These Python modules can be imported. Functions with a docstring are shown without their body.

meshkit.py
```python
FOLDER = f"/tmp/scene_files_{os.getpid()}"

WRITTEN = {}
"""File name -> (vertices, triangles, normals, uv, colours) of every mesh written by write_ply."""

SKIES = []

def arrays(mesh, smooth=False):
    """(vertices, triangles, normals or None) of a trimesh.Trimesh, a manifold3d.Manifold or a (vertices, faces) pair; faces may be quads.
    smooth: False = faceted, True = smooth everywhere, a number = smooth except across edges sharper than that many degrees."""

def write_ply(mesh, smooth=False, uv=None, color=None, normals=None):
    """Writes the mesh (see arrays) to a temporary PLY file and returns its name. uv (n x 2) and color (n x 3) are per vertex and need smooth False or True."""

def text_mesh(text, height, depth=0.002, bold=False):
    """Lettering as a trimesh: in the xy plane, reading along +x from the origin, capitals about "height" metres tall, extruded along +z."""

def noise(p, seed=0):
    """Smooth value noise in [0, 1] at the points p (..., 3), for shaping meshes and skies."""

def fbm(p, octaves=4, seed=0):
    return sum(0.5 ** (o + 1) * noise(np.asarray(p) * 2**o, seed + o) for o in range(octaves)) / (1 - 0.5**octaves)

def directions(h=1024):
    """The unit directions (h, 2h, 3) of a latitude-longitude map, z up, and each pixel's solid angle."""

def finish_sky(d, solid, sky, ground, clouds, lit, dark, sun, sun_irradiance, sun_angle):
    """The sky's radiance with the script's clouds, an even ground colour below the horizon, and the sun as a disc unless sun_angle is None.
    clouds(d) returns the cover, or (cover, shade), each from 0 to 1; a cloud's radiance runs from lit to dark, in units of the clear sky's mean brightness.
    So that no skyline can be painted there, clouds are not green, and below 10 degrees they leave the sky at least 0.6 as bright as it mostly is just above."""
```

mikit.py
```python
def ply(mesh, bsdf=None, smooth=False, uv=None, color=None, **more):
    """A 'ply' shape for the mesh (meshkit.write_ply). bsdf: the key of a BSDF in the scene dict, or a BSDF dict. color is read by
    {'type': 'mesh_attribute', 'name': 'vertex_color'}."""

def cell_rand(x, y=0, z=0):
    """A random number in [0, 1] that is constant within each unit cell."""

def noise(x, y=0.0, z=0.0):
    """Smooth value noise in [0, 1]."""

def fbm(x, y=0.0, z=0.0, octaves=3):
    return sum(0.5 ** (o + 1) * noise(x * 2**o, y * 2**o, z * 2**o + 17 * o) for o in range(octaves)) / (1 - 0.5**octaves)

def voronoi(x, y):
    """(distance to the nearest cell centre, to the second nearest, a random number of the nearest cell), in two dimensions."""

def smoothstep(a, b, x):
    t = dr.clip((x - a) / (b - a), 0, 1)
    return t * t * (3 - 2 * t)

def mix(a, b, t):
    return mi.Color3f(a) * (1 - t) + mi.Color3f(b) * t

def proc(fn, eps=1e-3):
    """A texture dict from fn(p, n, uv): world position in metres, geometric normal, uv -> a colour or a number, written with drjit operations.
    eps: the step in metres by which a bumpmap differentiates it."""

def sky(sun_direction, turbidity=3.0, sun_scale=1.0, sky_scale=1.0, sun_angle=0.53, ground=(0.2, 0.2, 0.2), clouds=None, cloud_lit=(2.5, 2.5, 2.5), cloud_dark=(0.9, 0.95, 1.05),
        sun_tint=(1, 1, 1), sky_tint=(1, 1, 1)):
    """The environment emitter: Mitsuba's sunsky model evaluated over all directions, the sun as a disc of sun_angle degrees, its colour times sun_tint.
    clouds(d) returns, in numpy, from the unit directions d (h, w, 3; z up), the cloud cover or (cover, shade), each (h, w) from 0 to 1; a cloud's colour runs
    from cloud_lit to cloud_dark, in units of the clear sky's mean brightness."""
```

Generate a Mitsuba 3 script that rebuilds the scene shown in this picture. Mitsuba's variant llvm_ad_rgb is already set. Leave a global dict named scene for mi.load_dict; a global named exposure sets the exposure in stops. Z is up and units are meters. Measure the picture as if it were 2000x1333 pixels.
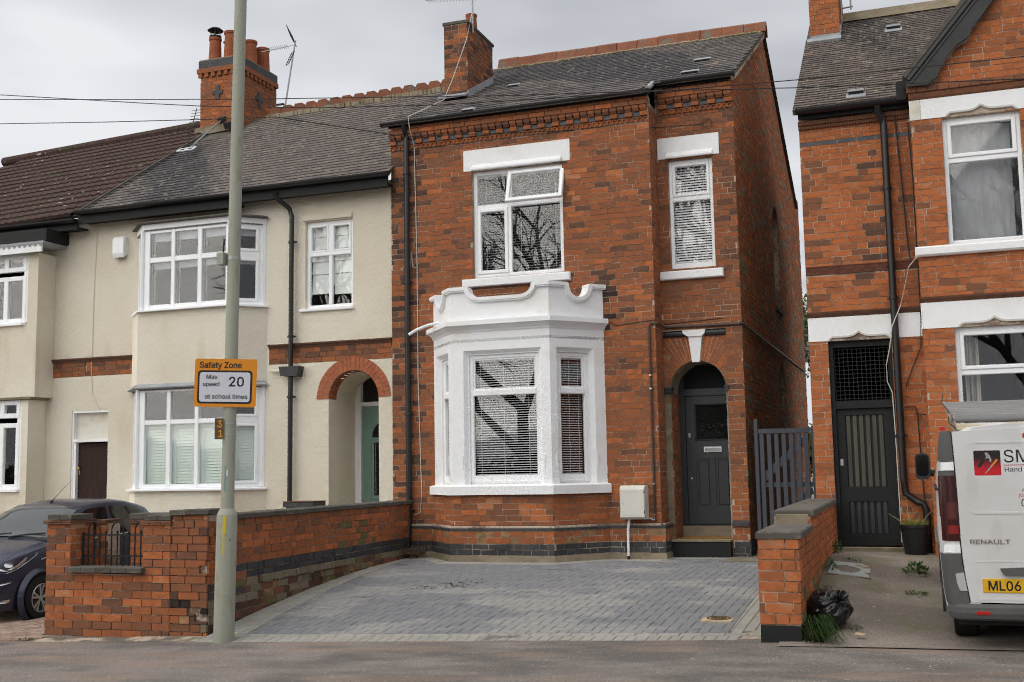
import math, random
import numpy as np
import shapely, shapely.geometry as sg, shapely.affinity as sa
from shapely.ops import unary_union
import trimesh
import drjit as dr
import mitsuba as mi
import mikit, meshkit
from mikit import proc, noise, fbm, smoothstep, mix, cell_rand, voronoi

# Lengths below are in survey units (read off the facade); S turns them into metres.
S = 1.083
scene, labels = {}, {}
T = mi.ScalarTransform4f

# ---------------------------------------------------------------- camera
FOCAL, YAW, PITCH, ROLL = 2250.0, -0.343849, 0.1135538, -0.0180165
EYE = np.array([0.0, 0.0, 1.55])
def _rot(yaw, pitch, roll):
    cy, sy, cp, sp, cr, sr = math.cos(yaw), math.sin(yaw), math.cos(pitch), math.sin(pitch), math.cos(roll), math.sin(roll)
    F = np.array([sy * cp, cy * cp, sp]); Rt = np.array([cy, -sy, 0]); U = np.cross(Rt, F)
    return np.stack([Rt * cr + U * sr, -(-Rt * sr + U * cr), F], 1)
CAM = _rot(YAW, PITCH, ROLL)
scene['camera'] = {'type': 'perspective', 'fov': math.degrees(2 * math.atan(1000 / FOCAL)), 'fov_axis': 'x', 'near_clip': 0.1, 'far_clip': 3000.0,
                   'to_world': T().look_at(origin=(EYE * S).tolist(), target=(EYE * S + CAM[:, 2]).tolist(), up=(-CAM[:, 1]).tolist())}

# ---------------------------------------------------------------- daylight: bright overcast, the sun a wide glow high behind the camera's left
def cloud_cover(d):
    q = d / np.maximum(d[..., 2:3], 0.12) * [0.55, 0.55, 0.0]
    big = meshkit.fbm(q * 0.9 + [3.1, 7.7, 0.4], 5, seed=3)
    fine = meshkit.fbm(q * 3.3 + [9.2, 1.3, 2.2], 4, seed=8)
    shade = np.clip((big - 0.36) * 2.3 + (fine - 0.5) * 1.2, 0, 1)
    return np.ones(d.shape[:2]), shade
scene['sky'] = mikit.sky([-0.38, -0.70, 0.60], turbidity=3, sun_scale=0.30, sun_angle=72, sun_tint=(0.84, 1.0, 1.28), clouds=cloud_cover, cloud_lit=(1.48, 1.51, 1.57), cloud_dark=(0.72, 0.76, 0.83), ground=(0.16, 0.155, 0.15))
exposure = 2.75

# ---------------------------------------------------------------- colours and materials
def lin(r, g, b):
    c = np.array([r, g, b]) / 255.0
    return np.where(c < 0.04045, c / 12.92, ((c + 0.055) / 1.055) ** 2.4).tolist()

def tex(fn): return proc(fn)
def diffuse(name, col, rough=0.9, **more):
    col = tex(col) if callable(col) else {'type': 'rgb', 'value': list(map(float, col))}
    scene[name] = {'type': 'twosided', 'bsdf': {'type': 'principled', 'base_color': col, 'roughness': rough, 'specular': more.pop('specular', 0.3), **more}}
def bumped(name, col, bump, scale, rough=0.9, specular=0.3):
    scene[name] = {'type': 'twosided', 'bsdf': {'type': 'bumpmap', 'arbitrary': proc(bump, eps=0.002), 'scale': scale,
                   'bsdf': {'type': 'principled', 'base_color': tex(col), 'roughness': rough, 'specular': specular}}}

PAL = [(-1, (0.022, 0.019, 0.018)), (0, (0.105, 0.058, 0.042)), (0.5, (0.200, 0.086, 0.048)), (1, (0.295, 0.102, 0.044)), (1.2, (0.41, 0.130, 0.048)), (1.5, (0.40, 0.205, 0.115)), (2, (0.125, 0.105, 0.048)), (3, (0.20, 0.165, 0.12))]
def ramp(t, pal):
    c = mi.Color3f(pal[0][1])
    for (a, _), (b, q) in zip(pal, pal[1:]):
        c = mix(c, q, smoothstep(a, b, t))
    return c
def f_brick(p, n, uv):
    s = uv.y * 37.0
    blot = fbm(p.x * 13 + s, p.y * 13, p.z * 15 + s, 3)
    grain = noise(p.x * 170, p.y * 170, p.z * 170)
    t = uv.x + (blot - 0.5) * 0.5
    soot = smoothstep(0.62, 0.80, fbm(p.x * 2.1, p.y * 2.1, p.z * 2.6 + 4, 4))
    c = ramp(t, PAL) * (0.80 + 0.40 * grain)
    return mix(c, mi.Color3f(0.06, 0.046, 0.04), 0.18 * soot)
diffuse('m_brick', f_brick, 0.92, specular=0.2)

def f_mortar(p, n, uv):
    a = fbm(p.x * 2.3, p.y * 2.3, p.z * 3.1, 4)
    b = noise(p.x * 45, p.y * 45, p.z * 45)
    return mix((0.20, 0.14, 0.105), (0.48, 0.39, 0.31), smoothstep(0.38, 0.62, a + (b - 0.5) * 0.35))
diffuse('m_mortar', f_mortar, 0.95, specular=0.1)

def f_bluebrick(p, n, uv):
    b = fbm(p.x * 11 + uv.y * 30, p.y * 11, p.z * 14, 3)
    c = mix((0.020, 0.022, 0.027), (0.060, 0.056, 0.058), b) * (0.75 + 0.5 * uv.x)
    return c + mi.Color3f(0.012) * noise(p.x * 150, p.y * 150, p.z * 150)
diffuse('m_bluebrick', f_bluebrick, 0.62, specular=0.35)

def f_white(p, n, uv):
    d = fbm(p.x * 1.9, p.y * 1.9, p.z * 2.4, 4)
    k = noise(p.x * 60, p.y * 60, p.z * 22)
    return mix((0.79, 0.80, 0.82), (0.74, 0.735, 0.72), smoothstep(0.5, 0.75, d)) * (0.965 + 0.05 * k)
diffuse('m_white', f_white, 0.55, specular=0.35)
diffuse('m_upvc', (0.80, 0.815, 0.84), 0.32, specular=0.45)
diffuse('m_seal', (0.02, 0.02, 0.022), 0.6)

def f_render(p, n, uv):
    a = fbm(p.x * 0.9, p.y * 0.9, p.z * 0.7, 4)
    b = noise(p.x * 48, p.y * 48, p.z * 62)
    st = smoothstep(0.60, 0.80, fbm(p.x * 3.4, p.y * 3.4, p.z * 0.8, 4))
    c = mix((0.70, 0.655, 0.56), (0.64, 0.585, 0.48), smoothstep(0.35, 0.7, a)) * (0.91 + 0.15 * b)
    return mix(c, mi.Color3f(0.46, 0.34, 0.20), 0.22 * st)
def b_render(p, n, uv): return noise(p.x * 26, p.y * 26, p.z * 44) + 0.5 * noise(p.x * 70, p.y * 70, p.z * 95)
bumped('m_render', f_render, b_render, 0.010, 0.95, 0.15)

PAL_SLATE = [(0, (0.048, 0.045, 0.047)), (0.4, (0.086, 0.076, 0.073)), (0.7, (0.112, 0.095, 0.088)), (1, (0.145, 0.115, 0.102)), (1.4, (0.20, 0.145, 0.118))]
def f_slate(p, n, uv):
    big = fbm(p.x * 0.55 + p.y * 0.35, p.y * 0.22 - p.x * 0.1, 3.0, 4)
    g = noise(p.x * 42, p.y * 42, p.z * 42)
    t = uv.x + (g - 0.5) * 0.45 - 0.75 * smoothstep(0.52, 0.66, big)
    lich = smoothstep(0.70, 0.76, fbm(p.x * 17, p.y * 17, p.z * 17, 2) + 0.12 * (fbm(p.x * 1.3, p.y * 1.3, 9.0, 2) - 0.5))
    return mix(ramp(t, PAL_SLATE), mi.Color3f(0.30, 0.29, 0.23), 0.6 * lich)
diffuse('m_slate', f_slate, 0.78, specular=0.3)

def f_pantile(p, n, uv):
    g = fbm(p.x * 9, p.y * 9, p.z * 9 + uv.y * 20, 3)
    lich = smoothstep(0.86, 0.90, noise(p.x * 15, p.y * 15, p.z * 15)) * smoothstep(0.35, 0.6, noise(p.x * 2, p.y * 2, 1.0))
    moss = smoothstep(0.55, 0.72, fbm(p.x * 3.1, p.y * 3.1, p.z * 5, 3))
    c = mix((0.046, 0.031, 0.029), (0.092, 0.056, 0.049), g + 0.3 * (uv.x - 0.5))
    c = mix(c, mi.Color3f(0.055, 0.052, 0.034), 0.6 * moss)
    return mix(c, mi.Color3f(0.36, 0.34, 0.29), 0.85 * lich)
diffuse('m_pantile', f_pantile, 0.9, specular=0.2)

def f_terra(p, n, uv):
    g = fbm(p.x * 12, p.y * 12, p.z * 12 + uv.y * 9, 3)
    return mix((0.20, 0.062, 0.032), (0.36, 0.125, 0.062), g) * (0.75 + 0.5 * uv.x)
diffuse('m_terracotta', f_terra, 0.85, specular=0.2)

diffuse('m_ridge', lambda p, n, uv: mix(mix((0.13, 0.055, 0.034), (0.24, 0.092, 0.052), fbm(p.x * 8, p.y * 8, p.z * 8, 3)), (0.13, 0.115, 0.09), smoothstep(0.55, 0.75, fbm(p.x * 5 + 2, p.y * 5, p.z * 5, 3))) * (0.8 + 0.4 * uv.x), 0.9)
diffuse('m_leftpaver', lambda p, n, uv: mix((0.17, 0.115, 0.09), (0.29, 0.215, 0.175), uv.x) * (0.8 + 0.4 * noise(p.x * 30, p.y * 30, 0.0)), 0.95)
def f_paver(p, n, uv):
    # uv.x < 1: charcoal field; 1..2: buff grey border.  Sand left in patches after laying.
    g = noise(p.x * 120, p.y * 120, 0.0)
    blot = fbm(p.x * 3.1 + uv.y * 2, p.y * 3.1, 2.0, 4)
    dark = mix((0.135, 0.138, 0.150), (0.195, 0.195, 0.20), uv.x * 0.5 + blot * 0.5)
    buff = mix((0.225, 0.22, 0.20), (0.29, 0.275, 0.245), (uv.x - 1.0) * 0.7 + blot * 0.3)
    c = mix(dark, buff, smoothstep(0.95, 1.05, uv.x)) * (0.86 + 0.28 * g)
    sand = smoothstep(0.53, 0.70, fbm(p.x * 1.1 + 5, p.y * 1.5, 1.0, 5)) * (0.35 + 0.65 * noise(p.x * 26, p.y * 26, 3.0))
    c = mix(c, mi.Color3f(0.33, 0.31, 0.28), 0.6 * sand)
    oil = smoothstep(0.73, 0.84, fbm(p.x * 2.1 + 11.3, p.y * 2.6 + 4.2, 7.0, 4))
    return mix(c, mi.Color3f(0.05, 0.048, 0.046), 0.5 * oil)
diffuse('m_paver', f_paver, 0.85, specular=0.3)
def f_sand(p, n, uv):
    g = fbm(p.x * 6, p.y * 6, 1.0, 4)
    return mix((0.14, 0.12, 0.10), (0.38, 0.32, 0.25), smoothstep(0.36, 0.66, g)) * (0.8 + 0.4 * noise(p.x * 160, p.y * 160, 0.0))
diffuse('m_sand', f_sand, 0.95, specular=0.1)

def f_tarmac(p, n, uv):
    a = fbm(p.x * 0.45, p.y * 0.9, 2.0, 5)
    b = fbm(p.x * 2.2, p.y * 5.0, 6.0, 4)
    g = noise(p.x * 110, p.y * 110, 0.0)
    s = noise(p.x * 55, p.y * 55, 4.0)
    c = mix((0.105, 0.094, 0.088), (0.190, 0.163, 0.146), smoothstep(0.30, 0.66, 0.55 * a + 0.45 * b)) * (0.70 + 0.6 * g)
    c = mix(c, mi.Color3f(0.25, 0.165, 0.115), 0.30 * smoothstep(0.56, 0.70, fbm(p.x * 0.9 + 3, p.y * 3.6, 9.0, 4)))
    return mix(c, mi.Color3f(0.42, 0.40, 0.37), 0.75 * smoothstep(0.93, 0.96, s))
bumped('m_tarmac', f_tarmac, lambda p, n, uv: noise(p.x * 90, p.y * 90, 0.0), 0.004, 0.9, 0.25)

def f_concrete(p, n, uv):
    a = fbm(p.x * 0.9, p.y * 0.9, 5.0, 5)
    g = noise(p.x * 100, p.y * 100, 0.0)
    c = mix((0.125, 0.108, 0.094), (0.20, 0.172, 0.148), smoothstep(0.3, 0.7, a)) * (0.75 + 0.5 * g)
    c = mix(c, mi.Color3f(0.105, 0.10, 0.048), 0.55 * smoothstep(0.55, 0.72, fbm(p.x * 1.7 + 2, p.y * 1.3, 8.0, 5)))
    return mix(c, mi.Color3f(0.40, 0.37, 0.33), smoothstep(0.955, 0.975, noise(p.x * 38, p.y * 38, 6.0)))
bumped('m_concrete', f_concrete, lambda p, n, uv: noise(p.x * 60, p.y * 60, 1.0), 0.004, 0.92, 0.2)

def f_stone(p, n, uv):
    g = fbm(p.x * 7, p.y * 7, p.z * 9, 4)
    moss = smoothstep(0.5, 0.7, fbm(p.x * 2.6 + 4, p.y * 2.6, p.z * 4, 4))
    c = mix((0.17, 0.14, 0.105), (0.33, 0.275, 0.20), g)
    return mix(c, mi.Color3f(0.12, 0.115, 0.05), 0.65 * moss)
diffuse('m_plinthstone', f_stone, 0.95, specular=0.1)

def f_coping(p, n, uv):
    g = fbm(p.x * 5, p.y * 5, p.z * 8 + uv.y * 11, 4)
    l = smoothstep(0.60, 0.74, fbm(p.x * 13, p.y * 13, p.z * 13, 3))
    c = mix((0.050, 0.046, 0.042), (0.118, 0.106, 0.092), g * 0.8 + 0.3 * uv.x)
    return mix(c, mi.Color3f(0.17, 0.155, 0.11), 0.5 * l)
diffuse('m_coping', f_coping, 0.85, specular=0.25)

diffuse('m_black', (0.012, 0.012, 0.013), 0.38, specular=0.5)
diffuse('m_blackmatt', (0.012, 0.0125, 0.0135), 0.65, specular=0.3)
diffuse('m_doorgrey', (0.026, 0.029, 0.034), 0.38, specular=0.5)
def f_gate(p, n, uv):
    return mix((0.050, 0.055, 0.070), (0.068, 0.073, 0.090), fbm(p.x * 5, p.y * 5, p.z * 1.2, 3))
diffuse('m_gate', f_gate, 0.6, specular=0.3)
diffuse('m_greendoor', (0.155, 0.255, 0.215), 0.45, specular=0.4)
def f_brownwood(p, n, uv):
    g = fbm(p.x * 38, p.y * 38, p.z * 2.2, 4)
    w = smoothstep(0.68, 0.74, fbm(p.x * 62, p.y * 62, p.z * 6.0 + 4, 3)) * smoothstep(0.45, 0.6, noise(p.x * 3, 1.0, p.z * 2))
    return mix(mix((0.014, 0.007, 0.006), (0.040, 0.018, 0.013), g), mi.Color3f(0.22, 0.12, 0.07), 0.7 * w)
diffuse('m_brownwood', f_brownwood, 0.75)
diffuse('m_slat', lambda p, n, uv: mix((0.035, 0.038, 0.037), (0.105, 0.098, 0.066), fbm(p.x * 9 + uv.y * 20, p.y * 9, p.z * 1.1, 3)), 0.7)
diffuse('m_lead', lambda p, n, uv: mix((0.20, 0.215, 0.235), (0.36, 0.375, 0.39), fbm(p.x * 6, p.y * 6, p.z * 6, 3)), 0.6)
diffuse('m_blind', (0.74, 0.75, 0.77), 0.5)
diffuse('m_shutter', (0.60, 0.685, 0.63), 0.5)
diffuse('m_fabric', (0.66, 0.70, 0.68), 0.95)
diffuse('m_curtain', lambda p, n, uv: mix((0.52, 0.50, 0.46), (0.20, 0.20, 0.19), smoothstep(0.5, 0.62, noise(p.x * 34, 2.0, p.z * 0.6))), 0.95)
diffuse('m_room', (0.030, 0.030, 0.031), 0.95, specular=0.0)
diffuse('m_roomlight', (0.16, 0.16, 0.16), 0.95, specular=0.0)
def f_polepaint(p, n, uv):
    a = fbm(p.x * 5, p.y * 5, p.z * 0.9, 4)
    c = mix((0.335, 0.345, 0.285), (0.27, 0.275, 0.225), a)
    rust = smoothstep(0.62, 0.75, fbm(p.x * 14, p.y * 14, p.z * 5, 4))
    return mix(c, mi.Color3f(0.17, 0.10, 0.055), 0.28 * rust)
diffuse('m_pole', f_polepaint, 0.55, specular=0.35)
diffuse('m_yellowpaint', (0.52, 0.42, 0.03), 0.7)
diffuse('m_signyellow', (0.62, 0.225, 0.012), 0.5)
diffuse('m_signwhite', (0.56, 0.57, 0.63), 0.45)
diffuse('m_signblack', (0.014, 0.014, 0.016), 0.5)
diffuse('m_galv', (0.36, 0.37, 0.37), 0.45, metallic=0.6)
diffuse('m_chrome', (0.72, 0.72, 0.73), 0.18, metallic=1.0)
diffuse('m_brass', (0.55, 0.38, 0.16), 0.35, metallic=0.9)
diffuse('m_meterbox', lambda p, n, uv: mix((0.66, 0.645, 0.595), (0.58, 0.56, 0.50), fbm(p.x * 6, p.y * 6, p.z * 3, 3)), 0.5)
diffuse('m_pipebrown', (0.060, 0.042, 0.036), 0.45)
diffuse('m_cable', (0.60, 0.57, 0.52), 0.6)
diffuse('m_wire', (0.030, 0.029, 0.028), 0.7)
diffuse('m_rust', lambda p, n, uv: mix((0.045, 0.032, 0.022), (0.16, 0.10, 0.055), fbm(p.x * 22, p.y * 22, p.z * 22, 3)), 0.85)
diffuse('m_bark', lambda p, n, uv: mix((0.035, 0.029, 0.023), (0.10, 0.085, 0.068), fbm(p.x * 9, p.y * 9, p.z * 3, 3)), 0.95)
def f_leaf(p, n, uv):
    return ramp(uv.x, [(0, (0.020, 0.036, 0.014)), (0.5, (0.050, 0.085, 0.030)), (1, (0.100, 0.140, 0.045)), (1.5, (0.26, 0.24, 0.04)), (2, (0.42, 0.40, 0.36))])
scene['m_leaf'] = {'type': 'principledthin', 'base_color': tex(f_leaf), 'roughness': 0.6, 'diff_trans': 0.5, 'spec_trans': 0.0}
diffuse('m_dryleaf', lambda p, n, uv: mix((0.030, 0.018, 0.013), (0.16, 0.075, 0.035), uv.x), 0.8)
diffuse('m_straw', (0.42, 0.33, 0.19), 0.9)
scene['m_pane'] = {'type': 'thindielectric', 'int_ior': 1.52}
def b_old(p, n, uv): return fbm(p.x * 3.2, p.y * 3.2, p.z * 4.6, 2)
diffuse('m_tint', (0.008, 0.008, 0.009), 0.06, specular=0.6)
diffuse('m_carpaint', (0.020, 0.023, 0.050), 0.22, metallic=0.25, specular=0.6, clearcoat=1.0, clearcoat_gloss=0.96)
diffuse('m_tyre', (0.014, 0.014, 0.0145), 0.85)
diffuse('m_alloy', (0.46, 0.46, 0.47), 0.35, metallic=0.85)
diffuse('m_redplastic', (0.42, 0.012, 0.010), 0.25, specular=0.5)
diffuse('m_darkred', (0.040, 0.009, 0.009), 0.18, specular=0.6)
diffuse('m_vangrey', lambda p, n, uv: mix((0.070, 0.070, 0.073), (0.105, 0.103, 0.102), fbm(p.x * 7, p.y * 7, p.z * 7, 4)), 0.6)
def f_van(p, n, uv):
    d = fbm(p.x * 2.2, p.y * 2.2, p.z * 1.5, 5)
    low = smoothstep(0.60, 0.78, fbm(p.x * 6.5 + 3, p.y * 6.5, p.z * 2.6, 4))
    c = mix((0.60, 0.605, 0.615), (0.55, 0.545, 0.54), smoothstep(0.35, 0.7, d))
    return mix(c, mi.Color3f(0.33, 0.30, 0.26), 0.14 * low)
diffuse('m_van', f_van, 0.30, specular=0.5, clearcoat=0.4)
diffuse('m_bag', (0.010, 0.010, 0.012), 0.22, specular=0.6)
diffuse('m_red', (0.40, 0.02, 0.03), 0.45)
diffuse('m_orange', (0.62, 0.26, 0.02), 0.5)
diffuse('m_doormat', (0.20, 0.10, 0.035), 0.9)
scene['m_obscure'] = {'type': 'twosided', 'bsdf': {'type': 'bumpmap', 'arbitrary': proc(lambda p, n, uv: noise(p.x * 55, p.y * 55, p.z * 55), eps=0.002), 'scale': 0.05,
                      'bsdf': {'type': 'principled', 'base_color': {'type': 'rgb', 'value': [0.012, 0.014, 0.014]}, 'roughness': 0.12, 'specular': 0.7}}}

# ---------------------------------------------------------------- mesh helpers
class Fr:
    """A local frame: P(u, v, h) = O + u U + v V + h N."""
    def __init__(s, O, U, V, N=None):
        s.O, s.U, s.V = np.array(O, float), np.array(U, float) / np.linalg.norm(U), np.array(V, float) / np.linalg.norm(V)
        s.N = np.cross(s.U, s.V) if N is None else np.array(N, float) / np.linalg.norm(N)
    def P(s, q):
        q = np.asarray(q, float)
        return s.O + q[..., 0:1] * s.U + q[..., 1:2] * s.V + q[..., 2:3] * s.N
def wallfr(x0, y0, x1, y1):
    """Upright plane; u runs from (x0,y0) to (x1,y1), v = z, h outward (right of the way: towards the viewer when u runs to the right)."""
    d = np.array([x1 - x0, y1 - y0, 0.0])
    return Fr([x0, y0, 0], d, [0, 0, 1])
FX = Fr([0, 0, 0], [1, 0, 0], [0, 1, 0], [0, 0, 1])

BOXF = np.array([[0, 2, 1], [1, 2, 3], [4, 5, 6], [5, 7, 6], [0, 1, 4], [1, 5, 4], [2, 6, 3], [3, 6, 7], [0, 4, 2], [2, 4, 6], [1, 3, 5], [3, 7, 5]])
class M:
    def __init__(s): s.v, s.f, s.t, s.n = [], [], [], 0
    def add(s, v, f, t=(0.5, 0.5)):
        v = np.asarray(v, float); f = np.asarray(f, int)
        if f.ndim == 2 and f.shape[1] == 4: f = np.vstack([f[:, [0, 1, 2]], f[:, [0, 2, 3]]])
        s.v.append(v); s.f.append(f + s.n); s.t.append(np.tile(np.asarray(t, float), (len(v), 1))); s.n += len(v)
        return s
    def box(s, x0, x1, y0, y1, z0, z1, t=(0.5, 0.5), fr=FX):
        q = np.array([[x, y, z] for z in (z0, z1) for y in (y0, y1) for x in (x0, x1)], float)
        return s.add(fr.P(q), BOXF, t)
    def cbox(s, x0, x1, y0, y1, z0, z1, c=0.01, t=(0.5, 0.5), fr=FX):
        """A box whose top (h1) edges are chamfered by c."""
        a = [[x0, y0, z0], [x1, y0, z0], [x1, y1, z0], [x0, y1, z0]]
        b = [[x0, y0, z1 - c], [x1, y0, z1 - c], [x1, y1, z1 - c], [x0, y1, z1 - c]]
        d = [[x0 + c, y0 + c, z1], [x1 - c, y0 + c, z1], [x1 - c, y1 - c, z1], [x0 + c, y1 - c, z1]]
        f = [[0, 3, 2, 1], [8, 9, 10, 11]]
        for k in range(4):
            m = (k + 1) % 4
            f += [[k, m, 4 + m, 4 + k], [4 + k, 4 + m, 8 + m, 8 + k]]
        return s.add(fr.P(np.array(a + b + d, float)), f, t)
    def prism(s, poly, h0, h1, fr=FX, t=(0.5, 0.5), back=True):
        """Extrudes a shapely polygon (u, v) from h0 to h1 in a frame."""
        if isinstance(poly, (list, tuple, np.ndarray)): poly = sg.Polygon(poly)
        for g in getattr(poly, 'geoms', [poly]):
            if g.geom_type != 'Polygon' or g.area < 1e-7: continue
            g = sg.polygon.orient(g)
            v2, f2 = trimesh.creation.triangulate_polygon(g, engine='earcut')
            v2, f2 = np.asarray(v2, float), np.asarray(f2, int)
            a = np.cross(v2[f2[:, 1]] - v2[f2[:, 0]], v2[f2[:, 2]] - v2[f2[:, 0]])
            f2[a < 0] = f2[a < 0][:, ::-1]
            n = len(v2)
            s.add(fr.P(np.c_[v2, np.full(n, h1)]), f2, t)
            if back: s.add(fr.P(np.c_[v2, np.full(n, h0)]), f2[:, ::-1], t)
            if h1 != h0:
                for ring in [g.exterior, *g.interiors]:
                    r = np.array(ring.coords)[:-1]; k = len(r); i = np.arange(k); j = (i + 1) % k
                    s.add(fr.P(np.vstack([np.c_[r, np.full(k, h0)], np.c_[r, np.full(k, h1)]])), np.c_[i, j, j + k, i + k], t)
        return s
    def tube(s, pts, r, n=8, t=(0.5, 0.5), cap=True):
        p = np.array(pts, float); r = np.broadcast_to(np.asarray(r, float), (len(p),))
        d = np.gradient(p, axis=0); d /= np.linalg.norm(d, axis=1, keepdims=True) + 1e-12
        a = np.cross(d, [0, 0, 1.0]); bad = np.linalg.norm(a, axis=1) < 0.15
        a[bad] = np.cross(d[bad], [1.0, 0.12, 0]); a /= np.linalg.norm(a, axis=1, keepdims=True)
        b = np.cross(d, a)
        ang = np.arange(n) * 2 * np.pi / n
        v = p[:, None] + r[:, None, None] * (np.cos(ang)[None, :, None] * a[:, None] + np.sin(ang)[None, :, None] * b[:, None])
        i, j = np.meshgrid(np.arange(len(p) - 1), np.arange(n), indexing='ij')
        q = np.stack([i * n + j, i * n + (j + 1) % n, (i + 1) * n + (j + 1) % n, (i + 1) * n + j], -1).reshape(-1, 4)
        v = v.reshape(-1, 3); s.add(v, q, t)
        if cap:
            for e, o in ((0, 1), (len(p) - 1, -1)):
                s.add(np.vstack([v[e * n:e * n + n], p[e]]), [[k, (k + 1) % n, n][::o] for k in range(n)], t)
        return s
    def lathe(s, prof, c, n=24, t=(0.5, 0.5), axis=(0, 0, 1)):
        """Revolves [(radius, height)] about an axis through c."""
        ax = np.array(axis, float) / np.linalg.norm(axis)
        a = np.cross(ax, [1, 0, 0] if abs(ax[0]) < 0.9 else [0, 1, 0]); a /= np.linalg.norm(a); b = np.cross(ax, a)
        pr = np.array(prof, float); ang = np.arange(n) * 2 * np.pi / n
        v = np.array(c, float) + pr[:, None, 1:2] * ax + pr[:, None, 0:1] * (np.cos(ang)[None, :, None] * a + np.sin(ang)[None, :, None] * b)
        i, j = np.meshgrid(np.arange(len(pr) - 1), np.arange(n), indexing='ij')
        q = np.stack([i * n + j, i * n + (j + 1) % n, (i + 1) * n + (j + 1) % n, (i + 1) * n + j], -1).reshape(-1, 4)
        return s.add(v.reshape(-1, 3), q, t)
    def sweep(s, path, prof, t=(0.5, 0.5), closed_prof=True, caps=True):
        """Sweeps the profile [(out, z)] along a horizontal polyline with mitred corners; out is to the right of the way."""
        rows = [np.c_[offset_path(path, o), np.full(len(path), z)] for o, z in prof]
        k, m = len(prof), len(path)
        v = np.array(rows).reshape(-1, 3)
        f = []
        for i in range(k if closed_prof else k - 1):
            for j in range(m - 1):
                i2 = (i + 1) % k
                f.append([i * m + j, i * m + j + 1, i2 * m + j + 1, i2 * m + j])
        s.add(v, f, t)
        if caps:
            for j in (0, m - 1):
                s.add(v[[i * m + j for i in range(k)]], [[0, i, i + 1] for i in range(1, k - 1)], t)
        return s
    def merge(s, o):
        if o.n:
            s.v.append(np.vstack(o.v)); s.f.append(np.vstack(o.f) + s.n); s.t.append(np.vstack(o.t)); s.n += o.n
        return s
def offset_path(path, o):
    p = np.array(path, float)[:, :2]; d = np.diff(p, axis=0); d /= np.linalg.norm(d, axis=1, keepdims=True)
    nrm = np.c_[d[:, 1], -d[:, 0]]
    out = []
    for i in range(len(p)):
        a = nrm[max(i - 1, 0)]; b = nrm[min(i, len(nrm) - 1)]
        m = a + b; m /= (m @ a)
        out.append(p[i] + o * m)
    return np.array(out)

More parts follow.
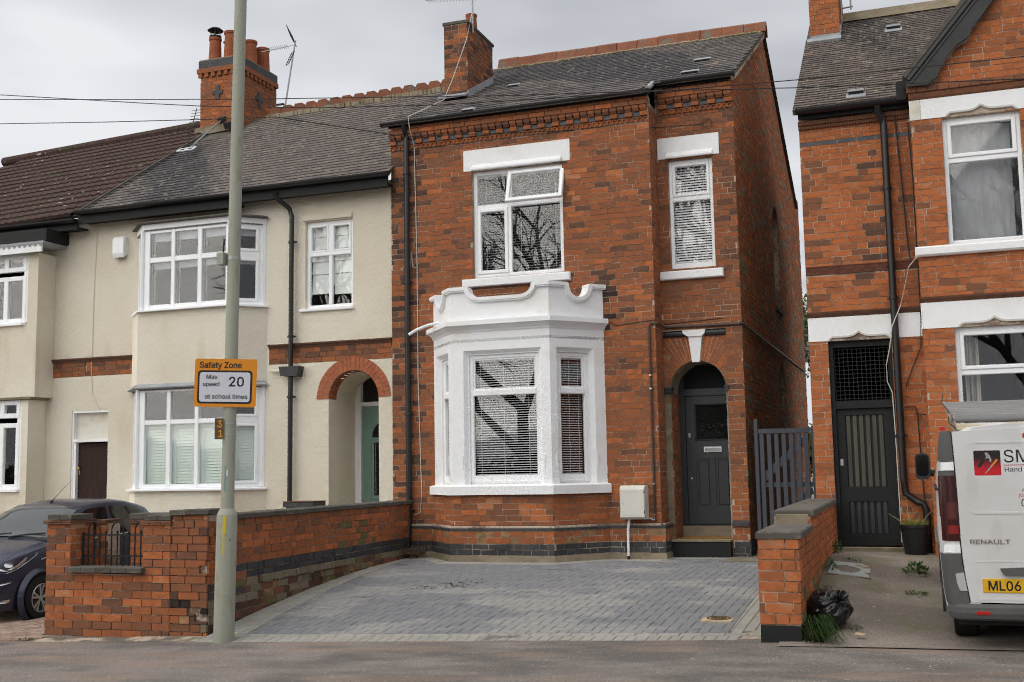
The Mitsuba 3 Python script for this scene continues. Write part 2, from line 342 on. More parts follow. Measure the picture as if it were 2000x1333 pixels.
# ---------------------------------------------------------------- naming
_count = {}
def numbered(key):
    k = _count.get(key, 0); _count[key] = k + 1
    return key if k == 0 else f'{key}_{k:03d}'
def tag(key, label=None, cat=None, group=None, kind=None):
    d = {k: v for k, v in (('label', label), ('category', cat), ('group', group), ('kind', kind)) if v}
    labels[key] = d
    return key
def thing(name, label, cat, group=None): return tag(numbered(name), label, cat, group)
def emit(key, m, bsdf, smooth=False):
    v, f, t = np.vstack(m.v) * S, np.vstack(m.f), np.vstack(m.t)
    if smooth is False or smooth is True:
        scene[key] = mikit.ply((v, f), bsdf, smooth=smooth, uv=t)
    else:
        scene[key] = mikit.ply((v, f), bsdf, smooth=smooth)
    return key
def part(parent, name, m, bsdf, smooth=False, label=None, kind=None):
    key = emit(numbered(parent + '__' + name), m, bsdf, smooth)
    if label or kind: tag(key, label, None, None, kind)
    return key
def solo(name, m, bsdf, label, cat, smooth=False, group=None):
    key = emit(numbered(name), m, bsdf, smooth); tag(key, label, cat, group); return key
def setting(name, m, bsdf, label=None, smooth=False):
    key = emit(numbered(name), m, bsdf, smooth); tag(key, label, None, None, 'structure'); return key

def project(p):
    c = (np.asarray(p, float) - EYE) @ CAM
    return 1000 + FOCAL * c[..., 0] / c[..., 2], 666.5 + FOCAL * c[..., 1] / c[..., 2]
def screen_area(pts):
    """Area in photo pixels of a quad given by its four corners; 0 outside the frame."""
    x, y = project(pts)
    if x.mean() < 0 or x.mean() > 2000 or y.mean() < 0 or y.mean() > 1333: return 0.0
    return 0.5 * abs(np.dot(x, np.roll(y, 1)) - np.dot(y, np.roll(x, 1)))

class Pieces:
    """Collects alike pieces of one thing; the 300 that show largest become parts, the rest one part of kind stuff."""
    def __init__(s): s.items = []
    def put(s, parent, m, bsdf, area, name=None): s.items.append((area, parent, m, bsdf, name))
    def flush(s, name, rest_parent, rest_name, rest_label, most=296):
        s.items.sort(key=lambda i: -i[0])
        rest = {}
        for k, (area, parent, m, bsdf, nm) in enumerate(s.items):
            if k < most and area > 0: part(parent, nm or name, m, bsdf)
            else: rest.setdefault(bsdf, M()).merge(m)
        for b, m in rest.items():
            part(rest_parent, rest_name if len(rest) == 1 or b != 'm_bluebrick' else 'dark_' + rest_name, m, b, label=rest_label, kind='stuff')

# ---------------------------------------------------------------- brickwork
C = 0.0763      # one course
JT = 0.0085     # joint
def brick_rects(region, seed, course=C, z0=0.0, L=0.233, pattern=('s', 's', 'h'), joint=JT, umin=None):
    """(polygon, plain?) of each brick that falls in the region (u, z)."""
    rnd = random.Random(seed); pr = shapely.prepared.prep(region)
    x0, y0, x1, y1 = region.bounds
    k0, k1 = math.floor((y0 - z0) / course), math.ceil((y1 - z0) / course)
    for k in range(k0, k1):
        a = z0 + k * course + joint / 2; b = a + course - joint
        if isinstance(pattern, str): seq = [L] if pattern == 'stretcher' else [L / 2]
        else: seq = [L if q == 's' else L / 2 for q in pattern]
        i = rnd.randrange(len(seq)) if len(seq) > 1 else 0
        u = (x0 if umin is None else umin) - (L * 0.5 * (k % 2) if len(seq) == 1 else rnd.random() * L)
        while u < x1:
            w = seq[i % len(seq)]; i += 1
            r = sg.box(u + joint / 2, a, u + w - joint / 2, b); u += w
            if pr.contains(r): yield r, True
            elif pr.intersects(r):
                q = r.intersection(region)
                for g in getattr(q, 'geoms', [q]):
                    if g.geom_type == 'Polygon' and g.area > 0.12 * r.area and (g.bounds[3] - g.bounds[1]) > 0.012:
                        yield g, abs(g.area - g.envelope.area) < 1e-6
def brick_mesh(g, plain, fr, tone, rnd, proud=0.006, back=-0.02, wear=0.0016):
    m = M(); h = proud + rnd.uniform(-0.0025, 0.0025); t = (tone, rnd.random())
    if plain:
        a, b, c, d = g.bounds; j = lambda: rnd.uniform(-wear, wear)
        hh = [h + rnd.uniform(-0.0015, 0.0015) for _ in range(4)]
        q = np.array([[a, b, back], [c, b, back], [a, d, back], [c, d, back], [a + j(), b + j(), hh[0]], [c + j(), b + j(), hh[1]], [a + j(), d + j(), hh[2]], [c + j(), d + j(), hh[3]]])
        m.add(fr.P(q), BOXF[2:], t)
    else: m.prism(g, back, h, fr, t, back=False)
    return m
def lay(pieces, parent, fr, region, tone, seed, bsdf='m_brick', **kw):
    rnd = random.Random(seed + 1000)
    if region.is_empty: return
    mk = {k: kw.pop(k) for k in ('proud', 'back', 'wear') if k in kw}
    force0 = kw.pop('hidden', False); nm = kw.pop('piece', None)
    for g, plain in brick_rects(region, seed, **kw):
        a, b, c, d = g.bounds
        tn = tone((a + c) / 2, (b + d) / 2, rnd)
        bs = bsdf
        if isinstance(tn, tuple): tn, bs = tn
        m = brick_mesh(g, plain, fr, tn, rnd, **mk)
        ar = 0.0 if force0 else screen_area(fr.P(np.array([[a, b, 0], [c, b, 0], [c, d, 0], [a, d, 0.0]])))
        pieces.put(parent, m, bs, ar, nm)
def wall_core(parent, name, fr, region, bsdf='m_mortar', h0=-0.11, h1=0.0):
    return part(parent, name, M().prism(region, h0, h1, fr), bsdf)

# ---------------------------------------------------------------- roof tiling
def lay_roof(pieces, parent, fr, region, tone, seed, w=0.15, gauge=0.17, thick=0.012, bsdf='m_slate', v0=0.0):
    """Courses of slates up the plane (u along the eave, v up the slope), each a thin wedge tilted over the one below."""
    rnd = random.Random(seed); x0, y0, x1, y1 = region.bounds; pr = shapely.prepared.prep(region)
    k = 0; v = y0 + v0
    while v < y1:
        u = x0 - (w / 2 if k % 2 else 0) - rnd.random() * 0.02
        while u < x1:
            g = sg.box(u + 0.002, v, u + w - 0.002, min(v + gauge * 1.25, y1)); u += w
            if not pr.intersects(g): continue
            q = g.intersection(region)
            if q.geom_type != 'Polygon' or q.area < 0.25 * g.area: continue
            a, b, c, d = q.bounds; rag = rnd.uniform(-0.006, 0.006); lift = rnd.uniform(0, 0.004)
            t = (tone((a + c) / 2, (b + d) / 2, rnd), rnd.random())
            top = thick * 1.3 + lift
            cs = np.array([[a, b + rag, 0], [c, b + rag, 0], [a, d, -0.010], [c, d, -0.010], [a, b + rag, top + rnd.uniform(0, 0.002)], [c, b + rag, top], [a, d, 0.0], [c, d, 0.0]])
            m = M().add(fr.P(cs), BOXF[2:], t)
            pieces.put(parent, m, bsdf, screen_area(fr.P(np.array([[a, b, 0], [c, b, 0], [c, min(d, b + gauge), 0], [a, min(d, b + gauge), 0.0]]))))
        v += gauge; k += 1

# ---------------------------------------------------------------- windows
def ring(m, fr, u0, u1, v0, v1, w, h0, h1, c=0.008):
    """Four members of a frame, butted, edges chamfered."""
    m.cbox(u0, u0 + w, v0, v1, h0, h1, c, fr=fr); m.cbox(u1 - w, u1, v0, v1, h0, h1, c, fr=fr)
    m.cbox(u0 + w, u1 - w, v0, v0 + w, h0, h1, c, fr=fr); m.cbox(u0 + w, u1 - w, v1 - w, v1, h0, h1, c, fr=fr)
def pane(parent, fr, u0, u1, v0, v1, h, bsdf='m_pane'):
    q = np.array([[u0, v0, h], [u1, v0, h], [u1, v1, h], [u0, v1, h]], float)
    part(parent, 'pane', M().add(fr.P(q), [[0, 1, 2], [0, 2, 3]]), bsdf)
def room(parent, fr, u0, u1, v0, v1, h0, depth, bsdf='m_room'):
    """The dim room behind a window: floor, ceiling, side and back walls, open to the window."""
    e = 0.25; a, b, c, d = u0 - e, u1 + e, v0 - e * 2.2, v1 + e
    m = M()
    f = lambda *q: m.add(fr.P(np.array(q, float)), [[0, 1, 2], [0, 2, 3]])
    k = h0 - depth
    f([a, c, k], [b, c, k], [b, d, k], [a, d, k]); f([a, c, h0], [b, c, h0], [b, c, k], [a, c, k]); f([a, d, h0], [a, d, k], [b, d, k], [b, d, h0])
    f([a, c, h0], [a, c, k], [a, d, k], [a, d, h0]); f([b, c, h0], [b, d, h0], [b, d, k], [b, c, k])
    # front returns, closing the gap between the room and the opening
    for g in ([[a, c], [b, c], [b, v0], [a, v0]], [[a, v1], [b, v1], [b, d], [a, d]], [[a, v0], [u0, v0], [u0, v1], [a, v1]], [[u1, v0], [b, v0], [b, v1], [u1, v1]]):
        f(*[[*q, h0] for q in g])
    part(parent, 'room', m, bsdf)
def venetian(parent, fr, u0, u1, v0, v1, h, pitch=0.031, depth=0.021, tilt=0.55, cords=(0.1, 0.5, 0.9), bsdf='m_blind'):
    m = M(); v = v1 - 0.03
    m.box(u0, u1, v1 - 0.03, v1, h - 0.014, h + 0.014, fr=fr)
    cs, sn = math.cos(tilt) * depth / 2, math.sin(tilt) * depth / 2
    while v > v0 + 0.02:
        v -= pitch
        q = [[u0, v - sn, h + cs], [u1, v - sn, h + cs], [u1, v + 0.002, h], [u0, v + 0.002, h], [u1, v + sn, h - cs], [u0, v + sn, h - cs]]
        m.add(fr.P(np.array(q)), [[0, 1, 2], [0, 2, 3], [3, 2, 4], [3, 4, 5]])
    for c in cords:
        u = u0 + (u1 - u0) * c
        m.box(u - 0.0015, u + 0.0015, v, v1, h + cs, h + cs + 0.002, fr=fr)
    m.box(u0, u1, v - pitch * 0.6, v - pitch * 0.25, h - 0.01, h + 0.01, fr=fr)
    part(parent, 'venetian_blind', m, bsdf, kind='stuff', label='white venetian blind of many thin slats')
# ================================================================ THE SETTING: ground
def z_pave(x, y):
    base = np.where(x < -1.1, 0.215 + 0.0345 * (x + 1.1), 0.215 + 0.012 * (x + 1.1))
    base = np.maximum(base, -0.28)
    fall = np.where(y < 4.2, 0.02 * (4.2 - 9.4) - 0.10, 0.02 * (np.minimum(y, 9.4) - 9.4))
    return base + fall
def z_drive(x, y):
    t = np.clip((y - 9.38) / 5.2, 0, 1)
    zf = z_pave(x, 9.38)
    return zf + (0.395 - zf) * (1 - (1 - t) ** 1.9)
def z_right(x, y):
    t = np.clip((y - 9.75) / 4.0, 0, 1)
    near = z_pave(x, 9.4) + 0.02 * np.clip(y - 9.1, 0, 0.65)
    hump = 0.13 * np.exp(-((x + 1.0) / 0.55) ** 2) * np.clip((y - 9.5) / 1.2, 0, 1) * np.clip((14.6 - y) / 2.5, 0, 1)
    return near + (0.53 - near) * (t * t * (3 - 2 * t)) ** 0.9 + hump
def z_left(x, y):
    t = np.clip((y - 9.6) / 5.0, 0, 1)
    zf = z_pave(x, 9.4)
    return zf - 0.004 + 0.03 * np.clip((y - 9.42) / 0.25, 0, 1) + 0.13 * t
def sheet(xs, ys, zfn, drop=None):
    X, Y = np.meshgrid(xs, ys); Z = zfn(X, Y)
    v = np.c_[X.ravel(), Y.ravel(), Z.ravel()]; n = len(xs)
    i, j = np.meshgrid(np.arange(len(ys) - 1), np.arange(n - 1), indexing='ij'); a = (i * n + j).ravel()
    return M().add(v, np.c_[a, a + 1, a + n + 1, a + n])
WALL_L = lambda y: -6.60 - 0.0605 * (np.asarray(y, float) - 9.6)      # the face of the left boundary wall
WALL_R = lambda y: -0.989 - 0.0200 * (np.asarray(y, float) - 9.25)    # right face of the right boundary wall

m = M(); g = 1500.0
far = np.r_[-g, -300, -80, np.linspace(-40, 40, 41), 80, 300, g]
setting('ground', sheet(far, far + 10, lambda x, y: np.where(np.hypot(x, y - 10) < 60, -0.55, -0.6)), 'm_concrete')
setting('road', sheet(np.linspace(-60, 60, 61), np.linspace(-6, 4.2, 8), lambda x, y: z_pave(x, np.full_like(y, 4.0)) - 0.02 * (4.2 - y) * 0.4), 'm_tarmac')
setting('pavement', sheet(np.r_[np.linspace(-60, -14, 12), np.linspace(-13, 6, 96), np.linspace(7, 60, 12)], np.linspace(4.2, 9.42, 30),
        lambda x, y: z_pave(x, y) + 0.005 * (meshkit.fbm(np.stack([x * 1.3, y * 1.6, 0 * x], -1), 3) - 0.5)), 'm_tarmac', 'worn grey brown tarmac pavement with pale scuffs', smooth=True)
# kerb stones along the road edge, behind the viewer's feet
m = M()
for k in range(-26, 14):
    x = k * 0.84; m.cbox(x + 0.004, x + 0.836, 4.06, 4.2, z_pave(x, 4.0) - 0.1, z_pave(x, 4.21), 0.012)
setting('kerb', m, 'm_plinthstone')

# the strip of neighbours' drive on the left (brick paved) and the concrete drive on the right
setting('left_driveway', sheet(np.linspace(-30, -6.7, 60), np.linspace(9.42, 15.05, 24), z_left), 'm_sand')
pm = Pieces(); rnd = random.Random(5)
for r in range(0, 22):
    y = 9.44 + r * 0.098
    x = -10.6 - (0.1 if r % 2 else 0)
    while x < -8.62:
        q = np.array([[a, b, 0.0] for a, b in ((x + .003, y + .003), (x + .194, y + .003), (x + .194, y + .094), (x + .003, y + .094))])
        q[:, 2] = z_left(q[:, 0], q[:, 1]) + 0.012 + rnd.uniform(-.002, .002)
        lo = q.copy(); lo[:, 2] -= 0.03
        mm = M().add(np.vstack([lo, q]), [[4, 5, 6, 7], [0, 1, 5, 4], [1, 2, 6, 5], [2, 3, 7, 6], [3, 0, 4, 7]], (rnd.uniform(0.2, 0.9), rnd.random()))
        pm.put('left_driveway', mm, 'm_leftpaver', screen_area(q)); x += 0.2
pm.flush('paving_brick', 'left_driveway', 'paving_bricks', 'worn brown brick paving of the left drive', 280)

setting('right_driveway', sheet(np.linspace(-1.16, 7, 84), np.linspace(9.05, 14.75, 60), lambda x, y: z_right(x, y) + 0.004 * np.clip((y - 9.0) * 5, 0, 1) + 0.008 * (meshkit.fbm(np.stack([x * 2, y * 2, 0 * x], -1), 3) - 0.5)), 'm_concrete',
        'cracked brown concrete drive with moss in its joints', smooth=True)
setting('passage_floor', sheet(np.linspace(-2.5, -1.1, 6), np.linspace(14.6, 32, 20), lambda x, y: 0 * x + 0.40), 'm_concrete')

# ---- the block paved drive of the red brick house
def drive_poly():
    ys = np.linspace(9.36, 15.5, 30)
    left = [(float(WALL_L(y)) + 0.02, y) for y in ys if y < 14.95]
    right = [(float(WALL_R(y)) - 0.31, y) for y in ys if y > 9.36]
    return left, right
left, right = drive_poly()
bay_base = [(-7.3, 14.94), (-6.6, 14.94), (-6.03, 14.25), (-4.58, 14.25), (-4.01, 14.94), (-3.28, 14.94), (-3.28, 15.42), (-2.2, 15.42)]
DRIVE = sg.Polygon([left[0], (right[0][0], 9.36)] + [q for q in right if q[1] <= 15.42] + [(-1.4, 15.44), (-2.2, 15.44)] + bay_base[::-1][1:] + [left[-1]] + left[::-1]).buffer(0)
m = M()
v2, f2 = trimesh.creation.triangulate_polygon(DRIVE.segmentize(0.3), engine='earcut')
XS = np.linspace(-7.4, -1.2, 60); YS = np.linspace(9.36, 15.6, 60)
setting('driveway', sheet(XS, YS, lambda x, y: z_drive(x, y) - 0.007), 'm_sand', 'charcoal block paved drive with a paler border and sand in its joints')
pv = Pieces(); rnd = random.Random(11)
PW, PL = 0.0935, 0.187
inner = sg.Polygon([(float(WALL_L(9.64)) + .42, 9.64), (-1.62, 9.64), (-1.70, 14.6), (-2.2, 15.1), (-3.2, 15.0), (-3.3, 14.62), (-4.0, 14.62), (-4.5, 13.95), (-6.1, 13.95), (-6.5, 14.5), (-6.75, 14.4)]).intersection(DRIVE)
def paver(poly, tone):
    for gq in getattr(poly, 'geoms', [poly]):
        if gq.geom_type != 'Polygon' or gq.area < 0.0015: continue
        gq = gq.buffer(-0.0030, join_style=2)
        if gq.is_empty or gq.geom_type != 'Polygon': continue
        c = np.array(sg.polygon.orient(gq).exterior.coords)[:-1]; k = len(c)
        lift = rnd.uniform(-0.0015, 0.0015)
        z = z_drive(c[:, 0], c[:, 1]) + lift
        ce = c.mean(0); ins = ce + (c - ce) * 0.955
        v = np.vstack([np.c_[c, z - 0.03], np.c_[c, z - 0.004], np.c_[ins, z]]); i = np.arange(k); j = (i + 1) % k
        f = np.vstack([np.c_[i, j, j + k, i + k], np.c_[i + k, j + k, j + 2 * k, i + 2 * k]])
        f = np.vstack([f[:, [0, 1, 2]], f[:, [0, 2, 3]], [[2 * k, 2 * k + q, 2 * k + q + 1] for q in range(1, k - 1)]])
        mm = M().add(v, f, (tone, rnd.random()))
        b = gq.bounds; zz = float(z.mean())
        pv.put('driveway', mm, 'm_paver', screen_area(np.array([[b[0], b[1], zz], [b[2], b[1], zz], [b[2], b[3], zz], [b[0], b[3], zz]])))
pin = shapely.prepared.prep(inner)
for i in range(-10, 75):
    for j in range(-10, 80):
        r = (i - j) % 4
        x, y = -7.4 + i * PW, 9.3 + j * PW
        if r == 0: q = sg.box(x, y, x + PL, y + PW)
        elif r == 3: q = sg.box(x, y, x + PW, y + PL)
        else: continue
        if pin.intersects(q): paver(q if pin.contains(q) else q.intersection(inner), rnd.uniform(0.05, 0.9))
border = DRIVE.difference(inner.buffer(0.0005))
zone_front = border.intersection(sg.box(-8, 9.3, -1.0, 9.64))
for k in range(0, 62):
    paver(sg.box(-7.3 + k * PW, 9.36, -7.3 + (k + 1) * PW, 9.36 + PL).intersection(zone_front), rnd.uniform(1.1, 1.9))
for k in range(0, 32):
    paver(sg.box(-7.3 + k * PL + .05, 9.36 + PL, -7.3 + (k + 1) * PL + .05, 9.64).intersection(zone_front), rnd.uniform(1.1, 1.9))
rest = border.difference(sg.box(-8, 9.3, -1.0, 9.64))
for j in range(0, 34):
    for i in range(0, 70):
        paver(sg.box(-7.4 + i * PW, 9.64 + j * PL + (PL / 2 if i % 2 else 0), -7.4 + (i + 1) * PW, 9.64 + (j + 1) * PL + (PL / 2 if i % 2 else 0)).intersection(rest), rnd.uniform(1.05, 1.75))
pv.flush('paver', 'driveway', 'paving_blocks', 'further paving blocks towards the house')
# ================================================================ THE RED BRICK HOUSE
H = thing('red_brick_house', 'detached red brick house with white stone bay window and arched front door', 'house')
FY, RY = 15.0, 15.42
XL, XC, XR = -7.21, -3.34, -2.26
fF, fR = wallfr(0, FY, 1, FY), wallfr(0, RY, 1, RY)
fRet = wallfr(XC, FY, XC, FY + 1)            # return of the projecting front (faces right)
fSide = wallfr(XR, RY, XR, RY + 1)           # right side wall; u = y - RY
HB = Pieces()
def tone_house(u, z, r, base=0.82):
    t = r.gauss(base + .06, 0.15)
    if r.random() < 0.10: t = r.uniform(0.1, 0.45)
    return min(t, 1.25)
def tone_front(u, z, r):
    t = tone_house(u, z, r)
    # damp grime on the strip by the downpipe, over the bay and under the sill, as on the photograph's bricks
    if u < -6.72 and r.random() < 0.42 * (1.0 if z > 1.2 else 0.5): t = r.uniform(-0.45, 0.3)
    if 3.4 < z < 4.3 and -4.1 < u < -3.9 and r.random() < 0.6: t = r.uniform(-0.7, 0.1)
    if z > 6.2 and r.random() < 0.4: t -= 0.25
    if -4.55 < u < -4.3 and 5.3 < z < 5.83 and r.random() < .5: t = 1.35
    return t
WIN_U = sg.box(-5.94, 4.29, -4.585, 5.84); LIN_U = sg.box(-6.062, 5.845, -4.468, 6.152); SILL_U = sg.box(-6.085, 4.15, -4.49, 4.28)
front = sg.box(XL, 0.86, XC, 6.27).difference(unary_union([WIN_U, LIN_U, SILL_U, sg.box(-6.53, 0, -4.08, 3.60)]))
wall_core(H, 'wall', fF, sg.box(XL, 0.30, XC, 6.62).difference(unary_union([WIN_U, sg.box(-6.2, 1.3, -4.3, 3.3)])))
W = H + '__wall'
lay(HB, W, fF, front, tone_front, 21)
# recess over the door, its pier, and the return
WIN_N = sg.box(-3.187, 4.28, -2.572, 5.805); LIN_N = sg.box(-3.322, 5.83, -2.468, 6.126); SILL_N = sg.box(-3.335, 4.123, -2.463, 4.25)
ARCHP = sg.box(XC, 0.3, -2.475, 3.425)
rec = sg.box(XC, 0.60, XR, 6.47).difference(unary_union([WIN_N, LIN_N, SILL_N, ARCHP]))
wall_core(H, 'recess_wall', fR, sg.box(XC, 0.30, XR, 6.95).difference(unary_union([WIN_N, ARCHP])))
def tone_rec(u, z, r):
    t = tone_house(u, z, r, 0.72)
    if u > -2.47 and z > 4.2 and r.random() < 0.55: t = r.uniform(0.12, 0.45)      # the dark toothed quoin on the right
    if z < 1.35 and u > -2.48: t = r.uniform(0.85, 1.15)
    return t
lay(HB, W, fR, rec.difference(sg.box(-2.49, 0.795, XR, 0.87)), tone_rec, 22)
wall_core(H, 'return_wall', fRet, sg.box(0, 0.3, RY - FY, 6.55))
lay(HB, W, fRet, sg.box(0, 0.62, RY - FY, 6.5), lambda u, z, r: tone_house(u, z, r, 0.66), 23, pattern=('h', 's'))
# side wall with its gable and two arched windows
gable = sg.Polygon([(0, 0.30), (0, 6.93), (3.58, 8.80), (7.2, 6.98), (8.5, 6.98), (8.5, 0.30)])
SW1 = sg.box(3.9, 4.22, 4.75, 5.55).union(sg.Point(4.325, 5.55).buffer(0.425, 16)); SW2 = sg.box(3.9, 1.55, 4.75, 2.85).union(sg.Point(4.325, 2.85).buffer(0.425, 16))
side = gable.difference(SW1.union(SW2))
wall_core(H, 'side_wall', fSide, side)
def tone_side(u, z, r):
    t = r.gauss(0.82, 0.2)
    if r.random() < 0.25: t = r.uniform(2.4, 3.0)
    if z > 6.2 and r.random() < .5: t = r.uniform(.7, 1.1)
    return t
lay(HB, W, fSide, side.difference(sg.box(-1, 0, 9, 0.60)), tone_side, 24, hidden=True)
for k, sw in enumerate((SW1, SW2)):
    z0, z1 = sw.bounds[1], sw.bounds[3]
    fw = wallfr(XR - 0.10, RY + 3.9, XR - 0.10, RY + 5)
    wkey = numbered(H + '__side_window'); mm = M()
    q = sa.translate(sw, -3.9, 0); mm.prism(q.difference(q.buffer(-0.05)), -0.05, 0.0, fw); mm.box(0.05, 0.80, (z0 + z1) / 2 - 0.05, (z0 + z1) / 2, -0.04, -0.005, fr=fw)
    emit(wkey, mm, 'm_upvc'); part(wkey, 'pane', M().prism(q.buffer(-0.05), -0.03, -0.03, fw, back=False), 'm_tint')
    part(wkey, 'sill', M().box(-0.05, 0.9, z0 - 0.07, z0, -0.08, 0.14, fr=fw), 'm_coping')
    mm = M()
    ra = math.pi / 15
    for i in range(15):
        a0, a1 = i * ra, (i + 1) * ra - 0.02
        mm.prism([(4.325 + math.cos(a) * rr, z1 - 0.425 + math.sin(a) * rr) for rr, a in ((.43, a0), (.53, a0), (.53, a1), (.43, a1))], -0.02, 0.011, fSide, (0.5, i / 15))
    part(wkey, 'arch', mm, 'm_brick')
# back and left shells so that the house is closed
part(H, 'back_wall', M().box(XL, XR - 0.115, 23.7, 23.8, 0.3, 6.9).prism([(FY + .12, .3), (FY + .12, 6.62), (18.95, 8.68), (23.6, 6.5), (23.6, .3)], XL, XL + .1, Fr([0, 0, 0], [0, 1, 0], [0, 0, 1], [1, 0, 0])), 'm_mortar')

# ---- plinth: splayed blue bricks, red course pair, blue course pair, stone footing, following the bay
BASE = [(XL, FY), (-6.56, FY), (-6.0, 14.33), (-4.61, 14.33), (-4.045, FY), (XC, FY), (XC, RY)]
PB = H + '__plinth'
emit(PB, M().sweep(BASE, [(-0.05, 0.25), (0.062, 0.25), (0.062, 0.855), (-0.05, 0.855)]), 'm_mortar')
part(PB, 'footing', M().sweep(BASE, [(0, 0.28), (0.085, 0.28), (0.082, 0.40), (0.072, 0.474), (0, 0.476)]), 'm_plinthstone', label='pale mossy stone footing under the blue bricks')
def along(path, fn, o):
    pts = offset_path(path, o)
    for a, b in zip(pts, pts[1:]): fn(wallfr(a[0], a[1], b[0], b[1]), float(np.hypot(*(b - a))))
rnd = random.Random(3)
def blue_rows(fr, L):
    lay(HB, PB, fr, sg.box(0, 0.476, L, 0.624), lambda u, z, r: (r.random(), 'm_bluebrick'), rnd.randrange(9999), z0=0.476, course=0.074, pattern=('s', 'h'), proud=0.004, piece='blue_brick')
    lay(HB, PB, fr, sg.box(0, 0.624, L, 0.790), lambda u, z, r: r.uniform(0.65, 1.15) if r.random() < .8 else 1.75, rnd.randrange(9999), z0=0.624, course=0.083, pattern=('h', 's', 'h'), proud=0.004)
def splay_rows(fr, L):
    n = max(1, round(L / 0.236)); w = L / n
    for i in range(n):
        q = np.array([[i * w + .004, .793, -.06], [(i + 1) * w - .004, .793, -.06], [i * w + .004, .862, -.06], [(i + 1) * w - .004, .862, -.06],
                      [i * w + .004, .793, .006], [(i + 1) * w - .004, .793, .006], [i * w + .004, .862, -.058], [(i + 1) * w - .004, .862, -.058]])
        q[4:6, 1] = .793; qq = np.vstack([q, [[i * w + .004, .822, .006], [(i + 1) * w - .004, .822, .006]]])
        mm = M().add(fr.P(qq), np.array([[4, 5, 9], [4, 9, 8], [8, 9, 7], [8, 7, 6], [0, 1, 5], [0, 5, 4], [0, 4, 8], [0, 8, 6], [1, 9, 5], [1, 7, 9]]), (rnd.random(), rnd.random()))
        HB.put(PB, mm, 'm_bluebrick', screen_area(fr.P(np.array([[i * w, .79, 0], [(i + 1) * w, .79, 0], [(i + 1) * w, .86, 0], [i * w, .86, 0.]]))) + 400, 'blue_brick')
along(BASE, blue_rows, 0.062); along(BASE, splay_rows, 0.068)
for uu in (-5.30, -3.72):     # air bricks with their rows of holes
    fa = wallfr(0, 14.262 if uu < -5 else 14.932, 1, 14.262 if uu < -5 else 14.932); y0 = .552
    ab = part(H, 'air_brick', M().box(uu - .115, uu + .115, y0, y0 + .066, -.02, .008, fr=fa), 'm_bluebrick')
    mm = M()
    for i in range(6):
        for j in range(2): mm.box(uu - .1 + i * .036 + j * .012, uu - .1 + i * .036 + j * .012 + .016, y0 + .012 + j * .026, y0 + .028 + j * .026, .006, .0095, fr=fa)
    part(ab, 'hole', mm, 'm_seal', kind='stuff')
lay(HB, W, wallfr(-6.56, FY, -6.0, 14.33), sg.box(0, .86, .876, 1.272), lambda u, z, r: r.uniform(.8, 1.15), 31)
lay(HB, W, wallfr(-6.0, 14.33, -4.61, 14.33), sg.box(0, .86, 1.39, 1.272), lambda u, z, r: r.uniform(.6, 1.35) if r.random() < .7 else .4, 32)
lay(HB, W, wallfr(-4.61, 14.33, -4.045, FY), sg.box(0, .86, .876, 1.272), lambda u, z, r: r.uniform(.6, 1.2), 33)
part(H, 'bay_base', M().sweep(BASE[1:5], [(-0.1, .7), (0, .7), (0, 1.28), (-0.1, 1.28)]), 'm_mortar')
# right pier's blue courses
fPier = wallfr(-2.478, RY - .006, XR, RY - .006)
lay(HB, PB, fPier, sg.box(0, .36, .215, .60), lambda u, z, r: (r.random(), 'm_bluebrick'), 35, z0=.36, course=.08, pattern=('s', 'h'), piece='blue_brick')
lay(HB, PB, wallfr(XR + .006, RY, XR + .006, RY + 1), sg.box(0, .36, 8.2, .60), lambda u, z, r: (r.random(), 'm_bluebrick'), 36, z0=.36, course=.08, piece='blue_brick', hidden=True)
part(PB, 'blue_brick', M().prism([(0, .795), (.05, .795), (.05, .83), (0, .868)], -2.482, -2.262, Fr([0, RY, 0], [0, -1, 0], [0, 0, 1], [1, 0, 0]), (0.6, .3)), 'm_bluebrick')

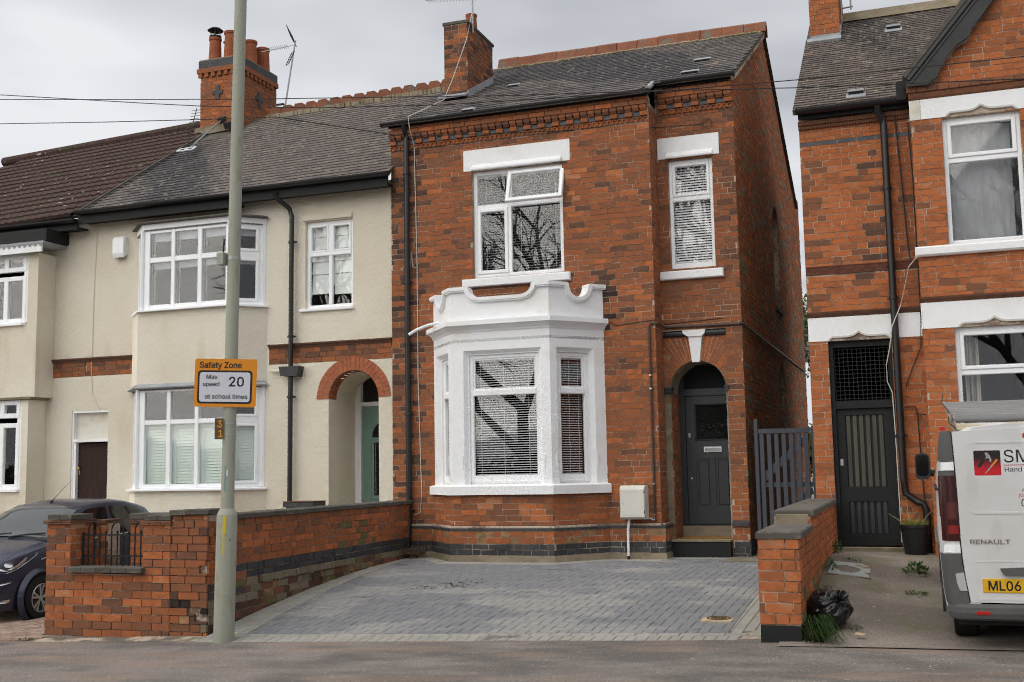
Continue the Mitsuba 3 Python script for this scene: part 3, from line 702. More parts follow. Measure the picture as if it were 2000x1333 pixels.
# ---- eaves cornice: scallops, chequered headers, brackets, stretchers
CN = H + '__cornice'
emit(CN, M().box(XL, XC, FY - .012, FY + .06, 6.27, 6.64).box(XC + .002, XR, RY - .012, RY + .06, 6.455, 6.92), 'm_mortar')
def cornice(fr, a, b, zs):
    r_ = random.Random(int(a * 1000)); p = 0.0711; n = int((b - a) / p); p = (b - a) / n
    for i in range(n):
        c = a + (i + .5) * p
        half = sg.Polygon([(c + math.cos(t) * .034, zs + .036 + math.sin(t) * .034) for t in np.linspace(0, math.pi, 9)] + [(c - .034, zs + .006), (c - .019, zs + .006)] +
                          [(c + math.cos(t) * .020, zs + .036 + math.sin(t) * .020) for t in np.linspace(math.pi, 0, 7)] + [(c + .019, zs + .006), (c + .034, zs + .006)])
        mm = M().prism(half, .012, .034, fr, (r_.uniform(.5, 1.1), r_.random())).box(c - .0345, c + .0345, zs + .004, zs + .074, .0, .016, (r_.uniform(.5, 1.2), r_.random()), fr)
        HB.put(CN, mm, 'm_brick', 200, 'scallop_tile')
    q = .1037; n = int((b - a) / q); q = (b - a) / n
    for i in range(n):
        u = a + i * q
        if i % 2: HB.put(CN, M().box(u + .004, u + q - .004, zs + .080, zs + .136, .0, .030, (r_.random(), r_.random()), fr), 'm_bluegrey', 250, 'header')
        else: HB.put(CN, M().cbox(u + .002, u + q - .002, zs + .078, zs + .138, .0, .058, .004, (r_.uniform(.75, 1.1), r_.random()), fr), 'm_brick', 250, 'header')
        t = (r_.uniform(.1, .75), r_.random())
        prof = [(.0, 0), (.055, 0), (.062, .012), (.078, .03), (.082, .045), (.082, .074), (0, .074)]
        mm = M().prism(prof, u + .012, u + q - .012, Fr(fr.P(np.array([0, zs + .146, 0.])), fr.N, fr.V, fr.U), t)
        mm.prism([(u + .0, zs + .186), (u + .018, zs + .178), (u + .018, zs + .22), (u, zs + .22)], 0, .078, fr, t)
        HB.put(CN, mm, 'm_brick', 220, 'bracket_brick')
    L = .236; n = int((b - a) / L); L = (b - a) / n
    for i in range(n):
        u = a + i * L
        HB.put(CN, M().cbox(u + .003, u + L - .003, zs + .226, zs + .29, .0, .092, .004, (r_.uniform(.6, 1.1), r_.random()), fr), 'm_brick', 300, 'stretcher')
    mm = M()
    for i in range(n): mm.box(a + i * L + .06, a + (i + 1) * L + .05 if i < n - 1 else b, zs + .297, zs + .345, .0, .086, (r_.uniform(.5, 1.), r_.random()), fr)
    part(CN, 'top_course', mm, 'm_brick', kind='stuff')
diffuse('m_bluegrey', lambda p, n, uv: mix((0.055, 0.060, 0.070), (0.115, 0.120, 0.130), fbm(p.x * 14, p.y * 14, p.z * 14 + uv.y * 9, 3)), 0.7)
cornice(fF, XL, XC - .005, 6.268); cornice(fR, XC + .06, XR, 6.452)
HB.flush('brick', W, 'brickwork', 'remaining courses of weathered red brick')

# ---- roof: slates, ridge, vents, gutter
RK = (8.83 - 6.66) / (19.0 - 14.83)
nv = np.array([0, 1, RK]); fRoof = Fr([0, 14.80, 6.655], [1, 0, 0], nv)
RL = math.hypot(19.0 - 14.80, (19.0 - 14.80) * RK)
RF = H + '__roof'
rec_v = math.hypot(.43, .43 * RK)
roofpoly = sg.Polygon([(XL - .05, 0), (XC - .02, 0), (XC - .02, rec_v), (XR + .06, rec_v), (XR + .06, RL), (XL - .05, RL)])
emit(RF, M().prism(roofpoly, -.05, -.012, fRoof).add([[XL, 19.0, 8.82], [XR + .06, 19.0, 8.82], [XR + .06, 23.3, 6.7], [XL, 23.3, 6.7]], [[0, 1, 2], [0, 2, 3]]), 'm_coping')
HR = Pieces()
lay_roof(HR, RF, fRoof, roofpoly.difference(sg.box(-6.82, 1.46, -6.42, 2.85)), lambda u, v, r: r.gauss(.42, .17) + (.25 if r.random() < .06 else 0), 41, w=.215, gauge=.178, thick=.008)
HR.flush('slate', RF, 'slates', 'remaining courses of mottled grey brown slates', 290)
n = 13; w = (XR + .09 - (-6.93)) / n; rnd = random.Random(8)
for i in range(n):
    a, b = -6.93 + i * w + rnd.uniform(.002, .012), -6.93 + (i + 1) * w; z = 8.88 + rnd.uniform(-.008, .008)
    t = (.25 if i == 1 else rnd.uniform(.4, 1), rnd.random())
    prof = [(-.17, -.10), (-.10, .07), (-.03, .115), (.03, .115), (.10, .07), (.17, -.10), (.14, -.11), (0, .08), (-.14, -.11)]
    part(RF, 'ridge_tile', M().prism(prof, a, b, Fr([0, 19.0, z], [0, 1, 0], [0, 0, 1], [1, 0, 0]), t), 'm_ridge')
mm = M()
for i in range(90):
    a = -6.93 + i * .052; mm.box(a, a + .06, -.25 - rnd.uniform(0, .05), -.10, -.03, .04 + rnd.uniform(0, .015), fr=Fr([0, 19.0, 8.82], [1, 0, 0], nv))
part(RF, 'ridge_mortar', mm, 'm_plinthstone', kind='stuff')
def roof_vent(parent, fr, u, v, w=.30):
    mm = M(); mm.cbox(u, u + w, v, v + .11, -.01, .042, .01, fr=fr)
    k = part(parent, 'roof_vent', mm, 'm_lead'); part(k, 'grille', M().box(u + .01, u + w - .01, v - .004, v + .002, .006, .036, fr=fr), 'm_seal')
for u, v, w in ((-5.92, .07, .2), (-5.83, 2.02, .2), (-2.845, 1.99, .26), (-2.855, .89, .26)): roof_vent(RF, fRoof, u - w / 2, v - .05, w)
def gutter(parent, x0, x1, y, z, r=.056, name='gutter', bsdf='m_black', sag=0.0):
    mm = M(); pr = []
    for t in np.linspace(math.pi, 2 * math.pi, 9): pr.append((math.cos(t) * r, math.sin(t) * r))
    pr += [(math.cos(t) * (r - .008), math.sin(t) * (r - .008)) for t in np.linspace(2 * math.pi, math.pi, 9)]
    mm.prism(pr, x0, x1, Fr([0, y, z], [0, 1, 0], [0, 0, 1], [1, 0, 0]))
    for e in (x0, x1 - .006): mm.prism([(math.cos(t) * r, math.sin(t) * r) for t in np.linspace(math.pi, 2 * math.pi, 9)], e, e + .006, Fr([0, y, z], [0, 1, 0], [0, 0, 1], [1, 0, 0]))
    x = x0 + .4
    while x < x1: mm.tube([[x + k_, y - .0, z] for k_ in (0,)] * 1 + [[x, y, z - r - .006], [x + .03, y, z - r - .006]], .008, 5); x += .9
    return part(parent, name, mm, bsdf)
gutter(H, XL - .09, XC + .06, 14.85, 6.665); gutter(H, XC - .05, XR + .07, 15.27, 6.893)
part(H, 'fascia', M().box(XL, XC, 14.905, 14.925, 6.60, 6.68).box(XC + .01, XR + .05, 15.325, 15.345, 6.83, 6.90), 'm_blackmatt')
part(H, 'gutter_elbow', M().tube([[XC + .02, 14.86, 6.68], [XC + .02, 15.0, 6.74], [XC + .03, 15.2, 6.86]], .035, 8), 'm_lead')
part(H, 'verge', M().prism([(0, -.02), (RL - rec_v, -.02), (RL - rec_v, -.11), (0, -.11)], XR + .012, XR + .05, Fr(fRoof.P(np.array([0., rec_v, 0])), fRoof.V, fRoof.N, [1, 0, 0])), 'm_mortar')
def downpipe(parent, pts, r=.036, clips=(), bsdf='m_black', name='downpipe'):
    mm = M().tube(pts, r, 10)
    for z in clips:
        for a, b in zip(pts, pts[1:]):
            if min(a[2], b[2]) <= z <= max(a[2], b[2]) and abs(a[2] - b[2]) > .2:
                t = (z - a[2]) / (b[2] - a[2]); x, y = a[0] + t * (b[0] - a[0]), a[1] + t * (b[1] - a[1])
                mm.lathe([(r, -.02), (r + .011, -.018), (r + .011, .018), (r, .02)], [x, y, z], 10); mm.box(x - .075, x + .075, y + .02, y + .035, z - .012, z + .012)
    return part(parent, name, mm, bsdf, smooth=40)
downpipe(H, [[-6.94, 14.86, 6.62], [-6.94, 14.90, 6.52], [-6.935, 14.93, 6.40], [-6.93, 14.93, 1.0], [-6.925, 14.90, .84], [-6.925, 14.88, .55]], .040, (5.9, 4.3, 3.4, 2.4, 1.03))

# ---- upper window with its top light propped open
def lintel(parent, fr, x0, x1, z0, z1, l0, l1, bsdf='m_white'):
    k = part(parent, 'lintel', M().box(x0, x1, z0, z1, -.05, .010, fr=fr), bsdf)
    zz = z0
    prof = [(0, .0), (.052, .0), (.056, .018), (.046, .050), (.018, .066), (.010, .088), (0, .092)]
    mm = M().prism(prof, l0, l1, Fr(fr.P(np.array([0, zz - .004, .002])), fr.N, fr.V, fr.U))
    part(k, 'moulding', mm, bsdf); return k
UW = H + '__upper_window'
u0, u1, v0, v1 = -5.94, -4.585, 4.285, 5.84; hF = -.055
mm = M(); ring(mm, fF, u0, u1, v0, v1, .062, hF - .05, hF)
mm.cbox(-5.418, -5.366, v0 + .062, v1 - .062, hF - .05, hF, .006, fr=fF); mm.cbox(u0 + .062, -5.418, 5.29, 5.345, hF - .05, hF, .006, fr=fF); mm.cbox(-5.366, u1 - .062, 5.29, 5.345, hF - .05, hF, .006, fr=fF)
ring(mm, fF, u0 + .062, -5.418, v0 + .062, 5.29, .052, hF - .04, hF + .014)
emit(UW, mm, 'm_upvc')
pane(UW, fF, u0 + .062, -5.418, 5.345, v1 - .062, hF - .025); pane(UW, fF, u0 + .114, -5.47, v0 + .114, 5.238, hF - .015); pane(UW, fF, -5.366, u1 - .062, v0 + .062, 5.29, hF - .025)
a = math.radians(19)                                  # the sash swings out at the foot
fS = Fr(fF.P(np.array([0, v1 - .055, hF + .012])), [1, 0, 0], [0, math.sin(a), math.cos(a)])
mm = M(); ring(mm, fS, -5.39, u1 + .028, -.50, 0, .055, -.02, .035)
sk = part(UW, 'open_sash', mm, 'm_upvc', label='top light of the upper window, propped open'); pane(sk, fS, -5.335, u1 - .027, -.445, -.055, .008)
venetian(UW, fF, u0 + .03, u1 - .03, v0 + .03, v1 - .03, hF - .13, pitch=.036, depth=.026, tilt=.25)
room(UW, fF, u0, u1, v0, v1, -.112, 1.8, 'm_room')
part(UW, 'sill', M().cbox(-6.085, -4.49, 4.155, 4.272, -.10, .075, .012, fr=fF), 'm_white')
lintel(UW, fF, -6.062, -4.468, 5.848, 6.152, -5.925, -4.592)

# ---- narrow window over the door
NW = H + '__narrow_window'
u0, u1, v0, v1 = -3.187, -2.572, 4.25, 5.805
mm = M(); ring(mm, fR, u0, u1, v0, v1, .05, hF - .05, hF); mm.cbox(u0 + .05, u1 - .05, 5.225, 5.29, hF - .05, hF, .006, fr=fR); ring(mm, fR, u0 + .05, u1 - .05, 5.29, v1 - .05, .042, hF - .04, hF + .012); mm.box(u0 + .05, u1 - .05, v0 + .05, v0 + .11, hF - .05, hF - .004, fr=fR)
emit(NW, mm, 'm_upvc')
pane(NW, fR, u0 + .092, u1 - .092, 5.332, v1 - .092, hF - .02); pane(NW, fR, u0 + .05, u1 - .05, v0 + .11, 5.225, hF - .025)
venetian(NW, fR, u0 + .04, u1 - .04, v0 + .1, v1 - .05, hF - .10, pitch=.036, depth=.030, tilt=1.0, cords=(.2, .8))
room(NW, fR, u0, u1, v0, v1, -.112, 1.5, 'm_roomlight')
part(NW, 'sill', M().cbox(-3.332, -2.463, 4.123, 4.24, -.10, .07, .012, fr=fR), 'm_white')
lintel(NW, fR, -3.322, -2.468, 5.828, 6.126, -3.20, -2.56)

# ---- the white stone bay window
BW = H + '__bay_window'
BAY = BASE[1:5]
fa_, fb_, fc_ = wallfr(*BAY[0], *BAY[1]), wallfr(*BAY[1], *BAY[2]), wallfr(*BAY[2], *BAY[3])
LA = math.hypot(.56, .67)
def bay_panel(fr, L, o0, o1, side):
    """One face of the bay: stone wall with a splayed opening, frame, two panes and blind."""
    z0, z1 = 1.395, 3.186
    op = sg.box(o0, z0, o1, z1); body = sg.box(0, 1.36, L, 3.47).difference(op)
    mm = M().prism(body, -.05, 0.0, fr)
    s = .045                                          # splayed reveal
    for q in ([[o0, z0, 0], [o0, z1, 0], [o0 + s, z1 - s, -.06], [o0 + s, z0, -.06]], [[o1, z1, 0], [o1, z0, 0], [o1 - s, z0, -.06], [o1 - s, z1 - s, -.06]], [[o0, z1, 0], [o1, z1, 0], [o1 - s, z1 - s, -.06], [o0 + s, z1 - s, -.06]]):
        mm.add(fr.P(np.array(q)), [[0, 1, 2], [0, 2, 3]])
    mm.box(o0 + s, o0 + s + .012, z0, z1 - s, -.14, -.06, fr=fr).box(o1 - s - .012, o1 - s, z0, z1 - s, -.14, -.06, fr=fr).box(o0 + s, o1 - s, z1 - s - .012, z1 - s, -.14, -.06, fr=fr)
    a, b, c, d = o0 + s + .012, o1 - s - .012, z0, z1 - s - .012
    k = part(BW, 'stonework', mm, 'm_white')
    for e0, e1 in ((o0 - .035, o0 - .012), (o1 + .012, o1 + .035)):        # small carved stops at the feet of the jambs
        part(BW, 'carved_stop', M().prism([(e0, 1.72), ((e0 + e1) / 2, 1.655), (e1, 1.72), (e1, 1.78), (e0, 1.78)], 0, .012, fr).box((e0 + e1) / 2 - .004, (e0 + e1) / 2 + .004, 1.60, 1.655, 0, .010, fr=fr), 'm_white')
    mm = M(); h = -.085
    ring(mm, fr, a, b, c, d, .052, h - .05, h, .006); mm.cbox(a + .052, b - .052, 2.578, 2.655, h - .05, h + .018, .008, fr=fr); mm.box(a + .052, b - .052, c + .052, 1.515, h - .05, h - .008, fr=fr)
    ring(mm, fr, a + .052, b - .052, 2.655, d - .052, .022, h - .045, h - .01, .004)
    w = part(BW, 'window_frame', mm, 'm_white')
    pane(w, fr, a + .074, b - .074, 2.677, d - .074, h - .03); pane(w, fr, a + .052, b - .052, 1.515, 2.578, h - .035)
    venetian(w, fr, a + .055, b - .055, 1.53, d - .06, h - .085, pitch=.0315, depth=.022, tilt=.42, cords=(.09, .46, .86))
    return a, b, c, d
bay_panel(fb_, 1.39, .165, 1.272, 0)
bay_panel(fa_, LA, .13, .70, -1); bay_panel(fc_, LA, .105, .70, 1)
emit(BW, M().sweep(BAY, [(-.005, 1.262), (.078, 1.262), (.078, 1.372), (.07, 1.378), (-.06, 1.40)]), 'm_white')      # the sill is the bay's base
part(BW, 'cornice', M().sweep(BAY, [(-.02, 3.44), (.012, 3.44), (.022, 3.462), (.06, 3.495), (.078, 3.512), (.08, 3.52), (.105, 3.522), (.105, 3.585), (-.02, 3.60)]), 'm_white')
# parapet with scooped crest and its moulded coping
def scoop(u0, ua, ub, u1, zt, zb, ra=.16):
    pts = [(u0, zt)]
    for t in np.linspace(0, math.pi / 2, 8): pts.append((ua + ra * (1 - math.cos(t)), zt - (zt - zb) * math.sin(t)))
    for t in np.linspace(math.pi / 2, 0, 8): pts.append((ub - ra * (1 - math.cos(t)), zt - (zt - zb) * math.sin(t)))
    return pts + [(u1, zt)]
lining = M(); par = M(); cop = M()
for fr, L, ua, ub, ra in ((fa_, LA, .26, .62, .17), (fb_, 1.39, .235, 1.195, .20), (fc_, LA, .26, .64, .18)):
    top = scoop(0, ua, ub, L, 4.02, 3.83 if fr is not fb_ else 3.865, ra)
    poly = sg.Polygon([(0, 3.56)] + top + [(L, 3.56)])
    par.prism(poly, -.09, 0.0, fr, back=False); lining.prism(poly.buffer(-.002), -.098, -.09, fr)
    strip = sg.LineString([(-.02, 4.02)] + top[1:-1] + [(L + .02, 4.02)]).buffer(.03, cap_style=2, join_style=1)
    cop.prism(strip, -.11, .038, fr); cop.prism(sa.translate(strip, 0, .018).intersection(strip.buffer(.005)), -.11, .052, fr)
part(BW, 'parapet', par, 'm_white'); part(BW, 'coping', cop, 'm_white'); part(BW, 'parapet_lining', lining, 'm_seal')
part(BW, 'flat_roof', M().prism([BAY[0], BAY[1], BAY[2], BAY[3]], 3.50, 3.58), 'm_seal')
part(BW, 'ceiling', M().prism([BAY[0], BAY[1], BAY[2], BAY[3]], 3.30, 3.34), 'm_roomlight')
room(BW, fF, -6.4, -4.2, 1.3, 3.3, -.03, 2.6, 'm_room')
part(BW, 'overflow_pipe', M().tube([[-6.28, 14.58, 3.63], [-6.45, 14.55, 3.60], [-6.62, 14.55, 3.545], [-6.74, 14.56, 3.49]], .022, 8), 'm_upvc')

# ---- arched entrance
AR = H + '__door_arch'
fA = wallfr(0, RY + .03, 1, RY + .03)
cx, cz, ri = -2.876, 2.63, .375
panel = sg.box(XC + .004, cz, -2.477, 3.342).difference(sg.Point(cx, cz).buffer(ri, 40)); open_ = sg.Point(cx, cz).buffer(ri, 40)
emit(AR, M().prism(panel.union(sg.box(XC + .004, .4, -3.251, cz)).union(sg.box(-2.503, .4, -2.477, cz)), -.10, -.004, fA), 'm_mortar')
rnd = random.Random(17); n = 35; da = math.pi / n
for i in range(n):
    a0, a1 = i * da + .007, (i + 1) * da - .007
    if abs((a0 + a1) / 2 - math.pi / 2) < .11: continue
    r = ri + .002; first = True
    while r < 1.1:
        L = rnd.choice((.115, .225)) if first else .225; first = False
        q = sg.Polygon([(cx + math.cos(t) * s, cz + math.sin(t) * s) for s, t in ((r + .003, a0), (r + L - .003, a0), (r + L - .003, a1), (r + .003, a1))]).intersection(panel)
        r += L
        if q.is_empty or q.geom_type != 'Polygon' or q.area < .0006: continue
        part(AR, 'voussoir', M().prism(q, -.03, rnd.uniform(-.001, .004), fA, (rnd.uniform(.7, 1.15), rnd.random())), 'm_brick')
part(AR, 'keystone', M().prism([(-2.938, 2.985), (-2.838, 2.985), (-2.795, 3.34), (-2.98, 3.34)], -.05, .05, fA).prism([(-2.985, 3.335), (-2.79, 3.335), (-2.752, 3.375), (-2.745, 3.42), (-3.056, 3.42), (-3.046, 3.375)], -.05, .075, fA), 'm_white', label='white keystone over the arched door')
prof = [(0, 0), (.02, 0), (.045, .02), (.05, .045), (.035, .07), (0, .085)]
fl = Fr([0, RY + .028, 3.338], [0, -1, 0], [0, 0, 1], [1, 0, 0])
for a, b in ((XC + .006, -3.052), (-2.748, -2.478)): part(AR, 'label_mould', M().prism(prof, a, b, fl), 'm_doorgrey')
for a, b in ((XC + .006, -3.235), (-2.515, -2.465)): part(AR, 'impost', M().box(a, b, RY - .02, RY + .12, 2.585, 2.63).box(a, b + .012 if b < -3 else b, RY - .04, RY + .12, 2.63, 2.66), 'm_doorgrey')
lay(hb2 := Pieces(), AR, wallfr(-3.251, RY + .03, -3.251, RY + 1), sg.box(0, .62, .55, 2.585), lambda u, z, r: tone_house(u, z, r, .55), 44, pattern=('h', 's'))
hb2.flush('jamb_brick', AR, 'jamb_bricks', 'bricks of the door reveal')
mm = M().box(-3.36, -3.255, RY + .03, RY + .62, .4, 3.1).box(-2.495, -2.40, RY + .03, RY + .62, .4, 3.1)
for i in range(16):
    t0, t1 = math.pi * i / 16, math.pi * (i + 1) / 16
    q = [[cx + math.cos(t) * ri, y, cz + math.sin(t) * ri] for t, y in ((t0, RY), (t0, RY + .6), (t1, RY + .6), (t1, RY))]
    mm.add(q, [[0, 1, 2, 3]])
part(AR, 'porch_lining', mm, 'm_plinthstone')
# door, frame, fanlight
FD = H + '__front_door'; DY = RY + .56; fD = wallfr(0, DY, 1, DY)
leaf = sg.box(-3.165, .80, -2.40, 2.56)
pan = [(-3.045, -2.835, 1.02, 1.69), (-2.775, -2.565, 1.02, 1.69)]
holes = unary_union([sg.box(a, c, b, d) for a, b, c, d in pan] + [sg.box(-3.03, 1.95, -2.53, 2.44)])
emit(FD, M().prism(leaf.difference(holes), -.045, 0, fD), 'm_doorgrey')
for a, b, c, d in pan: part(FD, 'panel', M().box(a, b, c, d, -.04, -.016, fr=fD).cbox(a + .03, b - .03, c + .03, d - .03, -.02, -.006, .01, fr=fD), 'm_doorgrey')
part(FD, 'glass', M().box(-3.03, -2.53, 1.95, 2.44, -.04, -.016, fr=fD), 'm_obscure', label='obscured glass in the upper half of the door')
mm = M(); ring(mm, fD, -3.04, -2.52, 1.94, 2.45, .022, -.02, .012); part(FD, 'bead', mm, 'm_doorgrey')
lb = part(FD, 'letter_box', M().cbox(-2.93, -2.675, 1.775, 1.86, 0, .016, .006, fr=fD), 'm_chrome'); part(lb, 'flap', M().cbox(-2.91, -2.695, 1.79, 1.835, .016, .022, .003, fr=fD), 'm_galv')
part(FD, 'latch', M().lathe([(.0, .03), (.02, .03), (.024, .0)], [-3.115, DY, 2.03], 12, axis=(0, -1, 0)).box(-3.13, -3.10, 1.985, 2.01, 0, .02, fr=fD), 'm_galv'); part(FD, 'lock', M().lathe([(0, .012), (.014, .012), (.016, 0)], [-3.105, DY, 1.425], 12, axis=(0, -1, 0)), 'm_chrome')
mm = M().box(-3.255, -3.17, .80, 3.02, -.08, .03, fr=fD).box(-3.17, -2.45, 2.565, 2.66, -.08, .035, fr=fD).box(-3.17, -2.45, 2.975, 3.02, -.08, .03, fr=fD)
part(FD, 'frame', mm, 'm_doorgrey'); part(FD, 'fanlight', M().box(-3.2, -2.45, 2.66, 2.975, -.05, -.03, fr=fD), 'm_blackmatt')
part(FD, 'threshold', M().box(-3.255, -2.45, .778, .802, -.04, .05, fr=fD), 'm_blackmatt')
part(H, 'door_step', M().box(-3.254, -2.496, DY - .055, DY + .05, .40, .777), 'm_plinthstone', label='tan stone riser below the front door')
bs = part(H, 'entrance_step', M().box(-3.30, -2.497, RY - .12, DY - .055, .36, .595), 'm_blackmatt', label='black painted step in the porch'); part(bs, 'tread', M().cbox(-3.305, -2.496, RY - .135, DY - .057, .597, .622, .004), 'm_plinthstone'); part(bs, 'mat', M().cbox(-3.20, -2.50, RY + .06, DY - .07, .623, .637, .004), 'm_doormat')

# ---- chimney over the left party wall
CH = H + '__chimney'; x0, x1, y0, y1, z1 = -6.82, -6.435, 16.13, 17.25, 8.56
emit(CH, M().box(x0, x1, y0, y1, 7.0, z1), 'm_mortar')
cp = Pieces(); tn = lambda u, z, r: r.gauss(.55, .3) if r.random() < .75 else r.uniform(-.5, .1)
lay(cp, CH, wallfr(x0, y0, x1, y0), sg.box(0, 7.30, x1 - x0, z1), tn, 51, pattern=('s', 'h')); lay(cp, CH, wallfr(x1, y0, x1, y1), sg.Polygon([(0, 7.35), (0, z1), (1.12, z1), (1.12, 7.95)]), tn, 52, pattern=('s', 'h'))
cp.flush('brick', CH, 'brickwork', 'chimney bricks')
part(CH, 'flashing', M().box(x0 - .06, x1 + .02, -.02, .16, -.0, .03, fr=Fr([0, y0 - .14, 7.33], [1, 0, 0], nv)).prism([(-.02, 7.33), (1.12, 7.93), (1.12, 8.05), (.0, 7.47)], 0, .014, wallfr(x1, y0, x1, y1)), 'm_lead')
part(CH, 'cap', M().cbox(x0 - .02, x1 + .025, y0 - .02, y1 + .03, z1, z1 + .05, .01), 'm_coping')
part(CH, 'pot', M().lathe([(.10, 0), (.085, .28), (.095, .30), (.095, .33), (.07, .33), (.07, .0)], [-6.60, 16.75, z1 + .05], 20), 'm_terracotta', smooth=30)

# ---- pipes and cables on the front
mm = M().tube([[-3.415, 14.97, .88], [-3.415, 14.965, 3.45], [-3.40, 14.965, 3.49], [XC + .03, 14.97, 3.49], [XC + .035, 15.2, 3.485], [XC + .05, RY - .03, 3.475], [-2.6, RY - .03, 3.47], [XR - .02, RY - .03, 3.468], [XR + .03, RY + .03, 3.468], [XR + .03, 23.5, 3.44]], .016, 8)
k = part(H, 'gas_pipe', mm, 'm_pipebrown', label='thin brown pipe down the wall beside the meter box')
for z in (2.80, 2.62, 1.37): part(k, 'clip', M().lathe([(.016, -.012), (.024, -.01), (.024, .01), (.016, .012)], [-3.415, 14.965, z], 10), 'm_chrome')
part(H, 'cable', M().tube([[-3.95, 14.985, 3.55], [-3.88, 14.985, 3.49], [-3.45, 14.985, 3.53], [XC + .02, 14.99, 3.54]], .005, 5).tube([[XC + .03, RY - .012, 3.52], [-2.5, RY - .012, 3.56]], .005, 5), 'm_wire')
part(H, 'cable_hook', M().tube([[-2.62 + .075 * math.cos(t), RY - .04, 6.27 + .055 * math.sin(t)] for t in np.linspace(0, 6.3, 14)], .007, 5), 'm_rust')
part(H, 'wall_hook', M().tube([[-6.99, 14.95, 4.53], [-7.03, 14.94, 4.50], [-7.0, 14.93, 4.47]], .008, 5).tube([[-6.9, 14.97, 4.52], [-6.87, 14.94, 4.75], [-6.85, 14.95, 4.52], [-6.8, 14.96, 4.50]], .010, 5), 'm_galv')
# ================================================================ THE CREAM RENDERED HOUSE (middle left) AND ITS NEIGHBOUR
K = thing('cream_house', 'cream rendered house with two white bays and a brick arched porch', 'house')
PX = -12.66                                    # party line between the two rendered houses
fK = wallfr(0, 15.02, 1, 15.02); KY = 15.02
WK = sg.box(-8.655, 4.03, -7.852, 5.352); ARK = sg.Point(-7.85, 2.67).buffer(.408, 40); DRK = sg.box(-8.258, .0, -7.442, 2.67)
BANDS = unary_union([sg.box(-9.27, 3.222, -7.222, 3.525), sg.box(-13.62, 3.20, -11.735, 3.478)])
PDR = sg.box(-12.906, .1, -12.19, 2.657)
face = sg.box(PX, -.2, -7.222, 5.86).difference(unary_union([WK, ARK, DRK, BANDS, PDR, sg.box(-11.62, 1.3, -9.42, 2.96), sg.box(-11.62, 4.1, -9.42, 5.4)]))
emit(K + '__wall', M().prism(face, -.12, 0, fK), 'm_render')
KB = Pieces()
part(K, 'band_bed', M().prism(sg.box(-9.27, 3.222, -7.222, 3.525), -.05, -.012, fK).prism(sg.box(PX, 3.20, -11.735, 3.478), -.05, -.012, fK), 'm_mortar')
tb = lambda u, z, r: r.gauss(.72, .22) if r.random() > .15 else .2
lay(KB, K, fK, sg.box(-9.265, 3.225, -7.225, 3.455), tb, 61, z0=3.225, course=.0767, proud=.0); lay(KB, K, fK, sg.box(PX, 3.203, -11.74, 3.435), tb, 62, z0=3.203, course=.0767, proud=.0)
KB.flush('band_brick', K, 'band_bricks', 'bricks of the string band')
for a, b, z in ((-9.27, -7.222, 3.458), (PX, -11.735, 3.435)):
    part(K, 'string_mould', M().prism([(0, 0), (.012, 0), (.02, .022), (.045, .04), (.05, .062), (0, .07)], a, b, Fr([0, KY, z], [0, -1, 0], [0, 0, 1], [1, 0, 0]), (.1, .5)), 'm_brick')
# porch arch of two brick rings, reveals, door
AK = K + '__porch_arch'; cx, cz = -7.85, 2.67
emit(AK, M().prism(sg.Point(cx, cz).buffer(.604, 40).difference(ARK).intersection(sg.box(-9, cz, -7, 4)), -.10, -.006, fK), 'm_mortar')
rnd = random.Random(71)
for r0, r1, n in ((.410, .505, 21), (.508, .602, 25)):
    for i in range(n):
        a0, a1 = math.pi * i / n + .006, math.pi * (i + 1) / n - .006
        q = [(cx + math.cos(t) * s, cz + math.sin(t) * s) for s, t in ((r0, a0), (r1, a0), (r1, (a0 + a1) / 2), (r1, a1), (r0, a1))]
        part(AK, 'voussoir', M().prism(q, -.11, .012, fK, (rnd.uniform(.75, 1.0), rnd.random())), 'm_terracotta')
mm = M(); D = .88
for i in range(18):
    t0, t1 = math.pi * i / 18, math.pi * (i + 1) / 18
    mm.add(fK.P(np.array([[cx + math.cos(t) * .408, cz + math.sin(t) * .408, h] for t, h in ((t0, -.22), (t0, -D), (t1, -D), (t1, -.22))])), [[0, 1, 2, 3]])
mm.box(-8.36, -8.258, .1, cz, -D, -.12, fr=fK).box(-7.442, -7.34, .1, cz, -D, -.12, fr=fK)
part(K, 'porch_lining', mm, 'm_render')
mm = M()
for i in range(18):
    t0, t1 = math.pi * i / 18 + .01, math.pi * (i + 1) / 18 - .01
    mm.add(fK.P(np.array([[cx + math.cos(t) * .400, cz + math.sin(t) * .400, h] for t, h in ((t0, .0), (t0, -.22), (t1, -.22), (t1, .0))])), [[0, 1, 2, 3]], (.4 + .3 * (i % 2), i / 18))
part(AK, 'soffit_brick', mm, 'm_terracotta', kind='stuff')
fGD = wallfr(0, KY + D, 1, KY + D); GD = K + '__porch_door'
emit(GD, M().box(-8.155, -7.33, .30, 2.60, -.05, 0, fr=fGD), 'm_greendoor')
mm = M().box(-8.275, -8.16, .3, 3.2, -.06, .05, fr=fGD).box(-8.16, -7.30, 2.605, 2.66, -.06, .05, fr=fGD)
part(GD, 'frame', mm, 'm_upvc'); part(GD, 'fanlight', M().box(-8.16, -7.30, 2.66, 3.2, -.05, -.03, fr=fGD), 'm_tint')
part(GD, 'fan_pane', M().prism([(-7.72 + math.cos(t) * .27, 2.12 + math.sin(t) * .27) for t in np.linspace(0, math.pi, 14)], 0, .006, fGD), 'm_obscure')
mm = M(); ring(mm, fGD, -8.02, -7.44, 1.18, 2.10, .02, 0, .012, .004); part(GD, 'moulding', mm, 'm_greendoor')
lead = part(GD, 'leaded_pane', M().box(-7.96, -7.48, 1.24, 2.04, 0, .006, fr=fGD), 'm_obscure')
mm = M()
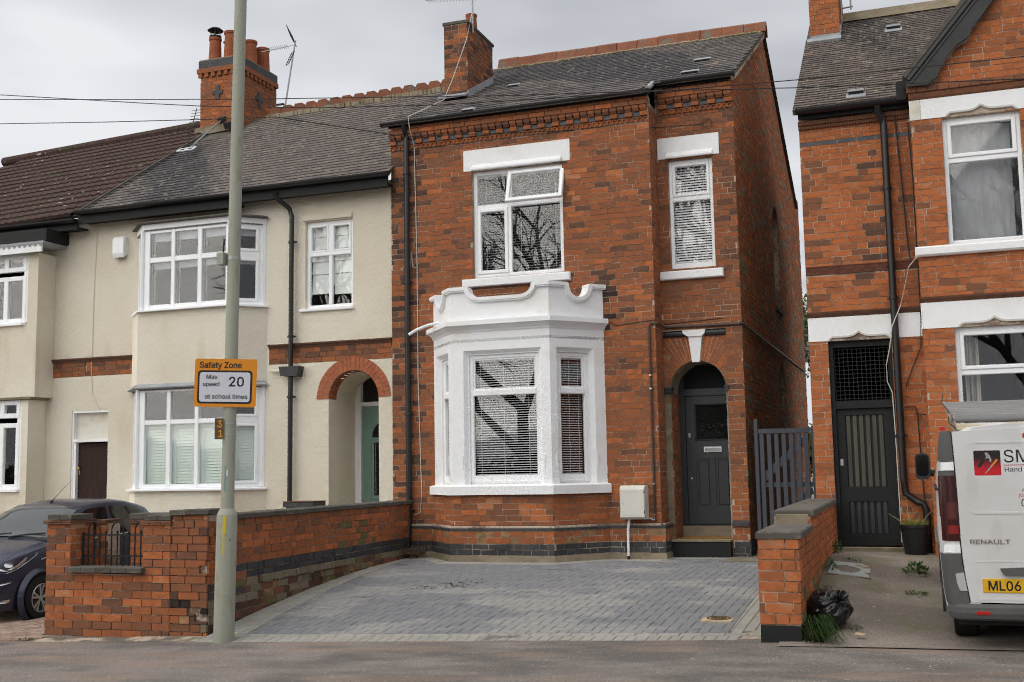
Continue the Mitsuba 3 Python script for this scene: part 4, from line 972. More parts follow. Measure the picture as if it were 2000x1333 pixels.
for c in (1.42, 1.86):
    for dx in (-.06, .06): mm.prism(sa.rotate(sg.box(-7.72 + dx - .004, c - .09, -7.72 + dx + .004, c + .09), 40 if dx < 0 else -40), .006, .010, fGD)
mm.box(-7.93, -7.925, 1.26, 2.02, .006, .01, fr=fGD).box(-7.80, -7.795, 1.26, 2.02, .006, .01, fr=fGD); part(lead, 'leading', mm, 'm_galv')
part(GD, 'panel', M().cbox(-8.02, -7.44, .45, 1.02, 0, .012, .01, fr=fGD), 'm_greendoor'); part(GD, 'letter_plate', M().lathe([(.0, .012), (.05, .012), (.055, 0)], [-7.76, KY + D, 1.105], 14, axis=(0, -1, 0)), 'm_galv')
# upstairs window
mm = M(); h = -.05
u0, u1, v0, v1 = -8.655, -7.852, 4.03, 5.352
ring(mm, fK, u0, u1, v0, v1, .055, h - .05, h); mm.cbox(u0 + .055, u1 - .055, 4.825, 4.885, h - .05, h + .01, .006, fr=fK); mm.cbox(-8.28, -8.225, v0 + .055, 4.825, h - .05, h + .004, .006, fr=fK).cbox(-8.28, -8.225, 4.885, v1 - .055, h - .05, h + .004, .006, fr=fK)
ring(mm, fK, u0 + .055, -8.28, 4.885, v1 - .055, .03, h - .04, h + .012, .004); ring(mm, fK, -8.225, u1 - .055, 4.885, v1 - .055, .03, h - .04, h + .012, .004)
w = part(K, 'upper_window', mm, 'm_upvc')
for a, b in ((u0 + .055, -8.28), (-8.225, u1 - .055)): pane(w, fK, a, b, v0 + .055, 4.825, h - .03); pane(w, fK, a + .03, b - .03, 4.915, v1 - .085, h - .02)
mm = M()
for k_ in range(5):
    z1 = v1 - .03 - k_ * .19; z0 = z1 - .19; mm.add(fK.P(np.array([[u0 + .05, z1, h - .09], [u1 - .05, z1, h - .09], [u1 - .05, z0, h - .075], [u0 + .05, z0, h - .075]])), [[0, 1, 2, 3]])
for a, b, c, d in ((-8.60, -8.28, 4.26, 4.42), (-8.22, -7.91, 4.24, 4.40)):
    mm.add(fK.P(np.array([[a, d, h - .08], [b, d, h - .08], [b, c, h - .075], [a, c, h - .06]])), [[0, 1, 2, 3]])
part(w, 'roman_blind', mm, 'm_fabric'); room(w, fK, u0, u1, v0, v1, -.122, 1.6, 'm_roomlight')
part(w, 'sill', M().cbox(-8.735, -7.835, 3.985, 4.03, -.08, .05, .006, fr=fK), 'm_upvc'); part(w, 'head', M().box(-8.683, -7.862, 5.368, 5.438, -.02, .03, fr=fK), 'm_render')

# ---- the two bays
def cream_bay(key, xl, xr, c, yb, z0, z1, zt0, zt1, lights, rows, cover):
    """A canted uPVC bay: three front lights in two rows and one light on each cant; cover fills each pane's back."""
    y = KY - .40
    path = [(xl - c, KY), (xl, y), (xr, y), (xr + c, KY)]
    fb, fc, fl_ = wallfr(0, y, 1, y), wallfr(xr, y, xr + c, KY), wallfr(xl - c, KY, xl, y)
    mm = M(); h = -.02
    us = [xl + .008] + [q for pr in lights for q in pr] + [xr - .0]
    w = .055
    mm.cbox(xl + .008, lights[0][0], z0, z1, h - .06, h, .006, fr=fb); mm.cbox(lights[-1][1], xr - .004, z0, z1, h - .06, h, .006, fr=fb)
    for (a, b), (c_, d) in zip(lights, lights[1:]): mm.cbox(b, c_, z0, z1, h - .06, h, .006, fr=fb)
    for a, b in lights:
        for p, q in ((z0, rows[0]), (rows[1], rows[2]), (rows[3], z1)): mm.cbox(a, b, p, q, h - .055, h - .002, .006, fr=fb)
    L = math.hypot(c, .40)
    ring(mm, fc, .03, L - .06, z0, z1, .05, h - .06, h, .006); mm.cbox(.08, L - .11, rows[1] - .01, rows[2] + .01, h - .06, h + .004, .006, fr=fc)
    ring(mm, fc, .08, L - .11, rows[2] + .01, z1 - .05, .045, h - .05, h + .012, .006); ring(mm, fc, .08, L - .11, z0 + .05, rows[1] - .01, .045, h - .05, h + .012, .006)
    ring(mm, fl_, .06, L - .03, z0, z1, .05, h - .06, h, .006)
    emit(key, mm, 'm_upvc')
    def glaze(fr, a, b, p, q, oldglass): pane(key, fr, a, b, p, q, h - .03)
    for a, b in lights:
        glaze(fb, a, b, rows[0], rows[1], 1); glaze(fb, a, b, rows[2], rows[3], 1)
        cover(key, fb, a, b, rows, h)
    glaze(fc, .125, L - .155, z0 + .095, rows[1] - .055, 1); glaze(fc, .125, L - .155, rows[2] + .055, z1 - .095, 1); cover(key, fc, .12, L - .15, rows, h)
    for q in (M().tube([[xr + .006, y + .012, z0], [xr + .006, y + .012, z1]], .032, 6), M().tube([[xl - .006, y + .012, z0], [xl - .006, y + .012, z1]], .032, 6), M().box(L - .06, L - .01, z0, z1, h - .06, .0, fr=fc)): part(key, 'post', q, 'm_upvc')
    part(key, 'sill', M().sweep(path, [(-.05, z0 - .035), (.075, z0 - .038), (.075, z0 - .012), (-.05, z0)]), 'm_upvc')
    part(key, 'ceiling', M().prism(path, zt0 - .02, zt0, FX), 'm_roomlight')
    room(key, fK, xl - .33, xr + .33, z0, z1, -.122, 2.0, 'm_room')
    return path
def blind_cover(key, fr, a, b, rows, h):
    m1 = M()
    for lo, hi, dz in ((rows[0], rows[1], .095), (rows[2], rows[3], .115)): m1.box(a + .015, b - .005, hi - dz, hi + .01, h - .10, h - .085, fr=fr).box(a + .012, a + .022, lo, hi, h - .115, h - .10, fr=fr)
    part(key, 'roller_blind', m1, 'm_blindgrey')
def shutter_cover(key, fr, a, b, rows, h):
    m1 = M(); hb = h - .10; z = rows[0] - .03
    m1.box(a - .02, a + .055, rows[0] - .05, rows[1] + .01, hb - .012, hb + .012, fr=fr).box(b - .025, b + .03, rows[0] - .05, rows[1] + .01, hb - .012, hb + .012, fr=fr)
    m1.box(a + .055, b - .025, rows[1] - .045, rows[1] + .01, hb - .012, hb + .012, fr=fr)
    while z < rows[1] - .06:
        q = np.array([[a + .055, z, hb + .012], [b - .025, z, hb + .012], [b - .025, z + .05, hb - .008], [a + .055, z + .05, hb - .008]]); m1.add(fr.P(q), [[0, 1, 2, 3]]); z += .0455
    part(key, 'shutter', m1, 'm_shutter', kind='stuff', label='pale green louvred shutter')
diffuse('m_blindgrey', (0.36, 0.39, 0.42), 0.9)
LT = [(-11.166, -10.777), (-10.708, -10.298), (-10.224, -9.80)]
UB = K + '__upper_bay'
pth = cream_bay(UB, -11.29, -9.735, .41, 0, 4.135, 5.385, 5.39, 5.46, LT, (4.203, 4.862, 4.941, 5.320), blind_cover)
part(UB, 'fascia', M().sweep(pth, [(-.06, 5.386), (.004, 5.386), (.012, 5.465), (-.06, 5.465)]), 'm_upvc')
part(UB, 'canopy', M().sweep(pth, [(-.05, 5.467), (.075, 5.470), (.08, 5.485), (-.05, 5.53)]), 'm_coping'); part(UB, 'soffit', M().prism(pth, 5.40, 5.46, FX), 'm_coping')
LB = K + '__lower_bay'
LT2 = [(-11.212, -10.815), (-10.744, -10.316), (-10.249, -9.81)]
cream_bay(LB, -11.33, -9.735, .41, 0, 1.405, 2.905, 2.91, 2.97, LT2, (1.466, 2.363, 2.433, 2.858), shutter_cover)
pth2 = [(-11.40 - .36, KY), (-11.40, KY - .42), (-9.66, KY - .42), (-9.25, KY)]
part(LB, 'lead_shelf', M().sweep([(-11.74, KY), (-11.33, KY - .40), (-9.735, KY - .40), (-9.325, KY)], [(-.05, 2.90), (.075, 2.915), (.08, 2.93), (.0, 2.985), (-.05, 2.985)]), 'm_lead')
for za, zb in ((2.985, 4.095), (-.1, 1.368)): part(K, 'bay_front', M().sweep([(-11.76, KY), (-11.36, KY - .395), (-9.70, KY - .395), (-9.30, KY)], [(-.08, za), (.0, za), (.0, zb), (-.08, zb)]), 'm_render')

# ---- brown side door under a blank panel
PD = K + '__side_door'; fP = wallfr(0, KY + .09, 1, KY + .09)
emit(PD, M().box(-12.83, -12.19, .1, 2.135, -.05, 0, fr=fP), 'm_brownwood'); tag(PD, 'weathered dark brown side door under a blank panel')
mm = M().box(-12.906, -12.88, .1, 2.657, -.05, .07, fr=fP).box(-12.88, -12.83, .1, 2.15, -.05, .06, fr=fP).box(-12.88, -12.19, 2.152, 2.20, -.05, .085, fr=fP).box(-12.88, -12.19, 2.62, 2.657, -.05, .08, fr=fP)
part(PD, 'frame', mm, 'm_white'); part(PD, 'blank_panel', M().box(-12.88, -12.19, 2.20, 2.62, -.03, .0, fr=fP), 'm_panel'); part(PD, 'knob', M().lathe([(0, .05), (.022, .04), (.026, .02), (.012, .0)], [-12.80, KY + .09, 1.735], 12, axis=(0, -1, 0)).box(-12.812, -12.788, 1.64, 1.71, 0, .006, fr=fP), 'm_brass')
diffuse('m_panel', lambda p, n, uv: mix((0.63, 0.62, 0.56), (0.55, 0.50, 0.40), smoothstep(.45, .75, fbm(p.x * 4, p.y * 4, p.z * 4, 4))), 0.6)

# ---- roof of the cream house
EZ = 5.90; KK = (8.56 - EZ) / (18.85 - 14.78); nK = np.array([0, 1, KK]); fKR = Fr([0, 14.78, EZ], [1, 0, 0], nK); KL = math.hypot(18.85 - 14.78, 8.56 - EZ)
KR = K + '__roof'; x0, x1 = -12.72, -7.16
# the front eave runs a little downhill to the left, as old eaves do
def sagfr(z0, z1, xa, xb): 
    d = np.array([xb - xa, 0, z1 - z0]); return Fr([xa, 14.78, z0], d, nK)
fKR = sagfr(5.80, 5.915, x0, x1); KW = float(np.linalg.norm([x1 - x0, .115]))
rp = sg.box(0, 0, KW, KL); chim = sg.box(1.10, 2.55, 1.9, KL + .1)
emit(KR, M().prism(rp, -.05, -.012, fKR), 'm_coping')
KP = Pieces()
lay_roof(KP, KR, fKR, rp.difference(sg.box(-.1, 3.75, .95, KL + .2)), lambda u, v, r: r.gauss(.66, .13) + (.3 if r.random() < .04 else 0), 81, w=.155, gauge=.152, thick=.010)
KP.flush('tile', KR, 'tiles', 'remaining courses of brown clay tiles', 290)
rnd = random.Random(9); n = 17; w = (-7.25 - (-11.6)) / n
for i in range(n):
    a, b = -11.6 + i * w + .004, -11.6 + (i + 1) * w - .002
    zr = 8.50 + .115 * ((a - x0) / (x1 - x0)); t = (rnd.uniform(.35, .95), rnd.random())
    q = [(-.15, -.08), (-.09, .06), (-.03, .10), (.03, .10), (.09, .06), (.15, -.08)]
    mm = M().prism([(a, zr - .06), (a, zr + .015), (a + .05, zr + .10), (b - .05, zr + .10), (b, zr + .015), (b, zr - .06)], -.10, .10, wallfr(0, 18.85, 1, 18.85), t)
    part(KR, 'ridge_tile', mm, 'm_ridge')
mm = M()
for i in range(110):
    a = -11.6 + i * .04; zr = 8.45 + .115 * ((a - x0) / (x1 - x0)); mm.box(a, a + .05, 18.64 - rnd.uniform(0, .04), 18.76, zr - .14, zr - .045 + rnd.uniform(0, .015))
part(KR, 'ridge_mortar', mm, 'm_plinthstone', kind='stuff')
gutter(K, -9.72, XL + .10, 14.70, 5.80 + .095, .06); gutter(K, PX, -9.72, 14.70, 5.80 + .035, .06)
part(K, 'fascia', M().box(-9.72, XL + .05, 14.76, 14.80, 5.70, 5.885).box(-9.70, XL + .03, 14.80, KY, 5.75, 5.77).box(PX, -9.725, 14.76, 14.80, 5.64, 5.83).box(PX, -9.725, 14.80, KY, 5.68, 5.70), 'm_blackmatt')
dp = downpipe(K, [[-9.02, 14.72, 5.78], [-8.98, 14.78, 5.68], [-8.86, 14.90, 5.56], [-8.835, 14.93, 5.45], [-8.845, 14.93, 3.19], [-8.845, 14.93, 2.99], [-8.86, 14.93, .2]], .036, (5.05, 3.62, 2.72))
part(dp, 'hopper', M().prism([(-9.01, 3.17), (-8.98, 3.03), (-8.70, 3.02), (-8.67, 3.17)], -.02, .16, wallfr(0, KY, 1, KY)), 'm_black')
part(K, 'waste_pipe', M().tube([[-9.22, 14.97, 3.13], [-9.0, 14.96, 3.115]], .022, 8), 'm_render')
part(K, 'wall_cable', M().tube([[-12.48, 15.01, 5.62], [-12.52, 15.01, 4.5], [-12.53, 15.01, 3.2], [-12.50, 15.01, 2.9], [-12.36, 15.01, 2.66]], .005, 5), 'm_cable')

# ---- tall chimney on the party line
CK = K + '__chimney'
x0, x1, y0, y1, z0, z1 = -12.887, -12.0, 18.35, 19.65, 8.0, 9.39
emit(CK, M().box(x0, x1, y0, y1, z0, z1 + .02), 'm_mortar')
cp = Pieces(); tn = lambda u, z, r: r.gauss(.92, .16)
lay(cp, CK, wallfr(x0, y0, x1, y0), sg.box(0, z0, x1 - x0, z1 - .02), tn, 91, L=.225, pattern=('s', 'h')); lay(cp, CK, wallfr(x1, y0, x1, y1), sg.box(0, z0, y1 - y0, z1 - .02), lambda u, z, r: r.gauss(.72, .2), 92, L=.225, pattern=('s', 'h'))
cp.flush('brick', CK, 'brickwork', 'chimney bricks')
base = [(x0, y1), (x0, y0), (x1, y0), (x1, y1)]
part(CK, 'oversail', M().sweep(base, [(0, z1 - .06), (.055, z1 - .06), (.055, z1 + .03), (0, z1 + .03)], (.75, .4)), 'm_brick')
part(CK, 'blue_course', M().sweep(base, [(0, z1 + .031), (.03, z1 + .031), (.03, z1 + .105), (.028, z1 + .108), (.028, z1 + .115), (.03, z1 + .118), (.03, z1 + .19), (0, z1 + .19)], (.4, .3)), 'm_bluebrick')
part(CK, 'flaunching', M().prism(sg.box(x0 - .02, y0 - .02, x1 + .02, y1), z1 + .19, z1 + .215, FX), 'm_plinthstone')
for fr, L in ((wallfr(x0 - .05, y0, x1, y0), x1 - x0 + .1), (wallfr(x1, y0, x1, y1), y1 - y0)):
    n = int(L / .145)
    for i in range(n): part(CK, 'dentil', M().box(.02 + i * .145, .10 + i * .145, z1 - .14, z1 - .06, 0, .045, (rnd.uniform(.6, 1), .3), fr), 'm_brick')
    c = L / 2 - (.05 if L < 1 else .0); zc = z1 - .47
    part(CK, 'cross', M().box(c - .045, c + .045, zc - .135, zc + .135, 0, .028, (.5, .5), fr).box(c - .115, c - .047, zc - .04, zc + .04, 0, .028, (.4, .5), fr).box(c + .047, c + .115, zc - .04, zc + .04, 0, .028, (.4, .5), fr), 'm_bluebrick')
def pot(x, y, h, r=.12, cowl=False):
    zb = z1 + .2
    k = part(CK, 'pot', M().lathe([(r * 1.12, 0), (r, .05), (r * .86, h - .06), (r * .98, h - .05), (r * .98, h), (r * .75, h), (r * .7, 0)], [x, y, zb], 20, (rnd.uniform(.5, .9), rnd.random())), 'm_terracotta', smooth=35)
    if cowl:
        part(k, 'cowl', M().lathe([(.0, h + .22), (.10, h + .20), (.155, h + .155), (.15, h + .15), (0, h + .17)], [x, y, zb], 20).lathe([(r * .9, h), (r * .95, h + .02), (r * .95, h + .04), (r * .8, h + .05)], [x, y, zb], 16), 'm_blackmatt')
        mm = M()
        for t in np.arange(6) * 1.047: mm.tube([[x + math.cos(t) * .1, y + math.sin(t) * .1, zb + h + .03], [x + math.cos(t) * .1, y + math.sin(t) * .1, zb + h + .165]], .006, 5)
        part(k, 'cage', mm, 'm_rust')
pot(x0 + .20, y0 + .18, .50, .125, True); pot(x0 + .24, y0 + .66, .42, .12, True); pot(x0 + .52, y0 + .24, .60, .14); pot(x0 + .62, y0 + .74, .56, .13); pot(x1 - .15, y0 + .58, .50, .14); pot(x1 - .14, y0 + 1.02, .50, .14)
part(CK, 'flashing', M().prism([(x0 - .12, z0 + .08), (x1 + .12, z0 + .15), (x1 + .06, z0 + .29), (x0 - .06, z0 + .24)], -.0, .03, wallfr(0, y0 - .04, 1, y0 - .04)), 'm_plinthstone')
CHK = (x0, x1, y0, y1, z1)

# ---------------------------------------------------------------- far left rendered house with the pantile roof
N = thing('pantile_house', 'cream pebbledashed house at the left edge under a dark ribbed tile roof', 'house')
emit(N + '__wall', M().prism(sg.box(-24, -.4, PX - .002, 5.8).difference(unary_union([sg.box(-13.62, 3.20, PX, 3.478), PDR, sg.box(-16.5, 1.4, -13.75, 2.8), sg.box(-16.5, 4.1, -13.75, 5.2)])), -.12, -.003, fK), 'm_render')
part(N, 'band_bed', M().prism(sg.box(-13.62, 3.20, PX - .002, 3.478), -.05, -.012, fK), 'm_mortar')
nb = Pieces(); lay(nb, N, fK, sg.box(-13.615, 3.203, PX - .004, 3.435), tb, 63, z0=3.203, course=.0767, proud=.0); nb.flush('band_brick', N, 'band_bricks', 'bricks of the string band')
part(N, 'string_mould', M().prism([(0, 0), (.012, 0), (.02, .022), (.045, .04), (.05, .062), (0, .07)], -13.62, PX - .002, Fr([0, KY, 3.435], [0, -1, 0], [0, 0, 1], [1, 0, 0]), (.1, .5)), 'm_brick')
y = KY - .40; fN = wallfr(0, y, 1, y)
def far_bay(name, z0, z1, t0, t1, rx, zs):
    mm = M(); h = -.03; us = [(-15.6, -14.72), (-14.62, -14.0 + .04), (-13.96, rx)]
    mm.cbox(rx - .03, rx + .075, z0, z1, h - .06, h, .006, fr=fN)
    for a, b in us: ring(mm, fN, a - .03, b + .03, t1 - .03, z1, .075, h - .05, h + .01, .006); ring(mm, fN, a - .03, b + .03, z0, t0 + .035, .075, h - .05, h + .01, .006)
    k = part(N, name, mm, 'm_upvc')
    for a, b in us: pane(k, fN, a, b, z0 + .06, t0, h - .02); pane(k, fN, a, b, t1, z1 - .06, h - .02)
    part(k, 'sill', M().sweep([(-16.2, y), (-13.60, y), (-13.5 + .0, KY - .03)], [(-.05, z0 - .045), (.05, z0 - .045), (.05, z0 - .008), (-.05, z0)]), 'm_upvc')
    room(k, fK, -16, -13.8, z0, z1, -.13, 1.6, 'm_room'); return k
k1 = far_bay('upper_bay', 4.085, 5.215, 4.815, 4.955, -13.58, 1); k2 = far_bay('lower_bay', 1.43, 2.84, 2.44, 2.585, -13.63, 0)
pthN = [(-16.2, y), (-13.30, y), (-13.52 + .0, KY)]
for q in (M().box(-16.4, -13.30, y + .0, KY, 2.88, 4.04), M().box(-16.4, -13.42, y + .0, KY, -.3, 1.38), M().box(-13.50, -13.30, y + .004, KY, 4.041, 5.2), M().box(-13.55, -13.42, y + .004, KY, 1.381, 2.84)): part(N, 'bay_front', q, 'm_render')
part(N, 'lead_shelf', M().box(-16.4, -13.36, y - .05, KY, 2.845, 2.882), 'm_plinthstone')
mm = M().box(-16.4, -13.13, y - .13, y - .10, 5.19, 5.31)
sc = unary_union([sg.Point(-16.3 + i * .105, 5.31).buffer(.036, 8) for i in range(31)])
part(N, 'bay_fascia', mm, 'm_white'); part(N, 'bay_lead', M().prism(sc.intersection(sg.box(-20, 5, 0, 5.306)), 0, .006, wallfr(0, y - .131, 1, y - .131)).box(-16.4, -13.09, y - .14, KY, 5.312, 5.36), 'm_lead'); part(N, 'bay_roof', M().box(-16.4, -13.05, y - .12, KY, 5.37, 5.56), 'm_blackmatt')
# ribbed concrete tiles
NR = N + '__roof'; xa = -17.6
fNR = Fr([xa, 14.76, 5.60], [PX - .01 - xa, 0, .20], np.array([0, 1, KK])); NW_ = math.hypot(PX - .01 - xa, .2); NL = KL + .02
emit(NR, M().prism([(.1 - NL * .9, 0), (NW_, 0), (NW_, NL), (.1, NL)], -.06, -.02, fNR), 'm_blackmatt')
NP = Pieces(); rnd = random.Random(19)
gx, gy = .30, .30
prof = []
for i in range(13):
    u = i / 12; prof.append((u * gx, .020 * abs(math.sin(u * 2 * math.pi)) ** .6 + .004))
prof = np.array(prof)
for r in range(int(NL / gy) + 1):
    v = r * gy; v2 = min(v + gy * 1.18, NL)
    if v2 - v < .05: continue
    i0 = -23
    for c in range(i0, int(NW_ / gx) + 1):
        u = c * gx
        if u + gx > NW_ + .02 or u < .1 - (NL - v) * .9: continue
        lift = rnd.uniform(0, .006); k_ = len(prof)
        q = np.vstack([np.c_[prof[:, 0] + u, np.full(k_, v + rnd.uniform(-.004, .004)), prof[:, 1] + .026 + lift], np.c_[prof[:, 0] + u, np.full(k_, v2), prof[:, 1] + .0], np.c_[prof[:, 0] + u, np.full(k_, v), np.full(k_, -.01)]])
        i = np.arange(k_ - 1); f = np.vstack([np.c_[i, i + 1, i + 1 + k_, i + k_], np.c_[i + 2 * k_, i + 1 + 2 * k_, i + 1, i]])
        NP.put(NR, M().add(fNR.P(q), f, (rnd.random(), rnd.random())), 'm_pantile', screen_area(fNR.P(np.array([[u, v, 0], [u + gx, v, 0], [u + gx, v + gy, 0], [u, v + gy, 0.]]))))
NP.flush('pantile', NR, 'pantiles', 'remaining ribbed concrete tiles', 290)
mm = M(); 
for i in range(14): mm.tube([fNR.P(np.array([NW_ - .25 - i * .37, NL - .02, .035])), fNR.P(np.array([NW_ - .25 - (i + 1) * .37 + .01, NL - .02, .035]))], .10, 10, (rnd.uniform(.1, .5), rnd.random()))
part(NR, 'ridge', mm, 'm_pantile')
gutter(N, -20, PX, 14.69, 5.71, .06); part(N, 'fascia', M().box(-20, PX, 14.75, 14.79, 5.55, 5.68).box(-20, PX, 14.79, KY, 5.58, 5.60), 'm_blackmatt')
part(N, 'verge_mortar', M().box(.0, .045, 0, KL * .86, -.0, .030, fr=Fr([PX - .03, 14.74, 5.815], [1, 0, 0], nK)), 'm_coping')
# ================================================================ THE ORANGE BRICK HOUSE ON THE RIGHT
G = thing('orange_brick_house', 'orange brick house at the right edge with white lintels and a black gable bargeboard', 'house')
GY, GB = 14.54, 13.96
fG, fB = wallfr(0, GY, 1, GY), wallfr(0, GB, 1, GB)
GP = Pieces()
def tone_g(u, z, r):
    t = r.gauss(1.14, .09)
    if r.random() < .05: t = r.uniform(.35, .65)
    if u < -1.0 and 3.9 < z < 5.5 and r.random() < .2: t = r.uniform(.2, .6)
    if -.62 < u < -.32 and 3.4 < z < 5.4 and r.random() < .45: t = r.uniform(-.1, .5)
    if u > -.2 and u < 0 and z > 3.2: t -= .25
    if z < 1.2 and r.random() < .3: t -= .4
    return t
LG = sg.box(-1.315, 3.08, 0.02, 3.372); DG = sg.box(-1.092, .58, -.348, 3.08); BL = sg.box(-1.313, 5.545, .02, 5.60); TC = sg.box(-1.4, 3.905, .02, 4.012); ST = sg.box(-1.4, 3.374, .02, 3.445)
wg = sg.box(-1.315, .45, .02, 5.755).difference(unary_union([LG, DG, BL, TC, ST]))
wall_core(G, 'wall', fG, sg.box(-1.315, .2, .02, 6.0).difference(DG))
GW = G + '__wall'
lay(GP, GW, fG, wg, tone_g, 101, L=.226)
lay(GP, GW, fG, BL.buffer(-.002), lambda u, z, r: (r.random(), 'm_bluegrey'), 102, z0=5.537, course=.066, pattern='stretcher', piece='blue_brick', L=.226)
fGs = wallfr(.02, GB, .02, GB - 1)                 # left cheek of the bay (faces left)
wall_core(G, 'bay_cheek', Fr([.02, GY, 0], [0, -1, 0], [0, 0, 1], [-1, 0, 0]), sg.box(0, .2, GY - GB, 6.0))
lay(GP, GW, Fr([.02, GY, 0], [0, -1, 0], [0, 0, 1], [-1, 0, 0]), sg.box(0, .45, GY - GB, 5.755), tone_g, 103, hidden=True)
# bay front
W1 = sg.box(.352, 4.06, 1.19, 5.555); W2 = sg.box(.352, 1.9, 1.19, 3.10); W1b, W2b = sa.translate(W1, .98, 0), sa.translate(W2, .98, 0)
L1 = sg.box(.02, 5.56, 2.6, 5.795); L2 = sg.box(.03, 3.10, 2.6, 3.40); SL = sg.box(-.02, 3.935, 2.6, 4.06)
bayf = sg.box(.02, .45, 2.6, 5.795).difference(unary_union([W1, W2, W1b, W2b, L1, L2, SL, sg.box(.02, 3.40, 2.6, 3.465)]))
wall_core(G, 'bay_wall', fB, sg.Polygon([(.02, .2), (.02, 6.0), (1.66, 7.95), (2.6, 7.95), (2.6, .2)]).difference(unary_union([W1, W2, W1b, W2b])))
lay(GP, GW, fB, bayf, lambda u, z, r: r.gauss(1.16, .09) if r.random() < .93 else .45, 104, L=.226)
# bargeboard and the gable behind it
yb = GB - .12
outer = [(-.012, 6.032), (.647, 6.808)]; d = np.subtract(outer[1], outer[0]); outer.append(tuple(np.array(outer[0]) + d * 2.6))
inner_ = [(-.009, 5.942), (.23, 5.938), (.26, 5.976), (.329, 6.01), (.381, 6.138), (.46, 6.255), (.56, 6.364), (.708, 6.446), (.718, 6.512), (.98, 6.838)]
inner_.append(tuple(np.array(inner_[-1]) + d * 1.75))
fb_ = wallfr(0, yb, 1, yb)
barge = sg.Polygon(outer + inner_[::-1]).buffer(0)
part(G, 'bargeboard', M().prism(barge, -.03, 0, fb_), 'm_barge')
off = np.array([-d[1], d[0]]) / np.hypot(*d)
part(G, 'barge_moulding', M().prism([outer[0], outer[2], tuple(np.array(outer[2]) - off * .045), tuple(np.array(outer[0]) - off * .045)], 0.001, .03, fb_).prism([tuple(np.array(outer[0]) - off * .07), tuple(np.array(outer[2]) - off * .07), tuple(np.array(outer[2]) - off * .085), tuple(np.array(outer[0]) - off * .085)], 0.001, .015, fb_), 'm_black')
diffuse('m_barge', lambda p, n, uv: mix((0.022, 0.022, 0.024), (0.045, 0.045, 0.047), fbm(p.x * 4, p.y * 4, p.z * 4, 4)), 0.55)
part(G, 'gable_roof', M().prism([outer[0], outer[2], tuple(np.array(outer[2]) + off * .05), tuple(np.array(outer[0]) + off * .05)], -3.4, .05, fb_), 'm_coping')
gab = sg.Polygon([(.02, 5.955), (.02, outer[0][1])] + [outer[2]] + [(2.6, 8.5), (2.6, 5.955)]).buffer(0)
lay(GP, GW, fB, gab.difference(barge.buffer(.0)), lambda u, z, r: r.gauss(1.14, .09) if r.random() < .9 else .6, 105, L=.226, z0=5.955)
GC = G + '__gable_moulding'
emit(GC, M().prism([(0, 0), (.012, 0), (.03, .02), (.04, .06), (.04, .08), (0, .08)], .0, 2.6, Fr([0, GB, 5.797], [0, -1, 0], [0, 0, 1], [1, 0, 0]), (.35, .5)), 'm_brick')
rnd = random.Random(4)
for i in range(22): part(GC, 'dentil_brick', M().cbox(-.02 + i * .117 + .003, -.02 + (i + 1) * .117 - .003, 5.880, 5.952, 0, .062, .003, (rnd.uniform(.2, .7), rnd.random()), fB), 'm_brick')
GP.flush('brick', GW, 'brickwork', 'remaining courses of orange brick')
# recess trims
mm = M().prism([(0, 0), (.015, 0), (.03, .02), (.035, .045), (.06, .05), (.065, .10), (0, .10)], -1.32, .018, Fr([0, GY, 5.757], [0, -1, 0], [0, 0, 1], [1, 0, 0]), (.25, .5))
k = part(G, 'eaves_mould', mm, 'm_brick')
mm = M()
for i in range(40): mm.box(-1.31 + i * .033, -1.31 + i * .033 + .017, 5.762, 5.80, .02, .038, (.35, i / 40), fG)
part(k, 'bead', mm, 'm_brick', kind='stuff')
for zz, t in ((3.374, .1),): part(G, 'string_mould', M().prism([(0, 0), (.012, 0), (.03, .025), (.045, .045), (.05, .065), (0, .072)], -1.318, .018, Fr([0, GY, zz], [0, -1, 0], [0, 0, 1], [1, 0, 0]), (t, .5)).prism([(0, 0), (.012, 0), (.03, .02), (.05, .04), (.055, .06), (0, .066)], .0, 2.6, Fr([0, GB, 3.402], [0, -1, 0], [0, 0, 1], [1, 0, 0]), (.2, .5)), 'm_brick')
tb_ = part(G, 'terracotta_band', M().box(-1.312, .018, 3.905, 4.012, 0, .006, (.2, .3), fG), 'm_bandterra')
diffuse('m_bandterra', lambda p, n, uv: mix((0.075, 0.030, 0.022), (0.15, 0.055, 0.034), fbm(p.x * 16, p.y * 16, p.z * 16, 3)), 0.85)
mm = M()
for i in range(18):
    c = -1.27 + i * .073
    for s_ in (1, -1):
        pts = [[c + s_ * .018 + math.cos(t) * (.006 + .0022 * t), 3.958 + s_ * .016 * (1 if i % 2 else -1) + math.sin(t) * (.006 + .0022 * t), .007] for t in np.linspace(0, 7.5, 12)]
        mm.tube(fG.P(np.array(pts)), .0035, 4)
mm.box(-1.312, .018, 3.907, 3.918, .006, .012, fr=fG).box(-1.312, .018, 4.0, 4.011, .006, .012, fr=fG)
part(tb_, 'scrollwork', mm, 'm_bandterra', kind='stuff')
def ogee(fr, x0, x1, z, h=.045, tip=.10):
    """A label lip that rises to a point in the middle."""
    c = (x0 + x1) / 2; a = []
    for t in np.linspace(0, 1, 8): a.append((x0 + .06 * t, z + h * math.sin(t * math.pi / 2)))
    for t in np.linspace(0, 1, 10): a.append((c - .16 + .16 * t, z + h + (tip - h) * t ** 2.4))
    b = [(2 * c - x, y) for x, y in a[::-1]]
    crv = sg.LineString(a + b[1:])
    return sg.Polygon(a + b[1:]), crv.buffer(.011, cap_style=2)
